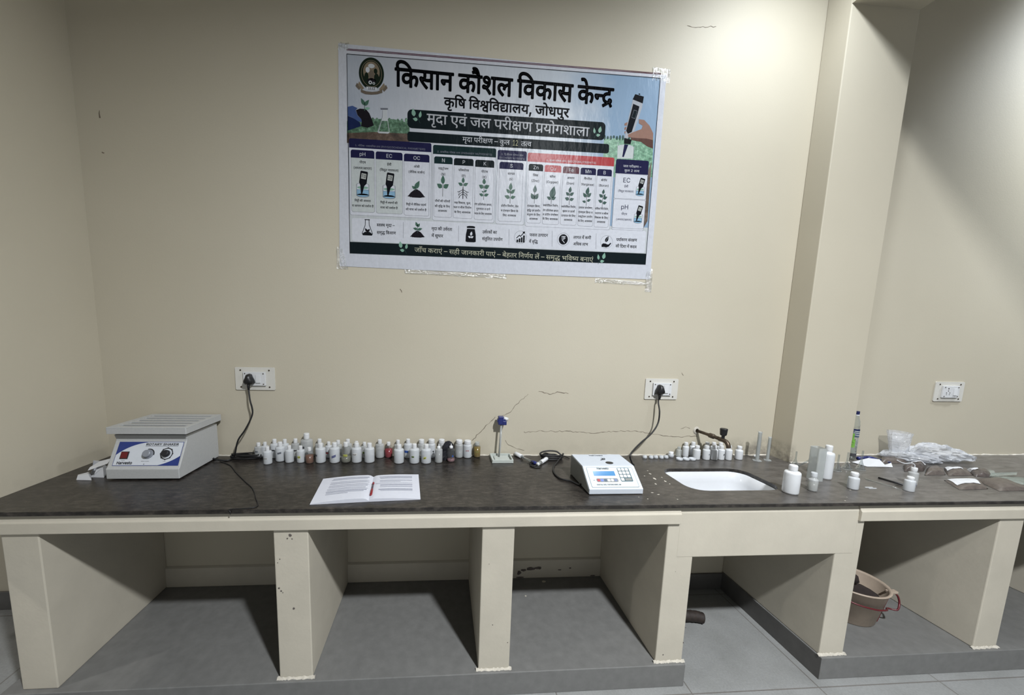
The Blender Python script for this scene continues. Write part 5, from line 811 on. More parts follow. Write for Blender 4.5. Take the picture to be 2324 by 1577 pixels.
# ------------------------------------------------------------------ rotary shaker
sh = thing('rotary_shaker', (-1.33, -.16, HT), 'grey laboratory shaker with a slotted top platform and blue and white control panel', 'laboratory shaker')
M_grey = pm('light_grey_enamel', (0.56, 0.57, 0.57), 0.42, 0.04, 120, 0.15)
X0, X1 = -1.481, -1.172
mb = MB(M_grey)
prof = [(-.307, HT + .006), (-.307, .912), (-.300, .917), (-.241, 1.023), (-.240, 1.030), (-.248, 1.052), (-.03, 1.052), (-.005, 1.045), (-.003, HT + .006)]
mb.extrude([prof], X0, X1, 'x'); mb.build('housing', sh, .003)
for fx in (X0 + .03, X1 - .03):
    for fy in (-.28, -.03):
        mb = MB(M_black); mb.lathe([(0, HT + .0002), (.011, HT + .0002), (.012, HT + .0075), (0, HT + .0075)], 14, (fx, fy, 0)); mb.build('foot', sh)
mb = MB(M_black); mb.box(X0 + .02, X1 - .004, -.225, -.02, 1.0525, 1.060); mb.build('drive_gap', sh)
# platform: a tray with five long slots
qx0, qx1, qy0, qy1 = -1.497, -1.155, -.268, .006
mb = MB(M_grey)
slots = [rrect(qx0 + .030, qx1 - .022, y, y + .024, .004, 2)[::-1] for y in (-.238, -.192, -.146, -.100, -.054)]
mb.extrude([rrect(qx0, qx1, qy0, qy1, .003, 2)] + slots, 1.086, 1.092, 'z')
mb.extrude([rrect(qx0, qx1, qy0, qy1, .003, 2), rrect(qx0 + .004, qx1 - .004, qy0 + .004, qy1 - .004, .002, 2)[::-1]], 1.061, 1.086, 'z')
mb.build('platform', sh, .0012)
mb = MB(M_black); mb.box(qx0 + .02, qx1 - .012, -.250, -.02, 1.080, 1.0850); mb.build('platform_floor', sh)
# control panel on the sloping front
A = Vector((0, -.3005, .9165)); E_ = Vector((0, -.2405, 1.0235)); pu = (E_ - A).normalized(); pn = Vector((1, 0, 0)).cross(pu)
def P(s, t, h=0.0): return Vector((X0 + s, 0, 0)) + A + pu * t + pn * h
PL = (E_ - A).length; ex = Vector((1, 0, 0))
M_panel = pm('panel_white', (0.74, 0.78, 0.84), 0.4, 0.02); M_pblue = pm('panel_blue', (0.020, 0.045, 0.24), 0.4, 0.05); M_ink = pm('ink_black', (0.012, 0.012, 0.016), 0.5, 0.05)
x0, x1, t0, t1 = .020, .300, .008, PL - .006
mb = MB(M_pblue); mb.poly([P(x0, t0, .0006), P(x1, t0, .0006), P(x1, t1, .0006), P(x0, t1, .0006)])
mb.mat(M_panel); b = .0022
bez = lambda a, m, c, n=8: [((1 - k / n) ** 2 * a[0] + 2 * (k / n) * (1 - k / n) * m[0] + (k / n) ** 2 * c[0], (1 - k / n) ** 2 * a[1] + 2 * (k / n) * (1 - k / n) * m[1] + (k / n) ** 2 * c[1]) for k in range(n + 1)]
lo = [(x0 + b, t0 + b)] + bez((x0 + .192, t0 + b), (x1 - .04, t0 + .014), (x1 - b, t0 + .044)) + [(x1 - b, t1 - b)] + bez((x0 + .125, t1 - b), (x0 + .05, t1 - .012), (x0 + b, t1 - .060))
mb.poly([P(x, t, .0010) for x, t in lo]); mb.build('control_panel', sh, fix=False)
mb = MB(M_ink)
put_text(mb, '¶ROTARY SHAKER', P(.208, t1 - .0165, .0016), ex, pu, .0135, 'c', fit=.142, bold=34)
mb.add([P(.137, t1 - .0205, .0016), P(.279, t1 - .0205, .0016), P(.279, t1 - .0192, .0016), P(.137, t1 - .0192, .0016)], [(0, 1, 2, 3)])
put_text(mb, '¶Harvesto', P(.069, t0 + .007, .0016), ex, pu, .0165, 'c', fit=.066, bold=40)
put_text(mb, '¶POWER', P(.060, t0 + .0215, .0016), ex, pu, .0042, 'c'); put_text(mb, '¶SPEED CONTROL', P(.155, t0 + .0185, .0016), ex, pu, .0042, 'c'); put_text(mb, '¶TIMER', P(.235, t0 + .0185, .0016), ex, pu, .0042, 'c')
put_text(mb, '¶R', P(.153, t0 + .004, .0016), ex, pu, .008, 'c')
mb.build('panel_lettering', sh, fix=False)
mb = MB(M_black); c = (.060, t0 + .047)
mb.add([P(c[0] + sx * .0165, c[1] + sy * .0165, h) for h in (.0012, .004) for sx, sy in ((-1, -1), (1, -1), (1, 1), (-1, 1))], [(4, 5, 6, 7), (0, 1, 5, 4), (1, 2, 6, 5), (2, 3, 7, 6), (3, 0, 4, 7)])
mb.mat(pm('switch_red', (0.16, 0.006, 0.010), 0.3, 0.05))
mb.add([P(c[0] + sx * .0135, c[1] + sy * .0135, (.0042 if sy < 0 else .008) if q else .004) for q in (0, 1) for sx, sy in ((-1, -1), (1, -1), (1, 1), (-1, 1))], [(4, 5, 6, 7), (0, 1, 5, 4), (1, 2, 6, 5), (2, 3, 7, 6), (3, 0, 4, 7)])
mb.build('power_switch', sh)
def ring(mb, c, r0, r1, h, a0=0, a1=360, n=24):
    vs = []; fs = []
    for i in range(n + 1):
        a = math.radians(a0 + (a1 - a0) * i / n)
        vs += [P(c[0] + r0 * math.cos(a), c[1] + r0 * math.sin(a), h), P(c[0] + r1 * math.cos(a), c[1] + r1 * math.sin(a), h)]
        if i: fs.append((2 * i - 2, 2 * i - 1, 2 * i + 1, 2 * i))
    mb.add(vs, fs)
def knob(mb, c, prof, seg=20):
    vs = []; fs = []
    for r, h in prof:
        for i in range(seg): vs.append(P(c[0] + r * math.cos(2 * PI * i / seg), c[1] + r * math.sin(2 * PI * i / seg), h))
    for j in range(len(prof) - 1):
        for i in range(seg): fs.append((j * seg + i, j * seg + (i + 1) % seg, (j + 1) * seg + (i + 1) % seg, (j + 1) * seg + i))
    fs.append(tuple((len(prof) - 1) * seg + i for i in range(seg))); mb.add(vs, fs)
c = (.160, t0 + .052)
mb = MB(M_ink); ring(mb, c, .019, .025, .0014, -10, 110); mb.mat(pm('knob_grey', (0.28, 0.30, 0.34), 0.4, 0.05)); knob(mb, c, [(.021, .0012), (.021, .005), (.017, .006), (.0165, .018), (.014, .020)]); mb.build('speed_knob', sh)
c = (.237, t0 + .054)
mb = MB(M_ink); ring(mb, c, .023, .027, .0014)
for k in range(8): ring(mb, c, .027, .029, .0014, k * 45 - 6, k * 45 + 6, 3)
knob(mb, c, [(.016, .0014), (.016, .010), (.014, .016), (.012, .017)]); mb.build('timer_knob', sh)
lead('black power lead hanging from the socket above the shaker', px1, cz1, [wp(567.4, 908, -.02), wp(572, 925, -.022), wp(573, 938, -.024), wp(568, 953, -.03), wp(555.5, 976.5, -.04), wp(540, 1000, -.045), cp(533, 1031, .03), cp(529, 1038), cp(522, 1043), cp(508, 1045), (-1.165, -.060, HT + .012), (-1.1705, -.060, HT + .016)])
# slack of the shaker's cord, bundled in flat loops
mb = MB(M_rubber); mb.smooth = True
lp = []
for k in range(46):
    a = 2 * PI * k / 15.3; rx = .072 + .006 * math.sin(k * .9); lp.append((-1.025 + rx * math.cos(a), -.022 + .020 * math.sin(a) + .002 * math.sin(k), HT + .0050 + .0088 * (k // 15.3) + .001 * math.sin(k)))
mb.tube(curve(lp, 3), .0042, 7)
o = mb.build('slack_cable'); tag(o, 'slack black cord bundled in flat loops on the worktop behind the shaker', 'cable')
mb = MB(M_rubber); mb.smooth = True
mb.tube(curve([cp(499, 1047, .0026), cp(512, 1051, .0026), cp(524, 1057, .0026), cp(536, 1072, .0026), cp(556, 1092, .0026), cp(573, 1108, .0026), cp(580, 1128, .0026), cp(581, 1150, .0026), (-.795, -.5975, HT + .0020), (-.7945, -.6015, HT - .006), (-.7945, -.602, HT - .016)], 8), .0020, 7)
o = mb.build('thin_cable'); tag(o, 'thin black cord trailing over the front worktop edge between shaker and open book', 'cable')
# crumpled paper box lying left of the shaker
bx = thing('paper_carton', (-1.545, -.27, HT), 'torn open white paper carton lying beside the shaker', 'carton')
mb = MB(M_paper)
c0, c1, c2, c3 = at_z(201, 1083), at_z(236, 1084), at_z(246, 1072), at_z(214, 1066)
up = Vector((0, 0, .05))
e = Vector((0, 0, .0004))
mb.add([c0 + e, c1 + e, c2 + e, c3 + e, c0 + up * .55 + Vector((.008, .01, 0)), c1 + up, c2 + up * 1.05, c3 + up * .95], [(0, 1, 2, 3), (1, 2, 6, 5), (2, 3, 7, 6), (3, 0, 4, 7)])
mb.add([c1 + e, c1 + up, c1.lerp(c0, .45) + up * .75, c1.lerp(c0, .55) + up * .35 + Vector((0, -.004, 0)), c1.lerp(c0, .75) + e], [(0, 1, 2, 3, 4)])
mb.build('box_body', bx, fix=False)
f0, f1 = at_z(173, 1089, HT + .001), at_z(208, 1090, HT + .001)
mb = MB(M_paper); f2, f3 = at_z(207, 1078, HT + .003), at_z(176, 1080, HT + .003)
mb.add([f0, f1, f2, f3, f0 + Vector((.004, .004, .018)), f1.lerp(f0, .25) + Vector((0, .006, .024)), f2 + Vector((-.006, 0, .016)), f3 + Vector((.002, 0, .006))], [(0, 1, 2, 3), (0, 1, 5, 4), (1, 2, 6, 5), (4, 5, 6, 7)])
mb.build('torn_flap', bx, fix=False)
w0, w1, w2, w3 = at_z(221, 1060, HT + .050), at_z(244, 1052, HT + .053), at_z(252, 1040, HT + .054), at_z(228, 1046, HT + .051)
mb = MB(M_paper); mb.add([w0, w1, w2, w3, at_z(199, 1068, HT + .044), at_z(204, 1060, HT + .047)], [(0, 1, 2, 3), (0, 3, 5, 4)]); mb.build('lid_flap', bx, fix=False)

# ------------------------------------------------------------------ soil tester
te = thing('soil_tester', (.773, -.38, HT), 'white sloping soil testing meter with a blue display and keypad', 'testing meter')
M_tw = pm('tester_white', (0.66, 0.71, 0.78), 0.4, 0.02, 60); M_tgrey = pm('tester_grey_side', (0.25, 0.26, 0.25), 0.5, 0.04, 60)
X0, X1 = .652, .896
mb = MB(M_tw)
yf, yt, yb = -.500, -.408, -.262
mb.extrude([[(yf, HT + .003), (yf, .886), (yt, .9555), (yt + .005, .957), (yb, .9625), (yb + .006, .957), (yb + .006, HT + .003)]], X0, X1, 'x'); mb.build('housing', te, .002)
mb = MB(M_tgrey); mb.extrude([[(yf + .006, HT + .006), (yf + .006, .884), (yt + .002, .952), (yb, .957), (yb, HT + .006)]], X0 - .0016, X0 - .0002, 'x'); mb.build('side_plate', te)
for fx in (X0 + .02, X1 - .02):
    for fy in (yf + .02, yb - .02):
        mb = MB(M_black); mb.lathe([(0, HT + .0002), (.008, HT + .0002), (.008, HT + .0035), (0, HT + .0035)], 12, (fx, fy, 0)); mb.build('foot', te)
A = Vector((0, yf, .8862)); E_ = Vector((0, yt, .9557)); pu = (E_ - A).normalized(); pn = Vector((1, 0, 0)).cross(pu); PL = (E_ - A).length
M_pan = pm('panel_pale_blue', (0.66, 0.74, 0.78), 0.35, 0.02); M_pline = pm('panel_line_green', (0.06, 0.12, 0.14), 0.4, 0.05)
def quad(mb, x0, x1, t0, t1, h, r=0):
    pts = rrect(x0, x1, t0, t1, r, 4) if r else [(x0, t0), (x1, t0), (x1, t1), (x0, t1)]
    mb.poly([P(x, t, h) for x, t in pts])
mb = MB(M_pline); quad(mb, .014, .230, .008, PL - .006, .0006, .005); mb.mat(M_pan); quad(mb, .0152, .2288, .0092, PL - .0072, .0009, .0045)
mb.build('control_panel', te, fix=False)
mb = MB(M_white); quad(mb, .030, .148, .060, .094, .0012, .004); mb.mat(pm('display_blue', (0.075, 0.27, 0.55), 0.15, 0.05)); quad(mb, .039, .139, .065, .089, .0015); mb.build('display', te, fix=False)
mb = MB(M_pline); quad(mb, .156, .212, .036, .106, .0012, .005)
mb.build('keypad', te, fix=False)
for r_ in range(4):
    for c_ in range(3):
        if r_ == 3 and c_ > 0: continue
        mb = MB(M_white); x = .159 + c_ * .0172; t = .0905 - r_ * .0168; quad(mb, x, x + .0142, t, t + .0135, .0016, .002); mb.build('key', te, fix=False)
mb = MB(M_tgrey); quad(mb, .178, .208, .0405, .0525, .0016, .004); mb.build('enter_key', te, fix=False)
mb = MB(M_tgrey); quad(mb, .044, .144, .034, .0525, .0012, .006); mb.build('button_strip', te, fix=False)
for i, col in enumerate([(0.45, 0.03, 0.05), (0.15, 0.22, 0.6), (0.06, 0.10, 0.16), (0.75, 0.78, 0.8), (0.75, 0.78, 0.8), (0.2, 0.25, 0.4)]):
    mb = MB(pm('button_%d' % i, col, 0.4)); quad(mb, .0475 + i * .0157, .0605 + i * .0157, .037, .0495, .0016, .004); mb.build('button', te, fix=False)
mb = MB(M_ink); put_text(mb, '¶Harvesto', P(.090, .0985, .0016), ex, pu, .012, 'c', fit=.056, bold=30)
put_text(mb, '¶DIGITAL SOIL TESTING MINI LAB', P(.094, .0185, .0016), ex, pu, .0075, 'c', fit=.110, bold=20)
put_text(mb, '¶ON', P(.033, .041, .0016), ex, pu, .005, 'c'); mb.build('panel_lettering', te, fix=False)
mb = MB(M_black)
mb.extrude([[(.795 + .0175 * math.cos(a * PI / 12), -.372 + .0150 * math.sin(a * PI / 12)) for a in range(24)]], .9592, .9602, 'z'); mb.build('sample_port', te)
mb = MB(M_ink); zt = .9618
put_text(mb, '¶Harvesto', Vector((.768, -.284, zt + .0006)), Vector((1, 0, 0)), Vector((0, 1, 0)), .014, 'c', fit=.07, bold=30)
mb.T = Matrix(); rnd = random.Random(2)
for q in range(5): mb.tube(curve([(.782 + rnd.uniform(-.018, .018), -.325 + rnd.uniform(-.016, .016), zt - .0012) for _ in range(4)], 4), .0008, 4)
mb.build('top_lettering', te, fix=False)
lead('black power lead running from the right-hand socket down behind the blue-screened tester', px2, cz2, [wp(1494, 912, -.01), wp(1496.8, 935, -.03), wp(1493, 961, -.04), wp(1478, 984, -.07), wp(1456, 1003, -.10), wp(1440, 1019, -.13), wp(1430, 1034, -.16), cp(1434, 1050, .02), cp(1437, 1057, .006), (.915, -.235, HT + .01), (.890, -.249, HT + .02)])

# ------------------------------------------------------------------ open book and pen
bk = thing('open_book', (-.30, -.42, HT), 'open book of printed white pages lying face up on the worktop', 'book')
L00, L01, S1, S0, R1, R0 = at_z(703.2, 1145.8), at_z(733.6, 1089), at_z(847.8, 1085), at_z(836.5, 1139), at_z(949.8, 1079.4), at_z(954.3, 1134)
M_pg = pm('page_white', (0.74, 0.76, 0.84), 0.75, 0.02)
M_print = pm('printed_grey', (0.36, 0.38, 0.46), 0.8, 0.25, 300)
def hgt(t, lift, curl): # page height from the outer edge (0) to the spine (1)
    return .0035 + lift * math.sin(min(1, t * 1.04) * PI * .62) * (1 if t < .93 else (1.02 - t) / .09) + curl * (1 - t) ** 3
def page(name, a0, a1, b0, b1, lift, curl, lines):
    n = 18; mb = MB(M_pg)
    def S(t, s, dz=0):
        p = a0.lerp(a1, s).lerp(b0.lerp(b1, s), t); return Vector((p.x, p.y, HT + hgt(t, lift, curl * s) + dz))
    vs = []; fs = []; mb.smooth = True
    for i in range(n + 1):
        for j in range(7): vs.append(S(i / n, j / 6))
    for i in range(n):
        for j in range(6): fs.append((i * 7 + j, i * 7 + j + 1, (i + 1) * 7 + j + 1, (i + 1) * 7 + j))
    mb.add(vs, fs); mb.smooth = False
    for s in (0, 1):
        vs = []; fs = []
        for i in range(n + 1):
            p = S(i / n, s); vs += [p, Vector((p.x, p.y, HT + .0008))]
            if i: fs.append((2 * i - 2, 2 * i - 1, 2 * i + 1, 2 * i))
        mb.add(vs, fs)
    for t in (0, 1):
        vs = []; fs = []
        for j in range(7):
            p = S(t, j / 6); vs += [p, Vector((p.x, p.y, HT + .0008))]
            if j: fs.append((2 * j - 2, 2 * j - 1, 2 * j + 1, 2 * j))
        mb.add(vs, fs)
    pg = mb.build(name, bk, fix=False)
    mb = MB(M_print); rnd = random.Random(len(lines))
    for s, t0, t1, th in lines:
        vs = []; fs = []
        for i in range(13):
            t = t0 + (t1 - t0) * i / 12; vs += [S(t, s - th / 2, .0005), S(t, s + th / 2, .0005)]
            if i: fs.append((2 * i - 2, 2 * i - 1, 2 * i + 1, 2 * i))
        mb.add(vs, fs)
    mb.build('print', pg, fix=False)
page('left_page', L00, L01, S0, S1, .013, .002, [(.90, .22, .93, .028), (.85, .20, .90, .02), (.74, .20, .95, .018), (.68, .20, .95, .022), (.60, .20, .95, .018), (.54, .20, .93, .02), (.47, .19, .9, .016), (.42, .2, .95, .016), (.36, .19, .93, .03), (.31, .2, .88, .02), (.26, .2, .6, .018)])
page('right_page', R0, R1, S0, S1, .010, .003, [(.90, .15, .86, .03), (.84, .15, .84, .03), (.73, .15, .84, .022), (.67, .4, .84, .014), (.60, .15, .92, .012), (.53, .15, .82, .035), (.46, .15, .82, .02), (.35, .15, .84, .04), (.30, .15, .8, .014)])
mb = MB(pm('cover_pale', (0.6, 0.62, 0.68), 0.6)); 
mb.poly([(p.x, p.y, HT + .0006) for p in (L00, S0, R0, R1, S1, L01)]); mb.build('cover', bk, fix=False)
pn_ = thing('pen', (-.296, -.42, HT + .012), 'red capped ballpoint pen lying in the gutter of the open book', 'pen')
a, b = at_z(847.5, 1096, HT + .0125), at_z(841.5, 1124, HT + .0105); d = b - a
mb = MB(pm('pen_red', (0.28, 0.006, 0.012), 0.3)); mb.smooth = True; mb.tube([a + d * .50, a + d * .55, a + d * .95, b], .0052, 10, taper=[.7, 1, 1, .5]); mb.build('cap', pn_)
mb = MB(pm('pen_smoke', (0.10, 0.06, 0.08), 0.25)); mb.smooth = True; mb.tube([a + d * .05, a + d * .52], .0036, 10); mb.build('barrel', pn_)
mb = MB(pm('pen_red_end', (0.35, 0.03, 0.04), 0.3)); mb.smooth = True; mb.tube([a - d * .02, a + d * .10], .0046, 10); mb.build('end_plug', pn_)

# ------------------------------------------------------------------ stand with a blue headed probe, electrode, cables
st = thing('probe_stand', (.335, -.045, HT), 'grey-white tray stand carrying an upright rod with a dark blue head', 'probe stand')
M_tray = pm('tray_grey_white', (0.58, 0.62, 0.58), 0.45, 0.03)
x0, x1, y0, y1 = .278, .394, -.106, .006
mb = MB(M_tray); mb.box(x0, x1, y0, y1, HT + .0006, HT + .004)
mb.extrude([rrect(x0, x1, y0, y1, .004, 2), rrect(x0 + .007, x1 - .007, y0 + .007, y1 - .007, .003, 2)[::-1]], HT + .004, HT + .018, 'z')
mb.box(x0 + .02, x1 - .022, y0 + .014, y1 - .016, HT + .004, HT + .010)
mb.build('tray', st, .0012)
mb = MB(pm('rod_grey', (0.30, 0.29, 0.26), 0.4)); mb.smooth = True
mb.tube([(.3262, -.0305, HT + .006), (.3335, -.0205, 1.060)], .0045, 10); mb.build('rod', st)
mb = MB(M_jar); mb.smooth = True; mb.tube([(.3275, -.033, HT + .010), (.330, -.030, HT + .06), (.3345, -.0235, 1.05)], .0062, 10, taper=[.5, 1, 1]); mb.build('sleeve', st)
mb = MB(M_blue)
mb.box(.316, .345, -.036, -.008, 1.052, 1.098); mb.box(.311, .352, -.032, -.012, 1.064, 1.084); mb.box(.338, .362, -.036, -.008, 1.050, 1.074)
mb.box(.345, .357, -.030, -.014, 1.074, 1.086)
mb.build('clamp_head', st, .003)
mb = MB(M_white); mb.smooth = True; mb.tube([(.346, -.020, 1.086), (.370, -.020, 1.079)], .0100, 14); mb.build('white_cap', st)
el = thing('electrode', (.47, -.05, HT), 'clear glass electrode with a white cylinder end and blue cap lying beside the stand', 'electrode')
a, b = at_z(1170, 1029, HT + .0125), at_z(1184, 1036, HT + .0125)
mb = MB(M_white); mb.smooth = True; mb.tube([a, a + (b - a) * .03, b], .0115, 16, taper=[.9, 1, 1]); mb.mat(M_tgrey); mb.tube([b, b + (b - a) * .06], .0085, 14); mb.build('storage_cap', el)
d = (at_z(1208, 1048, HT + .0085) - b)
mb = MB(M_glass); mb.smooth = True; mb.tube([b + d * .02, b + d], .006, 12); mb.build('glass_tube', el)
mb = MB(M_blue); e1 = b + d; e2 = e1 + d.normalized() * .045; e2.z = HT + .009
mb.smooth = True; mb.tube([e1 - d.normalized() * .004, e1 + (e2 - e1) * .3, e2], .0098, 12, taper=[.8, 1.05, .85]); mb.build('blue_cap', el)
pr = thing('probe', (.55, -.11, HT), 'white cylindrical probe with a grey tip and thin black cable lying on the worktop', 'probe')
a, b = at_z(1221, 1053, HT + .0115), at_z(1240, 1041, HT + .0115); d = b - a
mb = MB(M_white); mb.smooth = True; mb.tube([a + d * .32, b, b + d * .06], .0108, 16, taper=[1, 1, .8]); mb.build('barrel', pr)
mb = MB(M_tgrey); mb.smooth = True; mb.tube([a + d * .02, a + d * .32], .0103, 16); mb.build('grey_collar', pr)
mb = MB(M_white); mb.smooth = True; mb.tube([a - d * .06, a + d * .02], .0095, 16); mb.build('tip', pr)
mb = MB(M_ink); mid = a + d * .70; mb.smooth = True; mb.tube([mid + Vector((-.004, -.0035, .0100)) - d * .10, mid + Vector((-.004, -.0035, .0100)) + d * .10], .0016, 6); mb.build('printed_mark', pr)
mb = MB(M_rubber); mb.smooth = True
mb.tube(curve([tuple(b + d * .05), cp(1246, 1033, .008), cp(1243, 1029, .022), cp(1236, 1028, .030), cp(1231, 1033, .018), cp(1238, 1036, .006), cp(1252, 1034, .005), cp(1275, 1034, .005), cp(1292, 1040, .005)], 8), .0028, 7); mb.build('cable', pr)
mb = MB(M_rubber); mb.smooth = True
lp = []
for k in range(34):
    a = 2 * PI * k / 11.3 + .6; lp.append((.622 + (.060 + .006 * math.sin(k)) * math.cos(a) * 1.0, -.035 + .028 * math.sin(a), HT + .0052 + .0095 * (k // 11.3) + (.012 * max(0, math.sin(a)) if k > 20 else 0)))
lp += [cp(1263, 1050, .0052), cp(1256, 1060, .0052), cp(1258, 1073, .0052), cp(1272, 1086, .0052), cp(1296, 1092, .0052), (.640, -.40, HT + .0052), (.649, -.41, HT + .012)]
mb.tube(curve(lp, 5), .0045, 8)
o = mb.build('coiled_cable'); tag(o, 'thick black cable coiled on the worktop between the probe and the tester', 'cable')
mb = MB(M_rubber); mb.smooth = True
lp = [cp(1205, 1054, .004), cp(1202, 1051, .005), cp(1209, 1049, .012), cp(1222, 1052, .010), cp(1214, 1057, .006), cp(1203, 1056, .005), cp(1212, 1060, .004), cp(1226, 1060, .004)]
mb.tube(curve(lp, 6), .0034, 7)
o = mb.build('cable_knot'); tag(o, 'small knot of black cord lying under the white probe and blue cap', 'cable')

# ------------------------------------------------------------------ bottles
M_liqs = {
    'water': see_through('liquid_clear', (0.66, 0.69, 0.70), 0.35, 0.2), 'grey': see_through('liquid_grey', (0.42, 0.43, 0.43), 0.6, 0.2),
    'brown': pm('liquid_brown', (0.20, 0.085, 0.045), 0.3), 'red': pm('liquid_red', (0.30, 0.004, 0.018), 0.2), 'amber': pm('liquid_amber', (0.26, 0.17, 0.02), 0.2),
    'olive': see_through('liquid_olive', (0.30, 0.30, 0.24), 0.7, 0.2), 'pink': see_through('liquid_pink', (0.42, 0.22, 0.24), 0.6, 0.2)}
M_yel = pm('label_yellow', (0.66, 0.68, 0.12), 0.6); M_lblue = pm('label_blue', (0.03, 0.10, 0.42), 0.6); M_lnavy = pm('label_navy', (0.06, 0.07, 0.26), 0.6)
M_ldark = pm('label_dark', (0.05, 0.05, 0.055), 0.6, 0.3, 200); M_lgrey = pm('label_grey', (0.24, 0.26, 0.30), 0.6); M_lwhite = pm('label_white', (0.8, 0.8, 0.78), 0.6); M_lgreen = pm('label_green', (0.16, 0.24, 0.05), 0.6); M_redink = pm('ink_red', (0.4, 0.05, 0.05), 0.6)
def patch(mb, c, r, z0, z1, a0, a1, tilt=0.0, n=6):
    """a piece of label wrapped on the bottle's side; angles from the side that faces the room"""
    vs = []; fs = []
    for i in range(n + 1):
        t = i / n; a = math.radians(-90 + a0 + (a1 - a0) * t); dz = tilt * (t - .5)
        vs += [(c[0] + r * math.cos(a), c[1] + r * math.sin(a), z0 + dz), (c[0] + r * math.cos(a), c[1] + r * math.sin(a), z1 + dz)]
        if i: fs.append((2 * i - 2, 2 * i, 2 * i + 1, 2 * i - 1))
    mb.add(vs, fs)
def scrawl(mb, c, r, z0, z1, a0, a1, seed, tilt=0.0):
    rnd = random.Random(seed); k = 4; w = (a1 - a0) / k
    for i in range(k):
        dz = tilt * ((i + .5) / k - .5)
        patch(mb, c, r, z0 + dz, z0 + dz + (z1 - z0) * rnd.uniform(.55, 1), a0 + w * i, a0 + w * (i + rnd.uniform(.45, .8)), 0, 1)
def foreshort(x, y):
    v = Vector((x, y, HT)) - CAM_LOC; d = v.dot(CAM_F); a = v.dot(CAM_R); return (d / math.hypot(d, a)) ** .8
def bottle(name, x, y, r, h, label, cat, group=None, body=None, cap=.215, capr=.43, sh=.775, liq=None, lab=None, tip=False, capm=None, seed=0, wide=False):
    r *= foreshort(x, y)
    y = min(y, WY - r - .004); t = thing(name, (x, y, HT), label, cat, group); c = (x, y, HT + .0004)
    mb = MB(body or M_frost); mb.smooth = True
    zc = h * (1 - cap) if not tip else h * .76
    sh_ = min(sh, zc / h - .02)
    prof = [(0, 0), (r * .86, 0), (r * .97, h * .025), (r, h * .06), (r, h * (sh_ - .085)), (r * .975, h * (sh_ - .045)), (r * .86, h * (sh_ - .014)), (r * capr * 1.1, h * sh_), (r * capr * .9, zc)]
    if wide: prof = [(0, 0), (r * .9, 0), (r, h * .04), (r, zc * .97), (r * .93, zc)]
    mb.lathe(prof, 22, c); bd = mb.build('body', t)
    if liq:
        kind, lev = liq; mb = MB(M_liqs[kind]); mb.smooth = True; q = r * .955
        mb.lathe([(0, .0008), (q * .88, .0008), (q, h * .06), (q, h * lev), (0, h * lev)], 20, c); mb.build('liquid', t)
    mb = MB(capm or M_cap); mb.smooth = False
    rc = r * capr * 1.06 if not wide else r * .98
    if tip:
        mb.smooth = True
        mb.lathe([(rc * 1.0, zc - .001), (rc * 1.05, zc + h * .02), (rc * .98, zc + h * .105), (rc * .5, zc + h * .115), (rc * .22, zc + h * .14), (rc * .16, h), (0, h)], 16, c)
    else:
        seg = 24; z1 = h
        mb.lathe([(rc * .92, zc - .001), (rc, zc + .001), (rc, z1 - .002), (rc * .92, z1), (0, z1)], seg, c)
        if zc < h - .012: mb.lathe([(rc, zc + .004), (rc * 1.05, zc + .0045), (rc * 1.05, z1 - .004), (rc, z1 - .0035)], 40, c)
    mb.build('cap', t)
    if lab:
        m, z0, z1, a0, a1, tilt, scr = lab
        mb = MB(m); patch(mb, c, r + .0005, c[2] + h * z0, c[2] + h * z1, a0, a1, tilt)
        if scr: mb.mat(scr); scrawl(mb, c, r + .0009, c[2] + h * (z0 + (z1 - z0) * .2), c[2] + h * (z0 + (z1 - z0) * .85), a0 + 3, a1 - 3, seed, tilt)
        mb.build('label', t, fix=False)
    return t
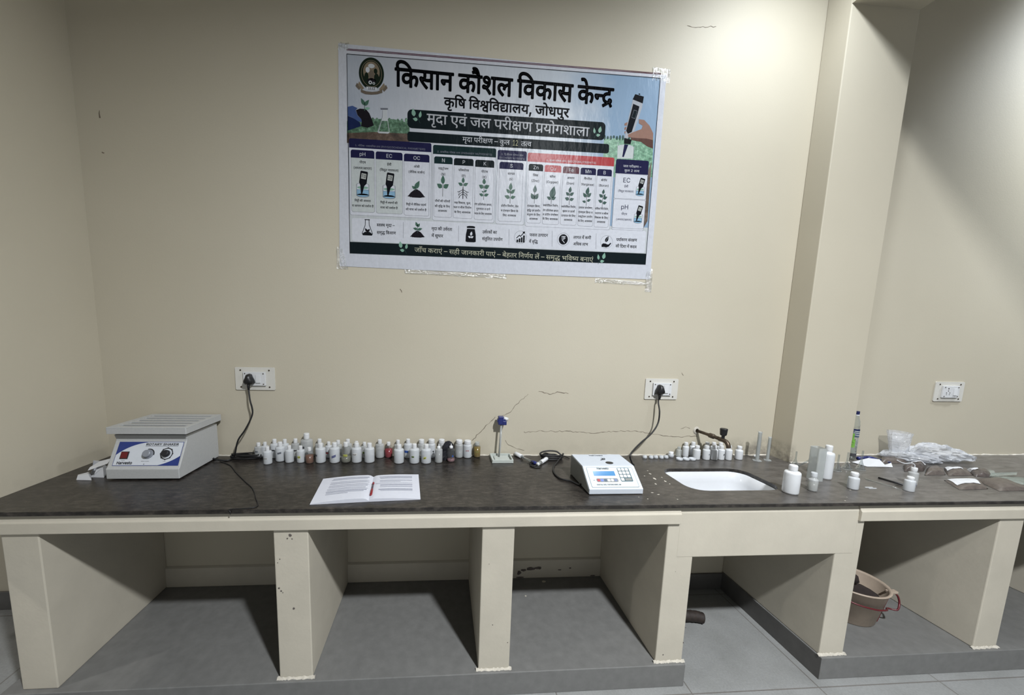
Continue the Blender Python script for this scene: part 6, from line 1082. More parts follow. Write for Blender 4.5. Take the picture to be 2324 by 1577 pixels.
FRONT = [ # x, y, r, h, look, options
 (-.965, .001, .0225, .083, 'small frosted bottle with a dark smudged label', dict(lab=(M_lgrey, .42, .52, -30, 15, 0, M_ldark), liq=('water', .30), body=M_frost2)),
 (-.879, -.078, .0228, .0895, 'frosted bottle with white label and cord looped at its foot', dict(lab=(M_lwhite, .30, .42, -30, 18, 0, M_ldark), liq=('water', .42))),
 (-.834, -.034, .0265, .1008, 'larger frosted bottle with dark handwriting on a tilted label', dict(lab=(M_lgrey, .42, .52, -12, 32, .004, M_ldark), liq=('water', .38))),
 (-.781, -.054, .0230, .0881, 'frosted bottle with no label and a low level line', dict(liq=('water', .46))),
 (-.723, -.056, .0215, .0870, 'frosted bottle with a bright yellow square label', dict(lab=(M_yel, .30, .43, -30, 12, 0, M_ldark), liq=('water', .36))),
 (-.675, -.068, .0217, .0821, 'bottle two thirds full of brown liquid', dict(body=M_thin, liq=('brown', .52))),
 (-.622, -.056, .0270, .1020, 'large frosted bottle with a grey label on its left side', dict(lab=(M_lgrey, .36, .46, -62, -22, 0, M_ldark), liq=('water', .42))),
 (-.550, -.057, .0270, .1054, 'large frosted bottle with a tilted navy blue label', dict(lab=(M_lnavy, .30, .41, -20, 26, .008, M_lgrey), liq=('water', .3))),
 (-.493, -.054, .0262, .1062, 'bottle of cloudy olive liquid with a yellow label', dict(body=M_thin, lab=(M_yel, .34, .44, -18, 28, 0, M_ldark), liq=('olive', .30))),
 (-.438, -.054, .0268, .1031, 'large frosted half full bottle with a black and white label', dict(lab=(M_lwhite, .40, .51, -32, 16, 0, M_ldark), liq=('water', .36))),
 (-.371, -.055, .0264, .1021, 'large frosted bottle with a black mark on its left edge', dict(lab=(M_ldark, .28, .40, -85, -62, .004, None), liq=('water', .28))),
 (-.216, -.068, .0265, .0989, 'large plain frosted bottle half full, just right of the red one', dict(liq=('water', .38))),
 (-.135, -.069, .0260, .1022, 'large frosted bottle with a small green label', dict(lab=(M_lgreen, .34, .42, -30, 0, 0, M_ldark), liq=('water', .55))),
 (-.073, -.070, .0260, .1007, 'large frosted bottle with a crooked yellow and black label', dict(lab=(M_yel, .27, .38, -30, 2, .005, M_ldark), liq=('water', .35))),
 (-.007, -.063, .0203, .1005, 'slim dropper bottle of clear liquid filled to the shoulder', dict(liq=('grey', .60), tip=True, body=M_frost2)),
 (.059, -.050, .0206, .0980, 'slim dropper bottle with a bluish label and pink dregs', dict(body=M_thin, liq=('pink', .16), tip=True, lab=(M_lblue, .30, .40, 14, 34, 0, None))),
]
BACK = [
 (-.936, .024, .0210, .0832, 'small frosted bottle against the wall behind the looped cord', dict()),
 (-.885, .016, .0240, .1003, 'frosted bottle with a black label against the wall', dict(lab=(M_ldark, .40, .48, -28, 20, 0, None))),
 (-.832, .021, .0230, .0998, 'frosted bottle against the wall hidden up to its cap', dict()),
 (-.776, .010, .0235, .1030, 'clear shouldered bottle with a dark band against the wall', dict(body=M_frost2, lab=(M_ldark, .38, .45, -50, 40, 0, None))),
 (-.714, .009, .0330, .1357, 'tallest clear bottle standing above all the reagent bottles', dict(body=M_frost2, lab=(M_ldark, .44, .52, -38, -5, 0, None), liq=('water', .45))),
 (-.650, .014, .0235, .1022, 'frosted bottle with a cream cap against the wall', dict(body=M_frost2)),
 (-.603, .003, .0200, .0856, 'small frosted bottle with a dark red label against the wall', dict(lab=(M_ldark, .26, .40, -40, 10, 0, M_redink))),
 (-.552, .020, .0225, .0950, 'clear bottle with a grey cap against the wall', dict(body=M_frost2)),
 (-.500, .019, .0230, .1009, 'clear bottle with a white cap against the wall', dict(body=M_frost2)),
 (-.455, .024, .0205, .0888, 'small clear bottle against the wall', dict(body=M_frost2)),
 (-.412, .017, .0205, .0836, 'short clear bottle with a greenish label against the wall', dict(body=M_frost2, lab=(M_lgreen, .30, .42, -20, 25, 0, None))),
 (-.329, .014, .0240, .0996, 'clear bottle half full of grey liquid left of the red one', dict(body=M_frost2, liq=('grey', .38))),
 (-.282, .013, .0215, .0849, 'bottle of deep red liquid', dict(body=M_thin, liq=('red', .56))),
 (-.231, .024, .0215, .0967, 'clear bottle against the wall behind the plain frosted bottle', dict(body=M_frost2)),
 (-.176, .013, .0230, .1028, 'frosted bottle with a solid blue label', dict(lab=(M_lblue, .30, .42, -52, 8, 0, None))),
 (-.103, .005, .0220, .1003, 'clear bottle with a wide cream cap against the wall', dict(body=M_frost2, capr=.62)),
 (-.048, .016, .0225, .1020, 'bottle with a broad white cap and a dark spot label', dict(capr=.7, lab=(M_ldark, .34, .41, 18, 40, 0, None))),
 (.008, .014, .0195, .1003, 'clear jar with a broad white cap left of the black bag', dict(body=M_frost2, capr=.75)),
 (.105, .012, .0225, .0986, 'clear bottle of grey liquid right of the black bag', dict(body=M_frost2, capr=.72, liq=('grey', .42))),
 (.152, .009, .0238, .0959, 'frosted wide mouthed bottle with red handwriting', dict(capr=.72, sh=.80, lab=(M_frost, .40, .50, -28, 24, 0, M_redink), liq=('water', .40))),
 (.206, .005, .0192, .0857, 'amber bottle of olive brown liquid with a glass stopper', dict(body=M_thin, capm=M_jar, capr=.6, liq=('amber', .68), lab=(M_ldark, .36, .42, -30, 25, 0, M_yel))),
]
ORD = 'first second third fourth fifth sixth seventh eighth ninth tenth eleventh twelfth thirteenth fourteenth fifteenth sixteenth seventeenth eighteenth nineteenth twentieth twenty-first'.split()
for i, (x, y, r, h, look, kw) in enumerate(FRONT):
    bottle('reagent_bottle', x, y - (.022 if i else .012), r, h, f'{look}, {ORD[i]} in front row', 'bottle', 'reagent bottles lined up on the worktop', seed=i, **kw)
for i, (x, y, r, h, look, kw) in enumerate(BACK):
    bottle('reagent_bottle', x, y, r, h, f'{look}, {ORD[i]} in back row', 'bottle', 'reagent bottles lined up on the worktop', seed=40 + i, **kw)
# black polythene bag crumpled among the bottles
mb = MB(pm('black_polythene', (0.02, 0.021, 0.026), 0.28, 0.2, 30, 0.8, bscale=45)); mb.smooth = False
rnd = random.Random(21); vs = []; fs = []; nu, nv = 18, 9
for j in range(nv):
    for i in range(nu):
        th = 2 * PI * i / nu; ph = j / (nv - 1)
        rr = (1 - .55 * ph ** 2.2) * rnd.uniform(.72, 1.08) * (1 if 0 < j < nv - 1 else .85)
        vs.append((.032 + .046 * rr * math.cos(th) + .014 * ph, -.052 + .014 * rr * math.sin(th), HT + .001 + .104 * ph * rnd.uniform(.9, 1.02)))
for j in range(nv - 1):
    for i in range(nu): fs.append((j * nu + i, j * nu + (i + 1) % nu, (j + 1) * nu + (i + 1) % nu, (j + 1) * nu + i))
fs += [tuple(range(nu)), tuple((nv - 1) * nu + i for i in range(nu))]
mb.add(vs, fs); o = mb.build('polythene_bag'); tag(o, 'crumpled black polythene bag standing among the reagent bottles', 'plastic bag')
# small white bottles by the tap
WB = [(1.388, -.003, .0165, .0581, 'short open frosted jar at the left end of the back row', dict(body=M_jar, capm=M_jar)),
 (1.430, 0, .0190, .0840, 'white bottle, leftmost capped one of the back row', {}), (1.474, 0, .0195, .0860, 'white bottle, second capped one of the back row', {}),
 (1.557, -.004, .0195, .0860, 'white bottle, third capped one of the back row', {}), (1.598, -.004, .0195, .0860, 'white bottle, fourth capped one of the back row', {}), (1.640, -.004, .0195, .0840, 'white bottle, rightmost capped one of the back row', {}),
 (1.465, -.037, .0215, .0804, 'white bottle, leftmost of the front row', {}), (1.519, -.042, .0220, .0819, 'white bottle with a faint grey mark, second in the front row', dict(lab=(M_lgrey, .36, .46, 5, 22, 0, None))),
 (1.563, -.046, .0215, .0848, 'white bottle, middle one of the front row', {}), (1.607, -.044, .0208, .0826, 'bluish white bottle with a dark smudge, fourth in the front row', dict(lab=(M_ldark, .34, .46, 5, 28, .004, None))),
 (1.649, -.048, .0208, .0839, 'white bottle, rightmost of the front row', {}), (1.719, -.040, .0235, .0777, 'white bottle standing apart', dict(sh=.72, cap=.2))]
for i, (x, y, r, h, look, kw) in enumerate(WB):
    kw = dict(dict(body=M_hdpe, cap=.22, capr=.58, sh=.74), **kw)
    bottle('sample_bottle', x, y - (.010 if 6 <= i else 0), r, h, f'{look} under tap' if i != 11 else 'white bottle standing apart, right of the bottles under the tap', 'bottle', 'small white bottles under the tap', seed=80 + i, **kw)
# little clear vials and dishes in front of the wall
def vial(x, y, r, h, label, cap=False):
    t = thing('vial', (x, y, HT), label, 'vial', 'little clear vials along the wall'); mb = MB(M_frost); mb.smooth = True
    mb.lathe([(0, .0004), (r, .0004), (r, h * .8), (r * .8, h), (r * .7, h), (r * .85, h * .78), (r * .9, .002)], 16, (x, y, HT)); mb.build('body', t)
    mb = MB(M_cap if cap else M_frost); mb.smooth = True
    mb.lathe([(r * .82, h), (r * .82, h * (1.6 if cap else 1.15)), (0, h * (1.62 if cap else 1.17))], 16, (x, y, HT)); mb.build('cap', t)
for i, (u, nm) in enumerate([(1463, 'leftmost'), (1476.4, 'second'), (1488, 'third'), (1499.6, 'fourth'), (1511.3, 'fifth')]):
    p = at_z(u, 1040, HT); vial(p.x, min(p.y, .004) - .004 * (i % 2), .0125, .015, f'tiny frosted vial, {nm} of the row right of the tester lead')
vial(1.335, -.012, .0155, .020, 'tiny frosted vial with a taller white cap', True)
for i, u in enumerate([1541, 1556, 1570]):
    p = at_z(u, 1043.5, HT); x, y = p.x, p.y - .004
    mb = MB(M_frost); mb.smooth = True; mb.lathe([(0, .0004), (.0165, .0004), (.0175, .013), (.0165, .013), (.0155, .002), (0, .002)], 18, (x, y, HT))
    o = mb.build('small_dish'); tag(o, f'small frosted plastic dish, {ORD[i]} of three left of the white bottles', 'dish', 'frosted dishes by the white bottles')
# measuring cylinders
def cylinder(x, y, h, r, rb, label):
    t = thing('measuring_cylinder', (x, y, HT), label, 'measuring cylinder', 'plastic measuring cylinders'); mb = MB(M_jar)
    mb.lathe([(0, .0004), (rb, .0004), (rb, .004), (rb * .8, .0055), (0, .0055)], 6, (x, y, HT)); mb.build('foot', t)
    mb = MB(M_jar); mb.smooth = True; mb.lathe([(r, .0056), (r, h - .004), (r * 1.25, h), (r * 1.05, h), (r * .88, h - .006), (r * .88, .007), (0, .007)], 20, (x, y, HT)); mb.build('tube', t)
    mb = MB(M_lgrey)
    for k in range(12): patch(mb, (x, y), r + .0003, HT + .03 + k * h * .065, HT + .0304 + k * h * .065 + .0003, -10, 25, 0, 3)
    mb.build('graduations', t, fix=False)
cylinder(1.810, -.076, .169, .0096, .0235, 'taller clear plastic measuring cylinder, left of the pair by the column')
cylinder(1.879, -.070, .137, .0080, .0195, 'shorter clear plastic measuring cylinder, right of the pair by the column')
mb = MB(M_white); mb.smooth = True; q = at_z(1737.4, 1034, HT); mb.lathe([(0, .0005), (.006, .003), (.008, .008), (.006, .013), (0, .016)], 14, (1.848, -.02, HT)); o = mb.build('stopper'); tag(o, 'small white round stopper lying between the two measuring cylinders', 'stopper')
# larger bottles right of the sink
bottle('wash_bottle_body', 1.584 + .012, -.496, .0385, .131, 'large white plastic bottle at the right end of the sink', 'bottle', body=M_hdpe, cap=.19, capr=.48, sh=.80).name = 'plastic_bottle'
t = bottle('plastic_bottle', 1.727, -.474, .0238, .0871, 'small squat clear bottle of cloudy liquid right of the large white bottle', 'bottle', body=M_frost2, cap=.24, capr=.60, sh=.66, liq=('olive', .45), capm=M_frost)
bottle('plastic_bottle', 1.945, -.334, .0345, .1719, 'tall white plastic bottle among the glass funnels', 'bottle', body=M_hdpe, cap=.16, capr=.5, sh=.80, liq=None)
mb = MB(M_jar); mb.smooth = False
x, y = 1.868, -.352; 
prof = [rrect(x - .020, x + .022, y - .026, y + .026, .006, 3), rrect(x - .0185, x + .0205, y - .0245, y + .0245, .005, 3)[::-1]]
mb.extrude(prof, HT + .003, HT + .168, 'z'); mb.extrude([prof[0]], HT + .0005, HT + .003, 'z'); o = mb.build('clear_jar'); tag(o, 'tall square clear plastic jar standing left of the tall white bottle', 'jar')
bottle('plastic_bottle', 1.950, -.459, .0272, .0802, 'squat frosted jar with a wide cap in front of the glass funnels', 'bottle', body=M_frost, cap=.22, capr=.66, sh=.72, liq=('water', .35))
# upturned glass funnels
def funnel(x, y, r, h, label, seed):
    t = thing('glass_funnel', (x, y, HT), label, 'funnel', 'upturned glass funnels'); rn = random.Random(seed); mb = MB(M_glass); mb.smooth = True
    mb.lathe([(r, .0006), (r * 1.01, .002), (r * .55, h * .42), (.0055, h * .72)], 22, (x, y, HT)); mb.build('cone', t)
    mb = MB(M_glass); mb.smooth = True; mb.lathe([(.0055, h * .72), (.0042, h * .85), (.0040, h * 1.75), (.0036, h * 1.78)], 12, (x, y, HT)); mb.build('stem', t)
    mb = MB(M_jar); mb.smooth = True; mb.tube([(x + r * math.cos(a * PI / 12), y + r * math.sin(a * PI / 12), HT + .0016) for a in range(24)], .0011, 5, closed=True); mb.build('rim', t)
funnel(1.960, -.158, .020, .046, 'upturned glass funnel by the foot of the column', 1)
funnel(1.992, -.225, .022, .050, 'upturned glass funnel left of the square clear jar', 2)
funnel(2.128, -.232, .019, .050, 'upturned glass funnel just right of the tall white bottle', 3)
funnel(2.212, -.206, .023, .052, 'upturned glass funnel, middle of the right three', 4)
funnel(2.282, -.218, .021, .060, 'upturned glass funnel nearest the water bottle', 5)
mb = MB(M_glass); mb.smooth = True; mb.tube([(1.935, -.20, HT + .012), (2.035, -.255, HT + .125)], .0042, 10); o = mb.build('glass_rod'); tag(o, 'glass rod leaning up against the square clear jar', 'glass rod')
# water bottle
wb = thing('water_bottle', (2.421, -.050, HT), 'tall clear drinking water bottle with a navy cap and dark blue and green label', 'water bottle')
c = (2.421, -.050, HT); mb = MB(M_pet); mb.smooth = True; r = .0215
mb.lathe([(0, .004), (r * .7, .0006), (r, .008), (r, .06), (r * .95, .066), (r, .072), (r, .105), (r * .96, .11), (r, .116), (r, .185), (r * .93, .20), (r * .97, .206), (r * .82, .222), (r * .86, .228), (r * .62, .244), (r * .5, .256), (r * .42, .266), (r * .42, .276)], 24, c); mb.build('body', wb)
mb = MB(see_through('bottled_water', (0.75, 0.80, 0.78), 0.22, 0.1)); mb.smooth = True; mb.lathe([(0, .004), (r * .9, .006), (r * .94, .05), (r * .94, .12), (0, .12)], 20, c); mb.build('water', wb)
mb = MB(M_navy); mb.lathe([(r * .46, .270), (r * .48, .272), (r * .48, .288), (0, .289)], 20, c); mb.build('cap', wb)
mb = MB(M_cap); mb.smooth = True; mb.lathe([(r * .43, .262), (r * .5, .263), (r * .5, .267), (r * .43, .268)], 20, c); mb.build('neck_ring', wb)
mb = MB(pm('bottle_label_slate', (0.10, 0.14, 0.20), 0.4, 0.3, 90)); patch(mb, c, r + .0004, HT + .136, HT + .184, -90, 90, -.004, 12); mb.mat(M_lwhite)
for z, a0, a1 in [(.170, -50, 30), (.160, -55, 45), (.148, -40, 40)]: patch(mb, c, r + .0008, HT + z, HT + z + .003, a0, a1, -.002, 6)
mb.mat(M_navy); patch(mb, c, r + .0008, HT + .176, HT + .184, -90, 90, -.004, 12); mb.build('label', wb, fix=False)
mb = MB(pm('bottle_label_green', (0.22, 0.50, 0.08), 0.4, 0.35, 120)); patch(mb, c, r + .0007, HT + .120, HT + .160, -88, -42, -.006, 5); patch(mb, c, r + .0007, HT + .075, HT + .122, -80, -25, 0, 5); mb.build('leaf_label', wb, fix=False)
mb = MB(M_ldark); patch(mb, c, r + .0007, HT + .022, HT + .040, -70, 60, 0, 8); mb.build('lower_label', wb, fix=False)
# spray bottle pair: one in front, one behind with a bent tube
bottle('plastic_bottle', 2.203, -.487, .0272, .0690, 'frosted jar with a small blue label, right of the black rod', 'bottle', body=M_frost, cap=.18, capr=.62, sh=.78, lab=(M_lblue, .42, .60, 22, 62, 0, None), liq=('water', .5))
t = bottle('wash_bottle', 2.317, -.416, .0262, .0862, 'clear wash bottle with a bent tube standing behind the blue labelled jar', 'wash bottle', body=M_frost2, cap=.20, capr=.58, sh=.74)
mb = MB(M_frost); mb.smooth = True
mb.tube(curve([(2.317, -.416, HT + .086), (2.315, -.416, HT + .100), (2.300, -.412, HT + .108), (2.272, -.405, HT + .104), (2.240, -.398, HT + .118)], 6), .0022, 8); mb.build('spout_tube', t)

# ------------------------------------------------------------------ loose things at the right end of the worktop
mb = MB(M_black); a, b = at_z(1994, 1084, HT + .0055), at_z(2060, 1103, HT + .0055); mb.smooth = True; mb.tube([a, b], .0048, 10); o = mb.build('stirring_rod'); tag(o, 'straight black plastic rod lying on the worktop left of the blue labelled jar', 'rod')
mb = MB(M_glass); mb.smooth = True; a, b = at_z(1964, 1086, HT + .0035), at_z(2046, 1111, HT + .0035); mb.tube([a, b], .0030, 8, taper=[1, .6]); o = mb.build('glass_pipette'); tag(o, 'thin clear glass pipette lying in front of the black rod', 'pipette')
mb = MB(M_frost); c = at_z(1971, 1106, HT + .001); mb.box(c.x - .018, c.x + .02, c.y - .003, c.y + .002, HT + .0005, HT + .003); mb.box(c.x - .012, c.x + .026, c.y - .014, c.y - .010, HT + .0005, HT + .003); o = mb.build('plastic_strip'); tag(o, 'small clear plastic forked strip lying right of the squat frosted jar', 'plastic strip')
sp = thing('plastic_spatula', (2.49, -.05, HT), 'dark blue plastic tool with a square handle lying behind the white paper', 'tool')
a, b, c, d = at_z(1947, 1040, HT + .011), at_z(1966, 1038, HT + .011), at_z(1990, 1042, HT + .007), at_z(2022, 1050, HT + .006)
mb = MB(M_blue); mb.smooth = True; mb.tube([a, b], .0095, 10); mb.build('handle', sp)
mb = MB(M_blue); mb.smooth = True; mb.tube([b, b.lerp(c, .3), c], .012, 8, taper=[.8, 1.0, .5]); mb.build('collar', sp)
mb = MB(M_navy); mb.smooth = True; mb.tube([c, d], .0055, 8, taper=[1, .8]); mb.build('shaft', sp)
mb = MB(M_paper); q = [at_z(u, v, HT) for u, v in [(1933, 1050), (1968, 1059.5), (2008, 1060), (2026, 1061), (2022, 1054), (2008, 1056), (1995, 1047), (1970, 1044)]]
mb.add([Vector((p.x, p.y, HT + z)) for p, z in zip(q, [.004, .0015, .0015, .002, .010, .003, .012, .012])], [(0, 1, 6, 7), (1, 2, 5, 6), (2, 3, 4, 5)]); o = mb.build('paper_sheet', fix=False)
md = o.modifiers.new('thick', 'SOLIDIFY'); md.thickness = .0008; md.offset = 1
tag(o, 'folded white paper sheet lying in front of the blue tool', 'paper')

M_soil = pm('soil_in_plastic', (0.135, 0.112, 0.098), 0.32, 0.25, 60, 0.5, bscale=70)
M_soild = pm('dark_soil_in_plastic', (0.10, 0.082, 0.075), 0.28, 0.3, 50, 0.6, bscale=60)
M_plg = see_through('greenish_film', (0.60, 0.66, 0.60), 0.35, 0.12, 0.8, 0.6, 60)
def packet(name, quadpts, h, label, cat, mat, seed, paper=None, group='soil sample packets', z0=HT, tail=None):
    """a filled polythene packet: a bulged pillow between four corner points"""
    Q = [Vector((p[0], p[1], 0)) for p in quadpts]; rnd = random.Random(seed); n = 14; cx = sum((p for p in Q), Vector()) / 4
    t = thing(name, (cx.x, cx.y, z0), label, cat, group); mb = MB(mat); mb.smooth = True
    ph = [rnd.uniform(0, 6.28) for _ in range(6)]
    def S(s, w, top):
        p = Q[0].lerp(Q[1], s).lerp(Q[3].lerp(Q[2], s), w); e = (max(0, 4 * s * (1 - s)) ** .42) * (max(0, 4 * w * (1 - w)) ** .42)
        b = 1 + .14 * math.sin(7 * s + ph[0]) * math.cos(6 * w + ph[1]) + .08 * math.sin(17 * s + ph[2] + 3 * w) + .06 * math.cos(19 * w + ph[3])
        return Vector((p.x, p.y, z0 + .0012 + (h * e * b if top else 0)))
    vs = [S(i / n, j / n, True) for i in range(n + 1) for j in range(n + 1)] + [S(i / n, j / n, False) for i in range(n + 1) for j in range(n + 1)]
    k = (n + 1) ** 2; fs = []
    for i in range(n):
        for j in range(n):
            a, b, c, d = i * (n + 1) + j, (i + 1) * (n + 1) + j, (i + 1) * (n + 1) + j + 1, i * (n + 1) + j + 1
            fs += [(a, b, c, d), (k + a, k + d, k + c, k + b)]
    mb.add(vs, fs); mb.build('packet_body', t)
    if paper:
        s0, s1, w0, w1 = paper; mb = MB(M_paper); m = 6; vs = []; fs = []
        for i in range(m + 1):
            for j in range(m + 1): vs.append(S(s0 + (s1 - s0) * i / m, w0 + (w1 - w0) * j / m, True) + Vector((0, 0, .0016 + .0006 * ((i * 7 + j * 3) % 3))))
        for i in range(m):
            for j in range(m): fs.append((i * (m + 1) + j, (i + 1) * (m + 1) + j, (i + 1) * (m + 1) + j + 1, i * (m + 1) + j + 1))
        mb.add(vs, fs); mb.smooth = True; o = mb.build('paper_slip', t, fix=False); o['label'] = 'white paper slip'
    if tail:
        (p0, p1, p2, p3) = [Vector((*p, z0 + .004 + .003 * i)) for i, p in enumerate(tail)]
        mb = MB(M_plg); mb.add([p0, p1, p2, p3, (p0 + p1) / 2 + Vector((0, 0, .014)), (p2 + p3) / 2 + Vector((0, 0, .010))], [(0, 4, 5, 3), (4, 1, 2, 5)]); mb.build('loose_film_end', t, fix=False)
    return t
W = lambda L: [at_z(u, v, HT)[:2] for u, v in L]
packet('soil_packet', W([(1997, 1051), (2060, 1052), (2052, 1040), (2000, 1038)]), .026, 'brown soil packet lying along the wall behind the blue tool', 'soil packet', M_soil, 1)
packet('soil_packet', W([(2052, 1070), (2096, 1070), (2104, 1058), (2050, 1057)]), .036, 'dark soil packet with a white paper behind the wash bottle', 'soil packet', M_soild, 2, (.30, .95, .55, .98))
packet('soil_packet', W([(2098, 1079), (2146, 1078), (2140, 1064), (2104, 1063)]), .026, 'soil packet right of the wash bottle, below the clear bags', 'soil packet', M_soil, 3)
packet('soil_packet', W([(2152, 1080), (2208, 1079), (2190, 1064), (2140, 1063)]), .020, 'soil packet with a torn white slip, right of the wash bottle and packet', 'soil packet', M_soil, 4, (.05, .72, .45, .98))
packet('soil_packet', W([(2212, 1082), (2250, 1083), (2238, 1066), (2194, 1066)]), .022, 'dark soil packet with a white slip on its left end, under the clear bags', 'soil packet', M_soild, 5, (.0, .40, .55, .95), tail=W([(2236, 1070), (2250, 1082), (2262, 1083), (2246, 1070)]))
packet('soil_packet', W([(2178, 1112), (2243, 1110), (2220, 1089), (2142, 1090)]), .017, 'soil packet covered by a large white paper slip, nearest the front edge', 'soil packet', M_soil, 6, (.06, .84, .28, .95))
packet('soil_packet', W([(2268, 1115), (2345, 1113), (2268, 1086), (2212, 1089)]), .022, 'long brown soil packet at the right end of the front edge', 'soil packet', M_soil, 7)
packet('soil_packet', W([(2296, 1098), (2350, 1103), (2336, 1086), (2250, 1082)]), .014, 'greenish clear sample packet lying at the far right', 'soil packet', M_plg, 8, tail=W([(2245, 1083), (2250, 1079), (2308, 1077), (2306, 1083)]))
# crumpled clear bags
def film_bag(label, cx, cy, L, Wd, h, ang, seed, mouth=None):
    rnd = random.Random(seed); mb = MB(M_film); t = thing('clear_bag', (cx, cy, HT), label, 'plastic bag', 'crumpled clear plastic bags')
    ca, sa = math.cos(ang), math.sin(ang); nu, nv = 30, 14; vs = []; fs = []
    for j in range(nv + 1):
        s = j / nv
        for i in range(nu):
            th = 2 * PI * i / nu; e = max(.04, (4 * s * (1 - s))) ** .4; rr = e * rnd.uniform(.66, 1.08)
            lx = (s - .5) * L + rnd.uniform(-.012, .012); ly = Wd * .5 * rr * math.cos(th); lz = max(0.0014, h * .5 * (1 + rr * math.sin(th)) * (.55 + .45 * e) * (1.15 - .5 * s))
            vs.append((cx + ca * lx - sa * ly, min(WY - .004, cy + sa * lx + ca * ly), HT + lz))
    for j in range(nv):
        for i in range(nu): fs.append((j * nu + i, j * nu + (i + 1) % nu, (j + 1) * nu + (i + 1) % nu, (j + 1) * nu + i))
    fs += [tuple(range(nu)), tuple(nv * nu + i for i in range(nu))]
    mb.add(vs, fs); mb.build('bag_film', t)
    if mouth:
        mb = MB(M_film); n = 20; vs = []; fs = []; (bx, by, bz), (tx, ty, tz), R0, R1 = mouth
        for j in range(5):
            s = j / 4
            for i in range(n):
                th = 2 * PI * i / n; r = (R0 + (R1 - R0) * s) * rnd.uniform(.9, 1.05)
                vs.append((bx + (tx - bx) * s + r * math.cos(th), min(WY - .003, by + (ty - by) * s + r * .5 * math.sin(th)), bz + (tz - bz) * s + (.22 * R1 * math.cos(th + 2.6) * s)))
        for j in range(4):
            for i in range(n): fs.append((j * n + i, j * n + (i + 1) % n, (j + 1) * n + (i + 1) % n, (j + 1) * n + i))
        mb.add(vs, fs); mb.build('bag_mouth', t)
film_bag('crumpled clear plastic bag with its mouth standing open against the wall', 2.755, -.085, .26, .15, .060, -.35, 5, ((2.72, -.055, HT + .045), (2.715, -.050, HT + .165), .055, .075))
film_bag('bulky crumpled clear plastic bag lying right of the open mouthed one', 2.955, -.085, .34, .17, .110, -.12, 9)

# ------------------------------------------------------------------ under the counter: bucket and a rolled dark rag
bk = thing('bucket', (2.20, -.335, .109), 'cream plastic bucket with dark red handle, in the bay right of the sink', 'bucket')
M_bk = pm('bucket_cream', (0.52, 0.42, 0.33), 0.45, 0.08, 20); M_bkr = pm('bucket_red', (0.13, 0.010, 0.016), 0.4, 0.1)
c = (2.185, -.335, .1095); mb = MB(M_bk); mb.smooth = True
mb.lathe([(0, .002), (.102, 0), (.106, .004), (.138, .185), (.146, .188), (.147, .194), (.137, .194), (.133, .186), (.101, .008), (0, .008)], 40, c); mb.build('shell', bk)
mb = MB(M_bkr)
def side(a, z, o=0): rr = .106 + (.138 - .106) * z / .185 + o; return Vector((c[0] + rr * math.cos(a), c[1] + rr * math.sin(a), c[2] + z))
a0 = math.radians(-38)
vs = []; fs = []
for i in range(9):
    z = .006 + .172 * i / 8
    vs += [side(a0 - .085, z, .001), side(a0 - .085, z, .007), side(a0 + .085, z, .007), side(a0 + .085, z, .001)]
    if i:
        q = 4 * i; fs += [(q - 4 + k, q - 4 + (k + 1) % 4, q + (k + 1) % 4, q + k) for k in range(4)]
fs += [(0, 1, 2, 3), (32, 33, 34, 35)]
mb.add(vs, fs); mb.build('red_rib', bk)
lug = side(a0 + .05, .178, .012)
mb = MB(M_bk); mb.box(lug.x - .022, lug.x + .026, lug.y - .012, lug.y + .012, lug.z - .005, lug.z + .008); mb.build('handle_lug', bk, .003)
mb = MB(M_bkr); mb.smooth = True
e = lug + Vector((.010, -.006, 0))
mb.tube(curve([e, e + Vector((.018, -.004, -.020)), e + Vector((.020, -.012, -.052)), e + Vector((-.004, -.024, -.076)), side(a0 - .15, .100, .014), side(a0 - .6, .118, .014), side(a0 - 1.1, .128, .014), side(a0 - 1.7, .138, .014), side(a0 - 2.4, .150, .016), side(a0 - 2.9, .172, .014)], 8), .0042, 8); mb.build('handle', bk)
mb = MB(pm('rag_dark', (0.03, 0.02, 0.018), 0.9, 0.3, 60, .6)); mb.smooth = True; mb.lathe([(0, 0), (.035, .004), (.028, .03), (.012, .042), (0, .044)], 12, (c[0] + .06, c[1] + .05, c[2] + .150)); mb.lathe([(0.0, .150), (.118, .150), (.10, .153), (0, .156)], 20, (c[0], c[1], c[2] - .02)); mb.build('dark_contents', bk)
rg = MB(pm('dark_rubber_hose', (0.025, 0.016, 0.012), 0.7, 0.35, 60, 0.8)); rg.smooth = True
rg.tube(curve([(1.30, -.22, .030), (1.36, -.23, .032), (1.42, -.238, .030), (1.452, -.248, .026)], 6), .029, 16, taper=[.8] * 3 + [.95, 1.05, .95, 1.05, 1, .95, 1.02, .96, 1, 1, .98, 1, .96, 1, .98, .9])
o = rg.build('drain_hose'); tag(o, 'thick dark ribbed hose end lying on the floor under the sink', 'hose')
for i, (u, v, s) in enumerate([(1234, 1320, .014), (1193, 1353, .007)]):
    p = at_z(u, v, .109); mb = MB(M_base); rnd = random.Random(i); n = 8
    mb.extrude([[(p.x + s * rnd.uniform(.5, 1) * math.cos(2 * PI * k / n), p.y + s * .7 * rnd.uniform(.5, 1) * math.sin(2 * PI * k / n)) for k in range(n)]], .1094, .1125, 'z')
    o = mb.build('paint_flake'); tag(o, ['larger fallen flake of cream paint at the back of the third bay', 'smaller fallen flake of cream paint on the plinth of the third bay'][i], 'paint flake')

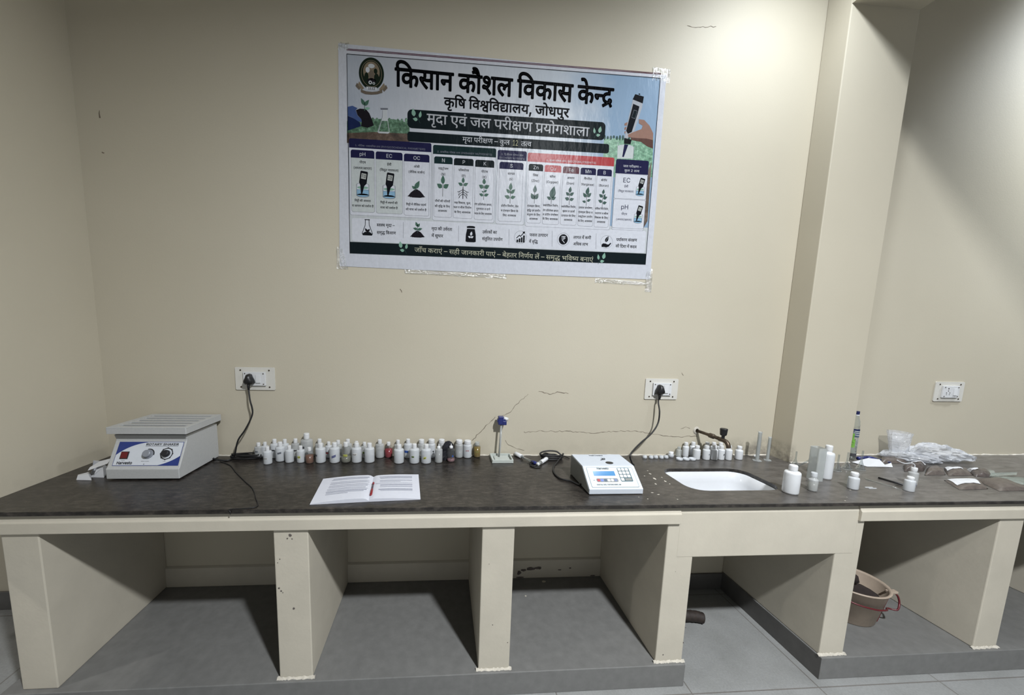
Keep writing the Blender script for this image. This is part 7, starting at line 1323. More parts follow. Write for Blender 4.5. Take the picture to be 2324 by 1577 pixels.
# ------------------------------------------------------------------ poster
PY = WY - .0022                                  # printed face of the sheet
PX = Vector((1, 0, 0)); PZ = Vector((0, 0, 1))
def LY(k): return PY - .00035 * k
def reg(x0, y0, s):
    def f(x, y):
        p = at_y(x0 + x / s, y0 + y / s, PY); return p.x, p.z
    return f
R1, R2, R3, R4 = reg(760, 80, 5.81), reg(1140, 120, 5.81), reg(770, 300, 7.883), reg(970, 310, 7.508)
R5, R6, R7 = reg(1180, 320, 7.168), reg(770, 470, 6.281), reg(1130, 490, 6.281)
c0, c1, c2, c3 = [at_y(u, v, WY) for u, v in [(768, 99), (1512, 171), (1475, 634), (771, 604)]]
po = thing('poster', ((c0.x + c1.x) / 2, WY, (c0.z + c2.z) / 2), 'large printed vinyl poster in Hindi about soil and water testing taped to the wall', 'poster')
K_white = print_material('poster_white', (0.63, 0.65, 0.71)); K_black = print_material('print_black', (0.010, 0.011, 0.014)); K_dark = print_material('print_dark_green_black', (0.010, 0.016, 0.019))
K_navy = print_material('print_navy', (0.018, 0.018, 0.062)); K_teal = print_material('print_teal', (0.012, 0.030, 0.032)); K_red = print_material('print_red', (0.42, 0.035, 0.042)); K_mar = print_material('print_maroon', (0.10, 0.016, 0.03))
K_line = print_material('print_line_grey', (0.16, 0.17, 0.20)); K_card = print_material('print_card', (0.66, 0.68, 0.74)); K_pale = print_material('print_pale_strip', (0.55, 0.58, 0.60)); K_grey = print_material('print_card_grey', (0.56, 0.60, 0.60))
K_gold = print_material('print_gold', (0.52, 0.50, 0.30)); K_text = print_material('print_text_white', (0.62, 0.64, 0.68)); K_dim = print_material('print_dim_text', (0.20, 0.21, 0.26)); K_cream = print_material('print_cream_text', (0.50, 0.50, 0.38))
K_leaf = print_material('print_leaf', (0.07, 0.15, 0.11)); K_leaf2 = print_material('print_leaf_pale', (0.24, 0.42, 0.33)); K_leafd = print_material('print_leaf_dark', (0.035, 0.085, 0.075)); K_brown = print_material('print_stem_brown', (0.05, 0.05, 0.045))
K_water = print_material('print_water', (0.26, 0.45, 0.62)); K_soil = print_material('print_soil', (0.016, 0.014, 0.018)); K_skin = print_material('print_skin', (0.30, 0.17, 0.13)); K_skind = print_material('print_skin_shade', (0.10, 0.045, 0.035)); K_glove = print_material('print_glove', (0.06, 0.10, 0.25)); K_gloved = print_material('print_glove_dark', (0.012, 0.022, 0.08))
K_redline = print_material('print_dark_red_line', (0.09, 0.015, 0.035)); K_tan = print_material('print_crest_tan', (0.24, 0.19, 0.13)); K_cgreen = print_material('print_crest_green', (0.015, 0.024, 0.016)); K_rib = print_material('print_ribbon', (0.16, 0.13, 0.10)); K_body = print_material('print_meter_grey', (0.42, 0.44, 0.48)); K_lcd = print_material('print_lcd', (0.45, 0.47, 0.45))
def sky_material():
    m, nt, b = nodes('print_sky'); tc = N(nt, 'ShaderNodeTexCoord'); sp = N(nt, 'ShaderNodeSeparateXYZ'); nt.links.new(tc.outputs['Generated'], sp.inputs[0])
    nz = noise(nt, tc.outputs['Generated'], 3, 4)
    ad = N(nt, 'ShaderNodeMath', operation='MULTIPLY_ADD'); ad.inputs[1].default_value = .35; nt.links.new(nz, ad.inputs[0]); nt.links.new(sp.outputs['X'], ad.inputs[2])
    nt.links.new(ramp(nt, ad.outputs[0], [(0.15, (0.32, 0.35, 0.40)), (0.45, (0.44, 0.455, 0.49)), (0.85, (0.42, 0.46, 0.51)), (1.0, (0.20, 0.29, 0.40))]), b.inputs['Base Color'])
    b.inputs['Roughness'].default_value = .3; b.inputs['Specular IOR Level'].default_value = 0.16
    v = coords(nt); mp = N(nt, 'ShaderNodeMapping'); mp.inputs['Rotation'].default_value = (0, 0.7, 0); mp.inputs['Scale'].default_value = (2.2, 1, 0.8); nt.links.new(v, mp.inputs['Vector'])
    bump(nt, b, noise(nt, mp.outputs[0], 11, 3, 0.5), 0.16, 0.02); return m
def field_material(name, stops, sc):
    m, nt, b = nodes(name); v = coords(nt); nt.links.new(ramp(nt, noise(nt, v, sc, 5, .7), stops), b.inputs['Base Color']); b.inputs['Roughness'].default_value = .35; return m
K_sky = sky_material()
K_field = field_material('print_field', [(0.3, (0.015, 0.03, 0.022)), (0.5, (0.06, 0.13, 0.075)), (0.7, (0.20, 0.33, 0.24))], 55)
K_field2 = field_material('print_bright_field', [(0.3, (0.03, 0.08, 0.05)), (0.5, (0.10, 0.25, 0.15)), (0.7, (0.28, 0.45, 0.33))], 55)
K_earth = field_material('print_earth', [(0.3, (0.025, 0.018, 0.014)), (0.5, (0.07, 0.045, 0.032)), (0.7, (0.14, 0.10, 0.075))], 30)
# -- drawing on the sheet
def flat(mb, mat, pts, k):
    mb.mat(mat)
    if sum(pts[i - 1][0] * pts[i][1] - pts[i][0] * pts[i - 1][1] for i in range(len(pts))) < 0: pts = pts[::-1]
    if len(pts) > 4:
        tr = tessellate_polygon([[Vector((x, z, 0)) for x, z in pts]]); mb.add([(x, LY(k), z) for x, z in pts], [tuple(t) if (pts[t[1]][0] - pts[t[0]][0]) * (pts[t[2]][1] - pts[t[0]][1]) > (pts[t[1]][1] - pts[t[0]][1]) * (pts[t[2]][0] - pts[t[0]][0]) else tuple(t)[::-1] for t in tr])
    else: mb.poly([(x, LY(k), z) for x, z in pts])
def rect(mb, mat, x0, x1, z0, z1, k, r=0.0): flat(mb, mat, rrect(x0, x1, z0, z1, r, 5) if r else [(x0, z0), (x1, z0), (x1, z1), (x0, z1)], k)
def ell(mb, mat, cx, cz, rx, rz, k, n=28): flat(mb, mat, [(cx + rx * math.cos(2 * PI * i / n), cz + rz * math.sin(2 * PI * i / n)) for i in range(n)], k)
def annulus(mb, mat, cx, cz, r0, r1, k, n=36):
    mb.mat(mat); vs = []; fs = []
    for i in range(n):
        a = 2 * PI * i / n; vs += [(cx + r0 * math.cos(a), LY(k), cz + r0 * math.sin(a)), (cx + r1 * math.cos(a), LY(k), cz + r1 * math.sin(a))]
        j = (i + 1) % n; fs.append((2 * i, 2 * i + 1, 2 * j + 1, 2 * j))
    mb.add(vs, fs)
def line(mb, mat, pts, w, k):
    mb.mat(mat)
    for (x0, z0), (x1, z1) in zip(pts[:-1], pts[1:]):
        d = Vector((x1 - x0, z1 - z0)); 
        if d.length < 1e-6: continue
        d.normalize(); nx, nz = -d.y * w / 2, d.x * w / 2; e = d * w * .3
        mb.add([(x0 + nx - e.x, LY(k), z0 + nz - e.y), (x0 - nx - e.x, LY(k), z0 - nz - e.y), (x1 - nx + e.x, LY(k), z1 - nz + e.y), (x1 + nx + e.x, LY(k), z1 + nz + e.y)], [(0, 1, 2, 3)])
def leaf(mb, mat, x, z, L, w, ang, k, vein=None):
    a = math.radians(ang); ca, sa = math.cos(a), math.sin(a); pts = []
    n = 8
    for i in range(n + 1): t = i / n; pts.append((t * L, w / 2 * math.sin(PI * t ** .8) * (1.05 - .25 * t)))
    for i in range(n - 1, 0, -1): t = i / n; pts.append((t * L, -w / 2 * math.sin(PI * t ** .8) * (1.05 - .25 * t)))
    flat(mb, mat, [(x + p * ca - q * sa, z + p * sa + q * ca) for p, q in pts], k)
    if vein: line(mb, vein, [(x, z), (x + L * .85 * ca, z + L * .85 * sa)], w * .05, k + .4)
def text(mb, mat, s, x, z, H, k, align='c', fit=None, bold=0, slope=0.0):
    """H: height of the head line (or capitals) above the base line"""
    mb.mat(mat); dx = Vector((1, 0, slope)).normalized(); put_text(mb, s, Vector((x, LY(k), z)), dx, PZ, H / .70, align, fit, bold)
def fit_text(mb, mat, s, A, B, H, k, bold=0):
    (x0, z0), (x1, z1) = A, B; text(mb, mat, s, x0, z0, H, k, 'l', x1 - x0, bold, (z1 - z0) / (x1 - x0))
PXM = (at_y(1120, 400, PY) - at_y(1110, 400, PY)).length / 10        # metres per photo pixel at the poster
# -- sheet
mb = MB(K_white); n = 16; vs = []; fs = []
mb.extrude([[(c0.x, c0.z), (c1.x, c1.z), (c2.x, c2.z), ((c2.x + c3.x) / 2, (c2.z + c3.z) / 2 - .004), (c3.x, c3.z)]], WY - .0003, PY, 'y'); mb.build('sheet', po)
# -- printed border lines
bx0 = R1(157, 200)[0]; bx1 = R2(2045, 800)[0]; bz1t = (R1(157, 200)[1] + R2(2055, 380)[1]) / 2
fz1 = (R6(120, 457)[1] + R7(2065, 570)[1]) / 2; fz0 = (R6(120, 622)[1] + R7(2058, 727)[1]) / 2
mb = MB(K_redline)
for dz in (.0185, .0235): line(mb, K_redline, [(bx0, bz1t + dz), (bx1, bz1t + dz)], .0032, 1)
line(mb, K_black, [(bx0, bz1t), (bx1, bz1t), (bx1, fz0)], .0022, 6); line(mb, K_black, [(bx0, bz1t), (bx0, fz0)], .0022, 6); mb.build('border_lines', po, fix=False)
# -- picture: sky, fields, gloved hand with seedling, flask, hand with meter and beaker
pzb = R3(400, 1500)[1]
mb = MB(K_sky); rect(mb, K_sky, bx0, bx1, fz1, bz1t, 1); pic = mb.build('sky_picture', po, fix=False)
mb = MB(K_field)
flat(mb, K_field, [R1(160, 1130), R1(520, 1105), R1(740, 1105), R1(850, 1120), R1(985, 1165), R1(985, 1400), R1(160, 1400)], 1.5)
flat(mb, K_earth, [R1(160, 1290), R1(520, 1275), R1(985, 1300), R1(985, 1420), R1(160, 1420)], 1.8)
rnd = random.Random(3)
for q in range(9): x, z = R1(500 + q * 55, 1120 + rnd.uniform(-8, 16)); ell(mb, K_field, x, z, .007, .009 + .005 * rnd.random(), 1.7, 10)
mb.build('left_field_picture', po, fix=False); mb = MB(K_field2)
flat(mb, K_field2, [R2(1340, 1130), R2(1990, 1120), R2(1975, 1640), R2(1320, 1640)], 1.5)
for q in range(16): x, z = R2(1350 + q * 40, 1115 + rnd.uniform(-14, 12)); ell(mb, K_leafd, x, z, .006, .008 + .006 * rnd.random(), 1.7, 9)
flat(mb, K_earth, [R5(2060, 560), R5(2140, 330), R5(2075, 1300), R5(1990, 1450)], 1.8)
mb.build('right_field_picture', po, fix=False)
mb = MB(K_glove)
flat(mb, K_glove, [R1(165, 945), R1(232, 930), R1(300, 962), R1(275, 990), R1(300, 1060), R1(352, 1110), R1(355, 1148), R1(300, 1132), R1(240, 1090), R1(165, 1060)], 2)
flat(mb, K_gloved, [R1(165, 1062), R1(240, 1092), R1(330, 1150), R1(345, 1200), R1(165, 1260)], 2)
flat(mb, K_soil, [R1(278, 988), R1(330, 968), R1(410, 975), R1(455, 1030), R1(488, 1110), R1(515, 1190), R1(430, 1222), R1(345, 1200), R1(355, 1145), R1(350, 1108), R1(300, 1055)], 2.4)
x, z = R1(392, 965); line(mb, K_leaf, [(x, z - .01), (x, z + .028)], .003, 2.8)
leaf(mb, K_leaf, x, z + .014, .036, .018, 118, 3, K_leafd); leaf(mb, K_leaf, x, z + .012, .036, .018, 52, 3, K_leafd); leaf(mb, K_leaf2, x + .002, z - .002, .026, .014, 10, 3)
mb.build('gloved_hand_picture', po, fix=False)
mb = MB(K_pale)
flat(mb, K_pale, [R1(632, 980), R1(690, 980), R1(692, 1070), R1(722, 1285), R1(700, 1298), R1(580, 1292), R1(562, 1275), R1(625, 1075)], 2.2)
flat(mb, K_field, [R1(618, 1130), R1(694, 1132), R1(714, 1275), R1(580, 1270)], 2.5); flat(mb, K_line, [R1(600, 960), R1(700, 962), R1(698, 984), R1(604, 982)], 2.6)
line(mb, K_text, [R1(690, 990), R1(690, 1070), R1(716, 1270)], .0016, 2.8); line(mb, K_line, [R1(630, 990), R1(626, 1075), R1(570, 1272)], .0016, 2.8)
for y in (1150, 1180, 1210): line(mb, K_line, [R1(622, y), R1(655, y + 1)], .0015, 2.9)
mb.build('flask_picture', po, fix=False)
mb = MB(K_skin)
flat(mb, K_skin, [R2(1800, 875), R2(1870, 885), R2(1940, 960), R2(1988, 1060), R2(1985, 1150), R2(1900, 1130), R2(1780, 1125), R2(1660, 1112), R2(1655, 1078), R2(1720, 1048), R2(1835, 1005), R2(1850, 960), R2(1800, 930)], 2.6)
flat(mb, K_skind, [R2(1985, 1140), R2(1985, 1262), R2(1910, 1235), R2(1830, 1175), R2(1700, 1150), R2(1690, 1115), R2(1790, 1125), R2(1900, 1130)], 2.5)
for y0 in (930, 985, 1035): flat(mb, K_skin, [R2(1655, y0 - 20), R2(1612, y0), R2(1608, y0 + 28), R2(1640, y0 + 30)], 2.2)
mb.build('hand_picture', po, fix=False)
mb = MB(K_body)
flat(mb, K_body, [R2(1722, 612), R2(1850, 660), R2(1842, 720), R2(1735, 1045), R2(1650, 1130), R2(1612, 1120), R2(1632, 1000)], 2.4)
flat(mb, K_black, [R2(1752, 545), R2(1866, 578), R2(1850, 668), R2(1718, 615)], 2.6); flat(mb, K_black, [R2(1795, 548), R2(1800, 535), R2(1815, 538), R2(1818, 556)], 2.6)
flat(mb, K_black, [R2(1725, 672), R2(1806, 708), R2(1790, 780), R2(1705, 1045), R2(1655, 1068), R2(1632, 1030), R2(1650, 960)], 2.8)
flat(mb, K_line, [R2(1735, 750), R2(1780, 768), R2(1748, 872), R2(1702, 855)], 2.9); flat(mb, K_dark, [R2(1738, 756), R2(1776, 772), R2(1746, 866), R2(1706, 850)], 3.0)
flat(mb, K_black, [R2(1605, 1125), R2(1705, 1145), R2(1690, 1205), R2(1604, 1200)], 2.8); flat(mb, K_navy, [R2(1608, 1205), R2(1660, 1212), R2(1600, 1375), R2(1580, 1370)], 2.9)
mb.build('meter_picture', po, fix=False)
mb = MB(K_grey)
flat(mb, K_grey, [R2(1522, 1225), R2(1735, 1240), R2(1722, 1395), R2(1518, 1392)], 2.2); ell(mb, K_pale, *R2(1628, 1236), .040, .010, 2.3); line(mb, K_text, [R2(1524, 1175), R2(1518, 1392)], .0018, 2.6); line(mb, K_line, [R2(1740, 1180), R2(1724, 1395)], .0018, 2.6); mb.build('beaker_picture', po, fix=False)
# -- heading
mb = MB(K_black)
fit_text(mb, K_black, '¶किसान कौशल विकास केन्द्र', R1(796, 668), R2(1452, 699), PXM * 39.5, 3, 26)
fit_text(mb, K_black, '¶कृषि विश्\u200dवविद्यालय, जोधपुर', R1(1440, 940), R2(875, 852), PXM * 20, 3, 22)
mb.build('heading_lettering', po, fix=False)
# -- crest
cx, cz = R1(483, 508); mb = MB(K_cgreen)
ell(mb, K_cgreen, cx, cz, .0605, .072, 3, 40)
n = 36
for i in range(n):
    a, b = 2 * PI * i / n, 2 * PI * (i + 1) / n; line(mb, K_tan, [(cx + .049 * math.cos(a), cz + .059 * math.sin(a)), (cx + .049 * math.cos(b), cz + .059 * math.sin(b))], .0022, 3.3)
ell(mb, K_tan, cx, cz + .008, .040, .046, 3.5, 32)
for (x, z, rx, rz, m) in [(-.018, .016, .010, .013, K_text), (.020, .012, .009, .012, K_cgreen), (0, .034, .016, .010, K_pale), (0, -.006, .012, .022, K_rib), (-.024, -.014, .010, .018, K_cgreen), (.024, -.016, .012, .018, K_cgreen), (0, -.032, .022, .012, K_soil)]: ell(mb, m, cx + x, cz + z, rx, rz, 3.8, 16)
annulus(mb, K_text, cx - .006, cz - .040, .004, .0085, 4.2, 18); annulus(mb, K_pale, cx + .011, cz - .043, .003, .006, 4.2, 16); mb.build('crest', po, fix=False)
mb = MB(K_rib)
flat(mb, K_rib, [R1(342, 715), R1(415, 740), R1(490, 748), R1(560, 742), R1(625, 712), R1(628, 760), R1(560, 780), R1(480, 786), R1(400, 778), R1(345, 752)], 3.2)
for s in (-1, 1): flat(mb, K_rib, [(cx + s * .070, cz - .045), (cx + s * .052, cz - .066), (cx + s * .060, cz - .078), (cx + s * .078, cz - .060)], 3.1); flat(mb, K_tan, [(cx + s * .060, cz - .038), (cx + s * .036, cz - .068), (cx + s * .048, cz - .076), (cx + s * .066, cz - .054)], 3.15)
flat(mb, K_text, [R1(415, 678), R1(555, 690), R1(555, 728), R1(415, 716)], 3.6)
text(mb, K_black, '¶1112', *R1(485, 717), .009, 4, fit=.034, bold=30); mb.build('crest_ribbon', po, fix=False)
# -- banners
def three_leaves(mb, x, z, s, flip, k):
    leaf(mb, K_leaf2, x - .012 * s * flip, z + .002 * s, .030 * s, .017 * s, 100 if flip > 0 else 80, k); leaf(mb, K_leaf2, x + .010 * s * flip, z - .002 * s, .026 * s, .012 * s, 80 if flip > 0 else 100, k); leaf(mb, K_leaf2, x + .002 * flip * s, z - .010 * s, .020 * s, .014 * s, 170 if flip > 0 else 10, k)
    line(mb, K_leafd, [(x, z + .004), (x + .012 * flip * s, z - .022 * s)], .0016, k)
tz1 = (R1(1000, 955)[1] + R2(1300, 935)[1]) / 2; tz0 = (R1(1000, 1205)[1] + R2(1300, 1170)[1]) / 2; tx0 = R1(957, 1080)[0]; tx1 = R2(1355, 1050)[0]
mb = MB(K_dark); rect(mb, K_dark, tx0, tx1, tz0, tz1, 2.4, .022)
three_leaves(mb, *R1(1085, 1080), 1.25, 1, 2.9); three_leaves(mb, *R2(1245, 1060), 1.1, -1, 2.9); mb.build('title_banner', po, fix=False)
mb = MB(K_text); fit_text(mb, K_text, '¶मृदा एवं जल परीक्षण प्रयोगशाला', R1(1212, 1157), R2(1140, 1104), PXM * 20.8, 3.2, 12); mb.build('title_lettering', po, fix=False)
sz1 = (R1(1000, 1247)[1] + R2(1300, 1222)[1]) / 2; sz0 = (R1(1000, 1377)[1] + R2(1300, 1345)[1]) / 2
mb = MB(K_dark); rect(mb, K_dark, tx0, R2(1405, 1290)[0], sz0, sz1, 2.4, .012); mb.build('subtitle_banner', po, fix=False)
mb = MB(K_text)
fit_text(mb, K_text, '¶मृदा परीक्षण – कुल', R1(1682, 1402), R2(95, 1214), PXM * 10.6, 3.2, 2); fit_text(mb, K_gold, '¶12', R2(132, 1222), R2(208, 1226), PXM * 11, 3.2); fit_text(mb, K_text, '¶तत्व', R2(246, 1230), R2(382, 1236), PXM * 10.6, 3.2, 2); mb.build('subtitle_lettering', po, fix=False)
# -- parameter sections
def avg(*p): return sum(p) / len(p)
def section(x0, x1, z1, zh, z0, col, lines, H):
    mb = MB(K_line); rect(mb, K_line, x0 - .001, x1 + .001, z0 - .001, z1, 2.0, .009); rect(mb, K_card, x0, x1, z0, z1 - .002, 2.2, .009)
    rect(mb, col, x0 - .001, x1 + .001, zh, z1, 2.5, .009); rect(mb, col, x0 - .001, x1 + .001, zh, zh + .010, 2.55); s = mb.build('parameter_section', po, fix=False)
    mb = MB(K_dim)
    for t, z, f, m in lines: text(mb, m, t, (x0 + x1) / 2, z, H, 3.0, 'c', f * (x1 - x0))
    mb.build('lettering', s, fix=False)
def zline(R, x, y): return R(x, y)[1]
sec = []
x0, x1 = R3(178, 250)[0], R3(1645, 300)[0]; z1 = avg(R3(180, 100)[1], R3(1640, 205)[1]); zh = avg(R3(175, 262)[1], R3(1648, 372)[1])
section(x0, x1, z1, zh, avg(R3(185, 1455)[1], R3(1600, 1560)[1]), K_navy, [('¶1. भौतिक-रासायनिक तत्व (PHYSICOCHEMICAL PARAMETERS)', zh + .0075, .86, K_dim)], .0085)
x0, x1 = R4(100, 200)[0], R4(1168, 280)[0]; z1 = avg(R4(105, 130)[1], R4(1165, 215)[1]); zh = avg(R4(95, 282)[1], R4(1165, 370)[1])
section(x0, x1, z1, zh, avg(R4(90, 1415)[1], R4(1100, 1475)[1]), K_teal, [('¶2. प्राथमिक पोषक तत्व (PRIMARY NUTRIENTS)', zh + .0075, .88, K_dim)], .0085)
x0, x1 = R4(1200, 300)[0], R4(1688, 340)[0]; z1 = avg(R4(1200, 220)[1], R4(1690, 260)[1]); zh = avg(R4(1195, 390)[1], R4(1680, 420)[1])
section(x0, x1, z1, zh, avg(R4(1180, 1480)[1], R4(1610, 1508)[1]), K_navy, [('¶3. द्वितीयक पोषक तत्व', zh + .0225, .78, K_dim), ('¶(SECONDARY NUTRIENTS)', zh + .0055, .9, K_dim)], .0085)
x0, x1 = R5(130, 250)[0], R5(1530, 350)[0]; z1 = avg(R5(135, 180)[1], R5(1530, 280)[1]); zh = avg(R5(125, 322)[1], R5(1530, 425)[1])
section(x0, x1, z1, zh, avg(R5(85, 1385)[1], R5(1430, 1445)[1]), K_red, [('¶4. सूक्ष्म पोषक तत्व (MICRONUTRIENTS)', zh + .0075, .58, K_text)], .0085)
x0, x1 = R5(1560, 420)[0], R5(2085, 460)[0]; z1 = avg(R5(1570, 285)[1], R5(2085, 330)[1]); zh = avg(R5(1550, 515)[1], R5(2070, 560)[1])
section(x0, x1, z1, zh, avg(R5(1480, 1430)[1], R5(1980, 1465)[1]), K_navy, [('¶जल परीक्षण –', zh + .032, .56, K_text), ('¶कुल 2 तत्व', zh + .0105, .46, K_text)], .0115)
wx0, wx1, wzh = x0, x1, zh
# -- icons
def plant(mb, x, z, s, kind):
    if kind == 'N': L = [(0, .010, .044, .022, 90), (-.004, -.008, .032, .024, 145), (.004, -.008, .032, .024, 35)]
    elif kind == 'P': L = [(0, .022, .030, .016, 90), (-.003, .010, .026, .017, 150), (.003, .010, .026, .017, 30)]
    elif kind == 'K': L = [(0, .026, .030, .019, 90), (-.002, .008, .028, .022, 150), (.002, .008, .030, .022, 28), (.002, -.012, .018, .012, 40), (-.002, -.014, .012, .008, 140), (-.002, -.030, .024, .016, 158), (.002, -.030, .026, .016, 22)]
    elif kind == 'S': L = [(0, .014, .038, .020, 88), (-.002, 0, .028, .018, 135), (.002, -.002, .032, .018, 45), (-.002, -.024, .030, .020, 160), (.002, -.024, .028, .018, 18)]
    elif kind == 'Zn': L = [(0, .004, .042, .022, 88), (-.002, -.028, .036, .024, 122), (.002, -.028, .036, .024, 58)]
    elif kind == 'Cu': L = [(0, -.020, .066, .036, 78), (-.002, -.026, .028, .018, 150), (.002, -.026, .028, .018, 30)]
    elif kind == 'Fe': L = [(0, .014, .034, .018, 84), (-.002, 0, .026, .018, 140), (.002, 0, .028, .018, 38), (-.002, -.022, .026, .020, 160), (.002, -.024, .026, .018, 20)]
    elif kind == 'Mn': L = [(0, .008, .042, .022, 80), (-.003, -.006, .030, .018, 128), (.003, -.004, .032, .020, 45), (.003, -.026, .024, .015, 25), (-.003, -.032, .022, .014, 165)]
    else: L = [(0, .020, .026, .016, 82), (.004, .006, .018, .010, 50), (-.002, .002, .026, .018, 140), (.002, -.004, .026, .019, 20), (-.002, -.024, .026, .018, 155), (.002, -.030, .024, .018, 18)]
    line(mb, K_brown, [(x, z - .050 * s), (x, z + .02 * s)], .0022 * s, 3.4)
    for dx, dz, l, w, a in L: leaf(mb, K_leaf if kind in 'NPKS' else K_leafd, x + dx * s, z + dz * s, l * s, w * s, a, 3.6, K_leafd if kind in 'NPKS' else K_leaf)
    if kind == 'P':
        for sd in (-1, 1):
            for q in range(3): line(mb, K_soil, [(x, z - .010 - .010 * q), (x + sd * .018, z - .020 - .012 * q), (x + sd * (.028 - .005 * q), z - .022 - .014 * q)], .0026, 3.8); line(mb, K_soil, [(x + sd * .018, z - .020 - .012 * q), (x + sd * .022, z - .030 - .012 * q)], .0016, 3.8)
        line(mb, K_soil, [(x, z), (x, z - .054)], .004, 3.8)
def meter(mb, x, z, s, disp, tilt=8):
    w, h = .028 * s, .036 * s
    ell(mb, K_line, x, z - .048 * s, w * 1.03, .0085 * s, 3.3); rect(mb, K_line, x - w * 1.03, x + w * 1.03, z - .048 * s, z - .002 * s, 3.3); ell(mb, K_line, x, z - .002 * s, w * 1.03, .0085 * s, 3.3)
    ell(mb, K_water, x, z - .047 * s, w * .95, .007 * s, 3.5); rect(mb, K_water, x - w * .95, x + w * .95, z - .047 * s, z - .022 * s, 3.5); rect(mb, K_card, x - w * .95, x + w * .95, z - .022 * s, z - .002 * s, 3.5); ell(mb, K_card, x, z - .002 * s, w * .95, .007 * s, 3.6); ell(mb, K_leaf2, x, z - .014 * s, w * .9, .006 * s, 3.65); line(mb, K_line, [(x - w, z - .024 * s), (x + w, z - .024 * s)], .0014, 3.7)
    a = math.radians(-tilt); ca, sa = math.cos(a), math.sin(a)
    def Q(px, pz): return (x + (px * ca - pz * sa) * s, z + (px * sa + pz * ca) * s)
    flat(mb, K_black, [Q(-.014, .058), Q(-.017, .054), Q(-.017, .006), Q(-.010, -.006), Q(-.003, -.040), Q(.001, -.043), Q(.004, -.038), Q(.008, -.006), Q(.017, .006), Q(.017, .054), Q(.014, .058)], 3.9)
    flat(mb, K_lcd, [Q(-.011, .048), Q(-.011, .024), Q(.011, .024), Q(.011, .048)], 4.1)
    mb.mat(K_black); put_text(mb, disp, Vector((Q(0, .030)[0], LY(4.4), Q(0, .030)[1])), Vector((ca, 0, sa)), Vector((-sa, 0, ca)), .018 * s, 'c', .018 * s, 20)
def heap(mb, x, z, s, k=3.4):
    rn = random.Random(4); pts = [(x - .046 * s, z - .030 * s)]
    for i in range(15): t = i / 14; pts.append((x + (-.040 + .080 * t) * s, z + (-.026 + .030 * math.sin(PI * t) ** .9 + rn.uniform(-.002, .002)) * s))
    pts += [(x + .046 * s, z - .030 * s), (x + .02 * s, z - .036 * s), (x - .02 * s, z - .036 * s)]
    flat(mb, K_soil, pts, k)
    for q in range(10): ell(mb, K_soil, x + rn.uniform(-.050, .050) * s, z - .033 * s + rn.uniform(-.004, .003) * s, .0015, .0015, k, 6)
# -- cards
def card(R, xl, xr, yt, yh, yb, col, sym, names, icon, desc, yi, fs=.0098, iw=1.0):
    X0, X1 = R(xl, (yt + yh) / 2)[0], R(xr, (yt + yh) / 2)[0]; xc = (xl + xr) / 2
    zt, zh, zb = R(xc, yt)[1], R(xc, yh)[1], R(xc - 12, yb)[1]; XC = (X0 + X1) / 2; w = X1 - X0
    mb = MB(K_line); rect(mb, K_line, X0, X1, zb, zt - .004, 2.6, .010); rect(mb, K_grey if sym in ('¶pH', '¶EC') else K_card, X0 + .0012, X1 - .0012, zb + .0012, zt - .006, 2.8, .009)
    cd = mb.build('parameter_card', po, fix=False)
    mb = MB(col); rect(mb, col, X0, X1, zh, zt, 3.0, .010); rect(mb, col, X0, X1, zh, zh + .010, 3.05); mb.build('card_header', cd, fix=False)
    mb = MB(K_text); text(mb, K_text, sym, XC, R(xc, (yt + yh) / 2)[1] - .0085, .0165, 3.4, 'c', None, 4)
    for s, y in names:
        f = STRINGS[s][0] * fs * 1.1 / .70 / 1000; text(mb, K_black, s, XC, R(xc, y)[1] - .005, fs * 1.1, 3.4, 'c', min(f, w * .86), 14)
    for s, y in desc:
        f = STRINGS[s][0] * fs / .70 / 1000; text(mb, K_black, s, XC - .002, R(xc - 8, y)[1] - .005, fs, 3.4, 'c', min(f, w * .92), 18)
    mb.build('lettering', cd, fix=False)
    mb = MB(K_black); icon(mb, XC - .001, R(xc - 4, yi)[1]); mb.build('icon', cd, fix=False)
pl = lambda k, s=1.0: (lambda mb, x, z: plant(mb, x, z, s, k))
card(R3, 205, 628, 322, 465, 1432, K_navy, '¶pH', [('¶पीएच', 540), ('¶(अम्लता/क्षारता)', 645)], lambda mb, x, z: meter(mb, x, z, 1.1, '¶7.0'), [('¶मिट्टी की अम्लता', 1225), ('¶या क्षारता को दर्शाता है', 1318)], 935)
card(R3, 652, 1133, 357, 495, 1460, K_navy, '¶EC', [('¶ईसी', 578), ('¶(विद्युत चालकता)', 682)], lambda mb, x, z: meter(mb, x, z, 1.1, '¶1.25'), [('¶मिट्टी में लवणों की', 1262), ('¶मात्रा को दर्शाता है', 1352)], 965)
def oc(mb, x, z):
    heap(mb, x, z - .008, 1.0); leaf(mb, K_leaf, x - .006, z - .002, .046, .024, 62, 3.8, K_leafd); leaf(mb, K_leaf, x - .006, z - .002, .022, .014, 140, 3.8); line(mb, K_leaf, [(x - .006, z - .010), (x - .005, z)], .002, 3.8)
card(R3, 1157, 1614, 395, 532, 1496, K_navy, '¶OC', [('¶ओसी', 618), ('¶(जैविक कार्बन)', 718)], oc, [('¶मिट्टी में जैविक पदार्थ', 1295), ('¶की मात्रा को दर्शाता है', 1385)], 1010)
card(R4, 115, 430, 345, 466, 1375, K_teal, '¶N', [('¶नाइट्रोजन', 548), ('¶(N)', 643)], pl('N'), [('¶पौधों की पत्तियों', 1100), ('¶की वृद्धि के लिए', 1188), ('¶आवश्यक', 1266)], 845)
card(R4, 452, 787, 375, 496, 1395, K_dark, '¶P', [('¶फॉस्फोरस', 575), ('¶(P)', 670)], pl('P'), [('¶जड़ विकास, फूल,', 1130), ('¶फल व बीज निर्माण', 1208), ('¶के लिए आवश्यक', 1290)], 870)
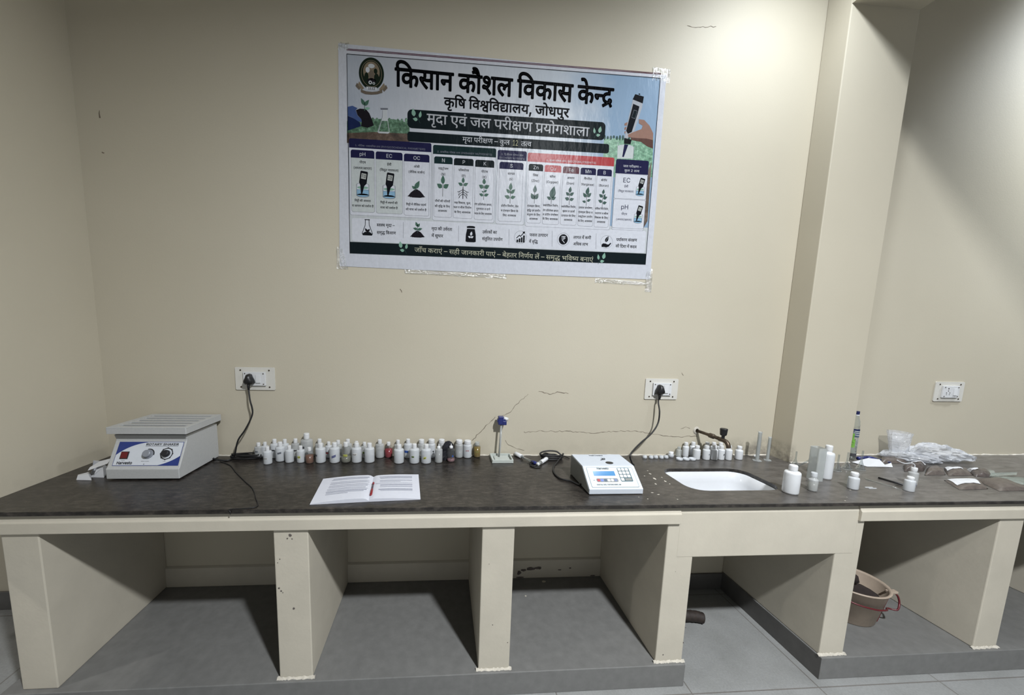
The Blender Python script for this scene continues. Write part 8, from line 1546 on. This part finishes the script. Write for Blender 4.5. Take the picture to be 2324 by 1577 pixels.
card(R4, 815, 1140, 402, 524, 1420, K_dark, '¶K', [('¶पोटाश', 598), ('¶(K)', 693)], pl('K'), [('¶रोग प्रतिरोधक क्षमता,', 1158), ('¶गुणवत्ता व दाने', 1235), ('¶भराव के लिए आवश्यक', 1316)], 905)
card(R4, 1228, 1636, 440, 558, 1450, K_navy, '¶S', [('¶सल्फर', 635), ('¶(S)', 728)], pl('S'), [('¶प्रोटीन निर्माण, तेल', 1185), ('¶व एंजाइम क्रिया के', 1266), ('¶लिए आवश्यक', 1345)], 965)
card(R5, 142, 378, 377, 488, 1340, K_dark, '¶Zn', [('¶जिंक', 560), ('¶(Zinc)', 650)], pl('Zn', .95), [('¶एंजाइम क्रिया,', 1060), ('¶वृद्धि एवं हार्मोन', 1133), ('¶संतुलन के लिए', 1200), ('¶आवश्यक', 1268)], 860)
card(R5, 400, 674, 396, 508, 1360, K_red, '¶Cu', [('¶कॉपर', 582), ('¶(Copper)', 672)], pl('Cu', .95), [('¶क्लोरोफिल निर्माण,', 1052), ('¶रोग प्रतिरोधक क्षमता', 1133), ('¶व प्रोटीन संश्लेषण', 1200), ('¶के लिए आवश्यक', 1270)], 872)
card(R5, 700, 964, 418, 531, 1372, K_mar, '¶Fe', [('¶आयरन', 605), ('¶(Iron)', 692)], pl('Fe', .95), [('¶क्लोरोफिल निर्माण,', 1072), ('¶श्वसन व ऊर्जा', 1145), ('¶उत्पादन के लिए', 1218), ('¶आवश्यक', 1286)], 888)
card(R5, 986, 1238, 440, 552, 1390, K_navy, '¶Mn', [('¶मैंगनीज', 618), ('¶(Manganese)', 710)], pl('Mn', .95), [('¶प्रकाश संश्लेषण,', 1088), ('¶एंजाइम क्रिया व', 1162), ('¶नाइट्रोजन उपयोग', 1232), ('¶के लिए आवश्यक', 1304)], 900)
card(R5, 1256, 1495, 461, 572, 1408, K_navy, '¶B', [('¶बोरॉन', 640), ('¶(Boron)', 728)], pl('B', .95), [('¶कोशिका भित्ति निर्माण,', 1105), ('¶परागण व बीज', 1180), ('¶विकास के लिए', 1250), ('¶आवश्यक', 1320)], 925)
# water cards
def wcard(zt, zb, sym, n1, n2, disp):
    mb = MB(K_line); rect(mb, K_line, wx0, wx1, zb, zt, 2.6, .008); rect(mb, K_card, wx0 + .0012, wx1 - .0012, zb + .0012, zt - .0012, 2.8, .008); cd = mb.build('parameter_card', po, fix=False)
    w = wx1 - wx0; mb = MB(K_black); x = wx0 + w * .36; h = zt - zb
    text(mb, K_navy, sym, x, zt - h * .34, .022, 3.2, 'c', None, 6); text(mb, K_navy, n1, x, zt - h * .54, .011, 3.2, 'c', None, 8); text(mb, K_navy, n2, x, zt - h * .73, .0098, 3.2, 'c', w * .50, 8); mb.build('lettering', cd, fix=False)
    mb = MB(K_black); meter(mb, wx0 + w * .80, zt - h * .50, .80, disp, 14); mb.build('icon', cd, fix=False)
zm = avg(R5(1535, 932)[1], R5(2025, 966)[1]); zb_ = avg(R5(1490, 1410)[1], R5(1985, 1435)[1])
wcard(wzh - .001, zm + .001, '¶EC', '¶ईसी', '¶(विद्युत चालकता)', '¶0.8'); wcard(zm - .001, zb_, '¶pH', '¶पीएच', '¶(अम्लता/क्षारता)', '¶7.2')
# -- benefit strip
bz1 = avg(R6(150, 118)[1], R7(2050, 245)[1]); mb = MB(K_pale); rect(mb, K_pale, bx0 + .001, bx1 - .001, fz1, bz1 + .018, 1.6); rect(mb, K_card, bx0 + .012, bx1 - .010, fz1 + .004, bz1, 1.9, .010)
for R, x, ya, yb in [(R6, 915, 215, 440), (R6, 1703, 265, 490), (R7, 160, 190, 410), (R7, 775, 215, 435), (R7, 1400, 250, 470)]: line(mb, K_line, [R(x, ya), R(x - 4, yb)], .0014, 2.4)
mb.build('benefit_strip', po, fix=False)
def ben(name, draw, lines):
    mb = MB(K_black); draw(mb); g = mb.build('benefit_icon', po, fix=False)
    mb = MB(K_black)
    for s, A, B in lines: fit_text(mb, K_black, s, A, B, PXM * 6.6, 2.6, 16)
    mb.build('benefit_lettering', po, fix=False)
def d1(mb):
    x, z = R6(400, 290); line(mb, K_black, [(x - .009, z + .036), (x - .010, z + .012), (x - .026, z - .030), (x - .022, z - .038), (x + .022, z - .038), (x + .026, z - .030), (x + .010, z + .012), (x + .009, z + .036)], .0030, 2.6); line(mb, K_black, [(x - .012, z + .038), (x + .012, z + .038)], .004, 2.6)
    flat(mb, K_black, [(x - .026, z - .032), (x - .012, z - .022), (x + .012, z - .022), (x + .026, z - .032), (x + .022, z - .039), (x - .022, z - .039)], 2.7); leaf(mb, K_soil, x, z - .022, .022, .012, 122, 2.8); leaf(mb, K_soil, x, z - .022, .020, .012, 50, 2.8)
def d2(mb):
    x, z = R6(1115, 365); heap(mb, x, z + .006, .84, 2.6)
    line(mb, K_leafd, [(x, z), (x, z + .034)], .0022, 2.8)
    for dz, l, a in [(.030, .026, 112), (.028, .022, 58), (.016, .024, 165), (.014, .026, 18)]: leaf(mb, K_leaf, x, z + dz, l, .014, a, 3.0, K_leafd)
def d3(mb):
    x, z = R6(1875, 385); flat(mb, K_black, [(x - .020, z + .026), (x - .026, z - .004), (x - .027, z - .038), (x - .018, z - .041), (x + .018, z - .041), (x + .027, z - .038), (x + .026, z - .004), (x + .020, z + .026)], 2.6); flat(mb, K_black, [(x - .021, z + .030), (x - .022, z + .038), (x - .010, z + .041), (x + .010, z + .041), (x + .022, z + .038), (x + .021, z + .030)], 2.6); line(mb, K_card, [(x - .016, z + .0275), (x + .016, z + .0275)], .0014, 2.9)
    leaf(mb, K_card, x, z - .008, .022, .013, 78, 2.9); leaf(mb, K_card, x, z - .018, .016, .011, 155, 2.9); leaf(mb, K_card, x, z - .018, .016, .011, 25, 2.9)
def d4(mb):
    x, z = R7(320, 305); annulus(mb, K_line, x, z, .0318, .0330, 2.5)
    for i, h in enumerate((.014, .020, .026, .036)): rect(mb, K_black, x - .020 + i * .0115, x - .011 + i * .0115, z - .026, z - .026 + h, 2.7)
    line(mb, K_black, [(x - .020, z - .004), (x - .006, z + .010), (x + .001, z + .005), (x + .020, z + .027)], .0042, 2.8); flat(mb, K_black, [(x + .024, z + .031), (x + .010, z + .028), (x + .021, z + .017)], 2.8)
def d5(mb):
    x, z = R7(932, 335); annulus(mb, K_line, x, z, .0325, .0338, 2.5); ell(mb, K_black, x, z, .0245, .0265, 2.7, 32)
    line(mb, K_card, [(x - .010, z + .015), (x + .011, z + .015)], .0034, 2.9); line(mb, K_card, [(x - .010, z + .007), (x + .011, z + .007)], .0034, 2.9); line(mb, K_card, [(x - .004, z + .015), (x + .004, z + .012), (x + .006, z + .006), (x + .002, z), (x - .008, z - .001), (x + .007, z - .017)], .0034, 2.95)
def d6(mb):
    x, z = R7(1548, 370); annulus(mb, K_line, x, z, .0325, .0336, 2.5); leaf(mb, K_black, x - .006, z - .002, .036, .018, 66, 2.7, K_card)
    flat(mb, K_black, [(x - .026, z - .014), (x - .018, z - .008), (x - .004, z - .009), (x + .004, z - .013), (x + .012, z - .013), (x + .022, z - .004), (x + .027, z - .006), (x + .014, z - .024), (x, z - .029), (x - .014, z - .026), (x - .026, z - .028)], 2.7)
ben('flask', d1, [('¶स्वस्थ मृदा –', R6(535, 275), R6(790, 284)), ('¶समृद्ध किसान', R6(535, 382), R6(805, 391))])
ben('sprout', d2, [('¶मृदा की उर्वरता', R6(1315, 326), R6(1608, 340)), ('¶में सुधार', R6(1315, 426), R6(1480, 433))])
ben('sack', d3, [('¶उर्वरकों का', R6(2040, 374), R6(2245, 382)), ('¶संतुलित उपयोग', R6(2035, 470), R7(65, 358))])
ben('chart', d4, [('¶फसल उत्पादन', R7(450, 290), R7(710, 298)), ('¶में वृद्धि', R7(442, 384), R7(568, 390))])
ben('rupee', d5, [('¶लागत में कमी', R7(1075, 325), R7(1325, 333)), ('¶अधिक लाभ', R7(1070, 418), R7(1282, 426))])
ben('hand', d6, [('¶पर्यावरण संरक्षण', R7(1685, 357), R7(1980, 366)), ('¶की दिशा में कदम', R7(1675, 448), R7(1975, 462))])
# -- footer
mb = MB(K_dark); rect(mb, K_dark, bx0, bx1, fz0, fz1, 2.4); three_leaves(mb, *R6(920, 590), 1.15, 1, 2.9); three_leaves(mb, *R7(1465, 620), 1.15, -1, 2.9); mb.build('footer_band', po, fix=False)
mb = MB(K_cream); fit_text(mb, K_cream, '¶जाँच कराएं – सही जानकारी पाएं – बेहतर निर्णय लें – समृद्ध भविष्य बनाएं', R6(1072, 640), R7(1355, 655), PXM * 10.6, 3.2, 2); mb.build('footer_lettering', po, fix=False)
# clear tape round the poster
def tape(pts, label):
    P_ = [at_y(u, v, WY) for u, v in pts]; mb = MB(M_tape); rn = random.Random(int(pts[0][0])); n = 26; m = 5; vs = []; fs = []
    for i in range(n + 1):
        for j in range(m + 1):
            p = P_[0].lerp(P_[1], i / n).lerp(P_[3].lerp(P_[2], i / n), j / m); edge = j in (0, m) or i in (0, n)
            vs.append((p.x + (rn.uniform(-.003, .003) if i in (0, n) else 0), WY - (.0010 if edge else .0012 + rn.uniform(0, .0034)), p.z + (rn.uniform(-.002, .002) if edge else 0)))
    for i in range(n):
        for j in range(m): fs.append((i * (m + 1) + j, (i + 1) * (m + 1) + j, (i + 1) * (m + 1) + j + 1, i * (m + 1) + j + 1))
    mb.add(vs, fs); o = mb.build('adhesive_tape', fix=False); tag(o, label, 'tape', 'clear tape strips round the poster')
tape([(916, 611), (1150, 623), (1150, 633), (918, 621)], 'long clear tape strip under the middle of the poster')
tape([(1350, 631), (1465, 640), (1464, 648), (1350, 642)], 'shiny clear tape strip along the bottom right of the poster')
tape([(1466, 612), (1481, 610), (1478, 664), (1463, 662)], 'vertical clear tape strip at the bottom right corner of the poster')
tape([(1482, 152), (1521, 158), (1519, 190), (1478, 186)], 'clear tape piece on the top right corner of the poster')
tape([(764, 560), (778, 560), (790, 612), (765, 610)], 'clear tape piece on the bottom left corner of the poster')
tape([(768, 96), (792, 98), (792, 116), (767, 116)], 'clear tape piece on the top left corner of the poster')
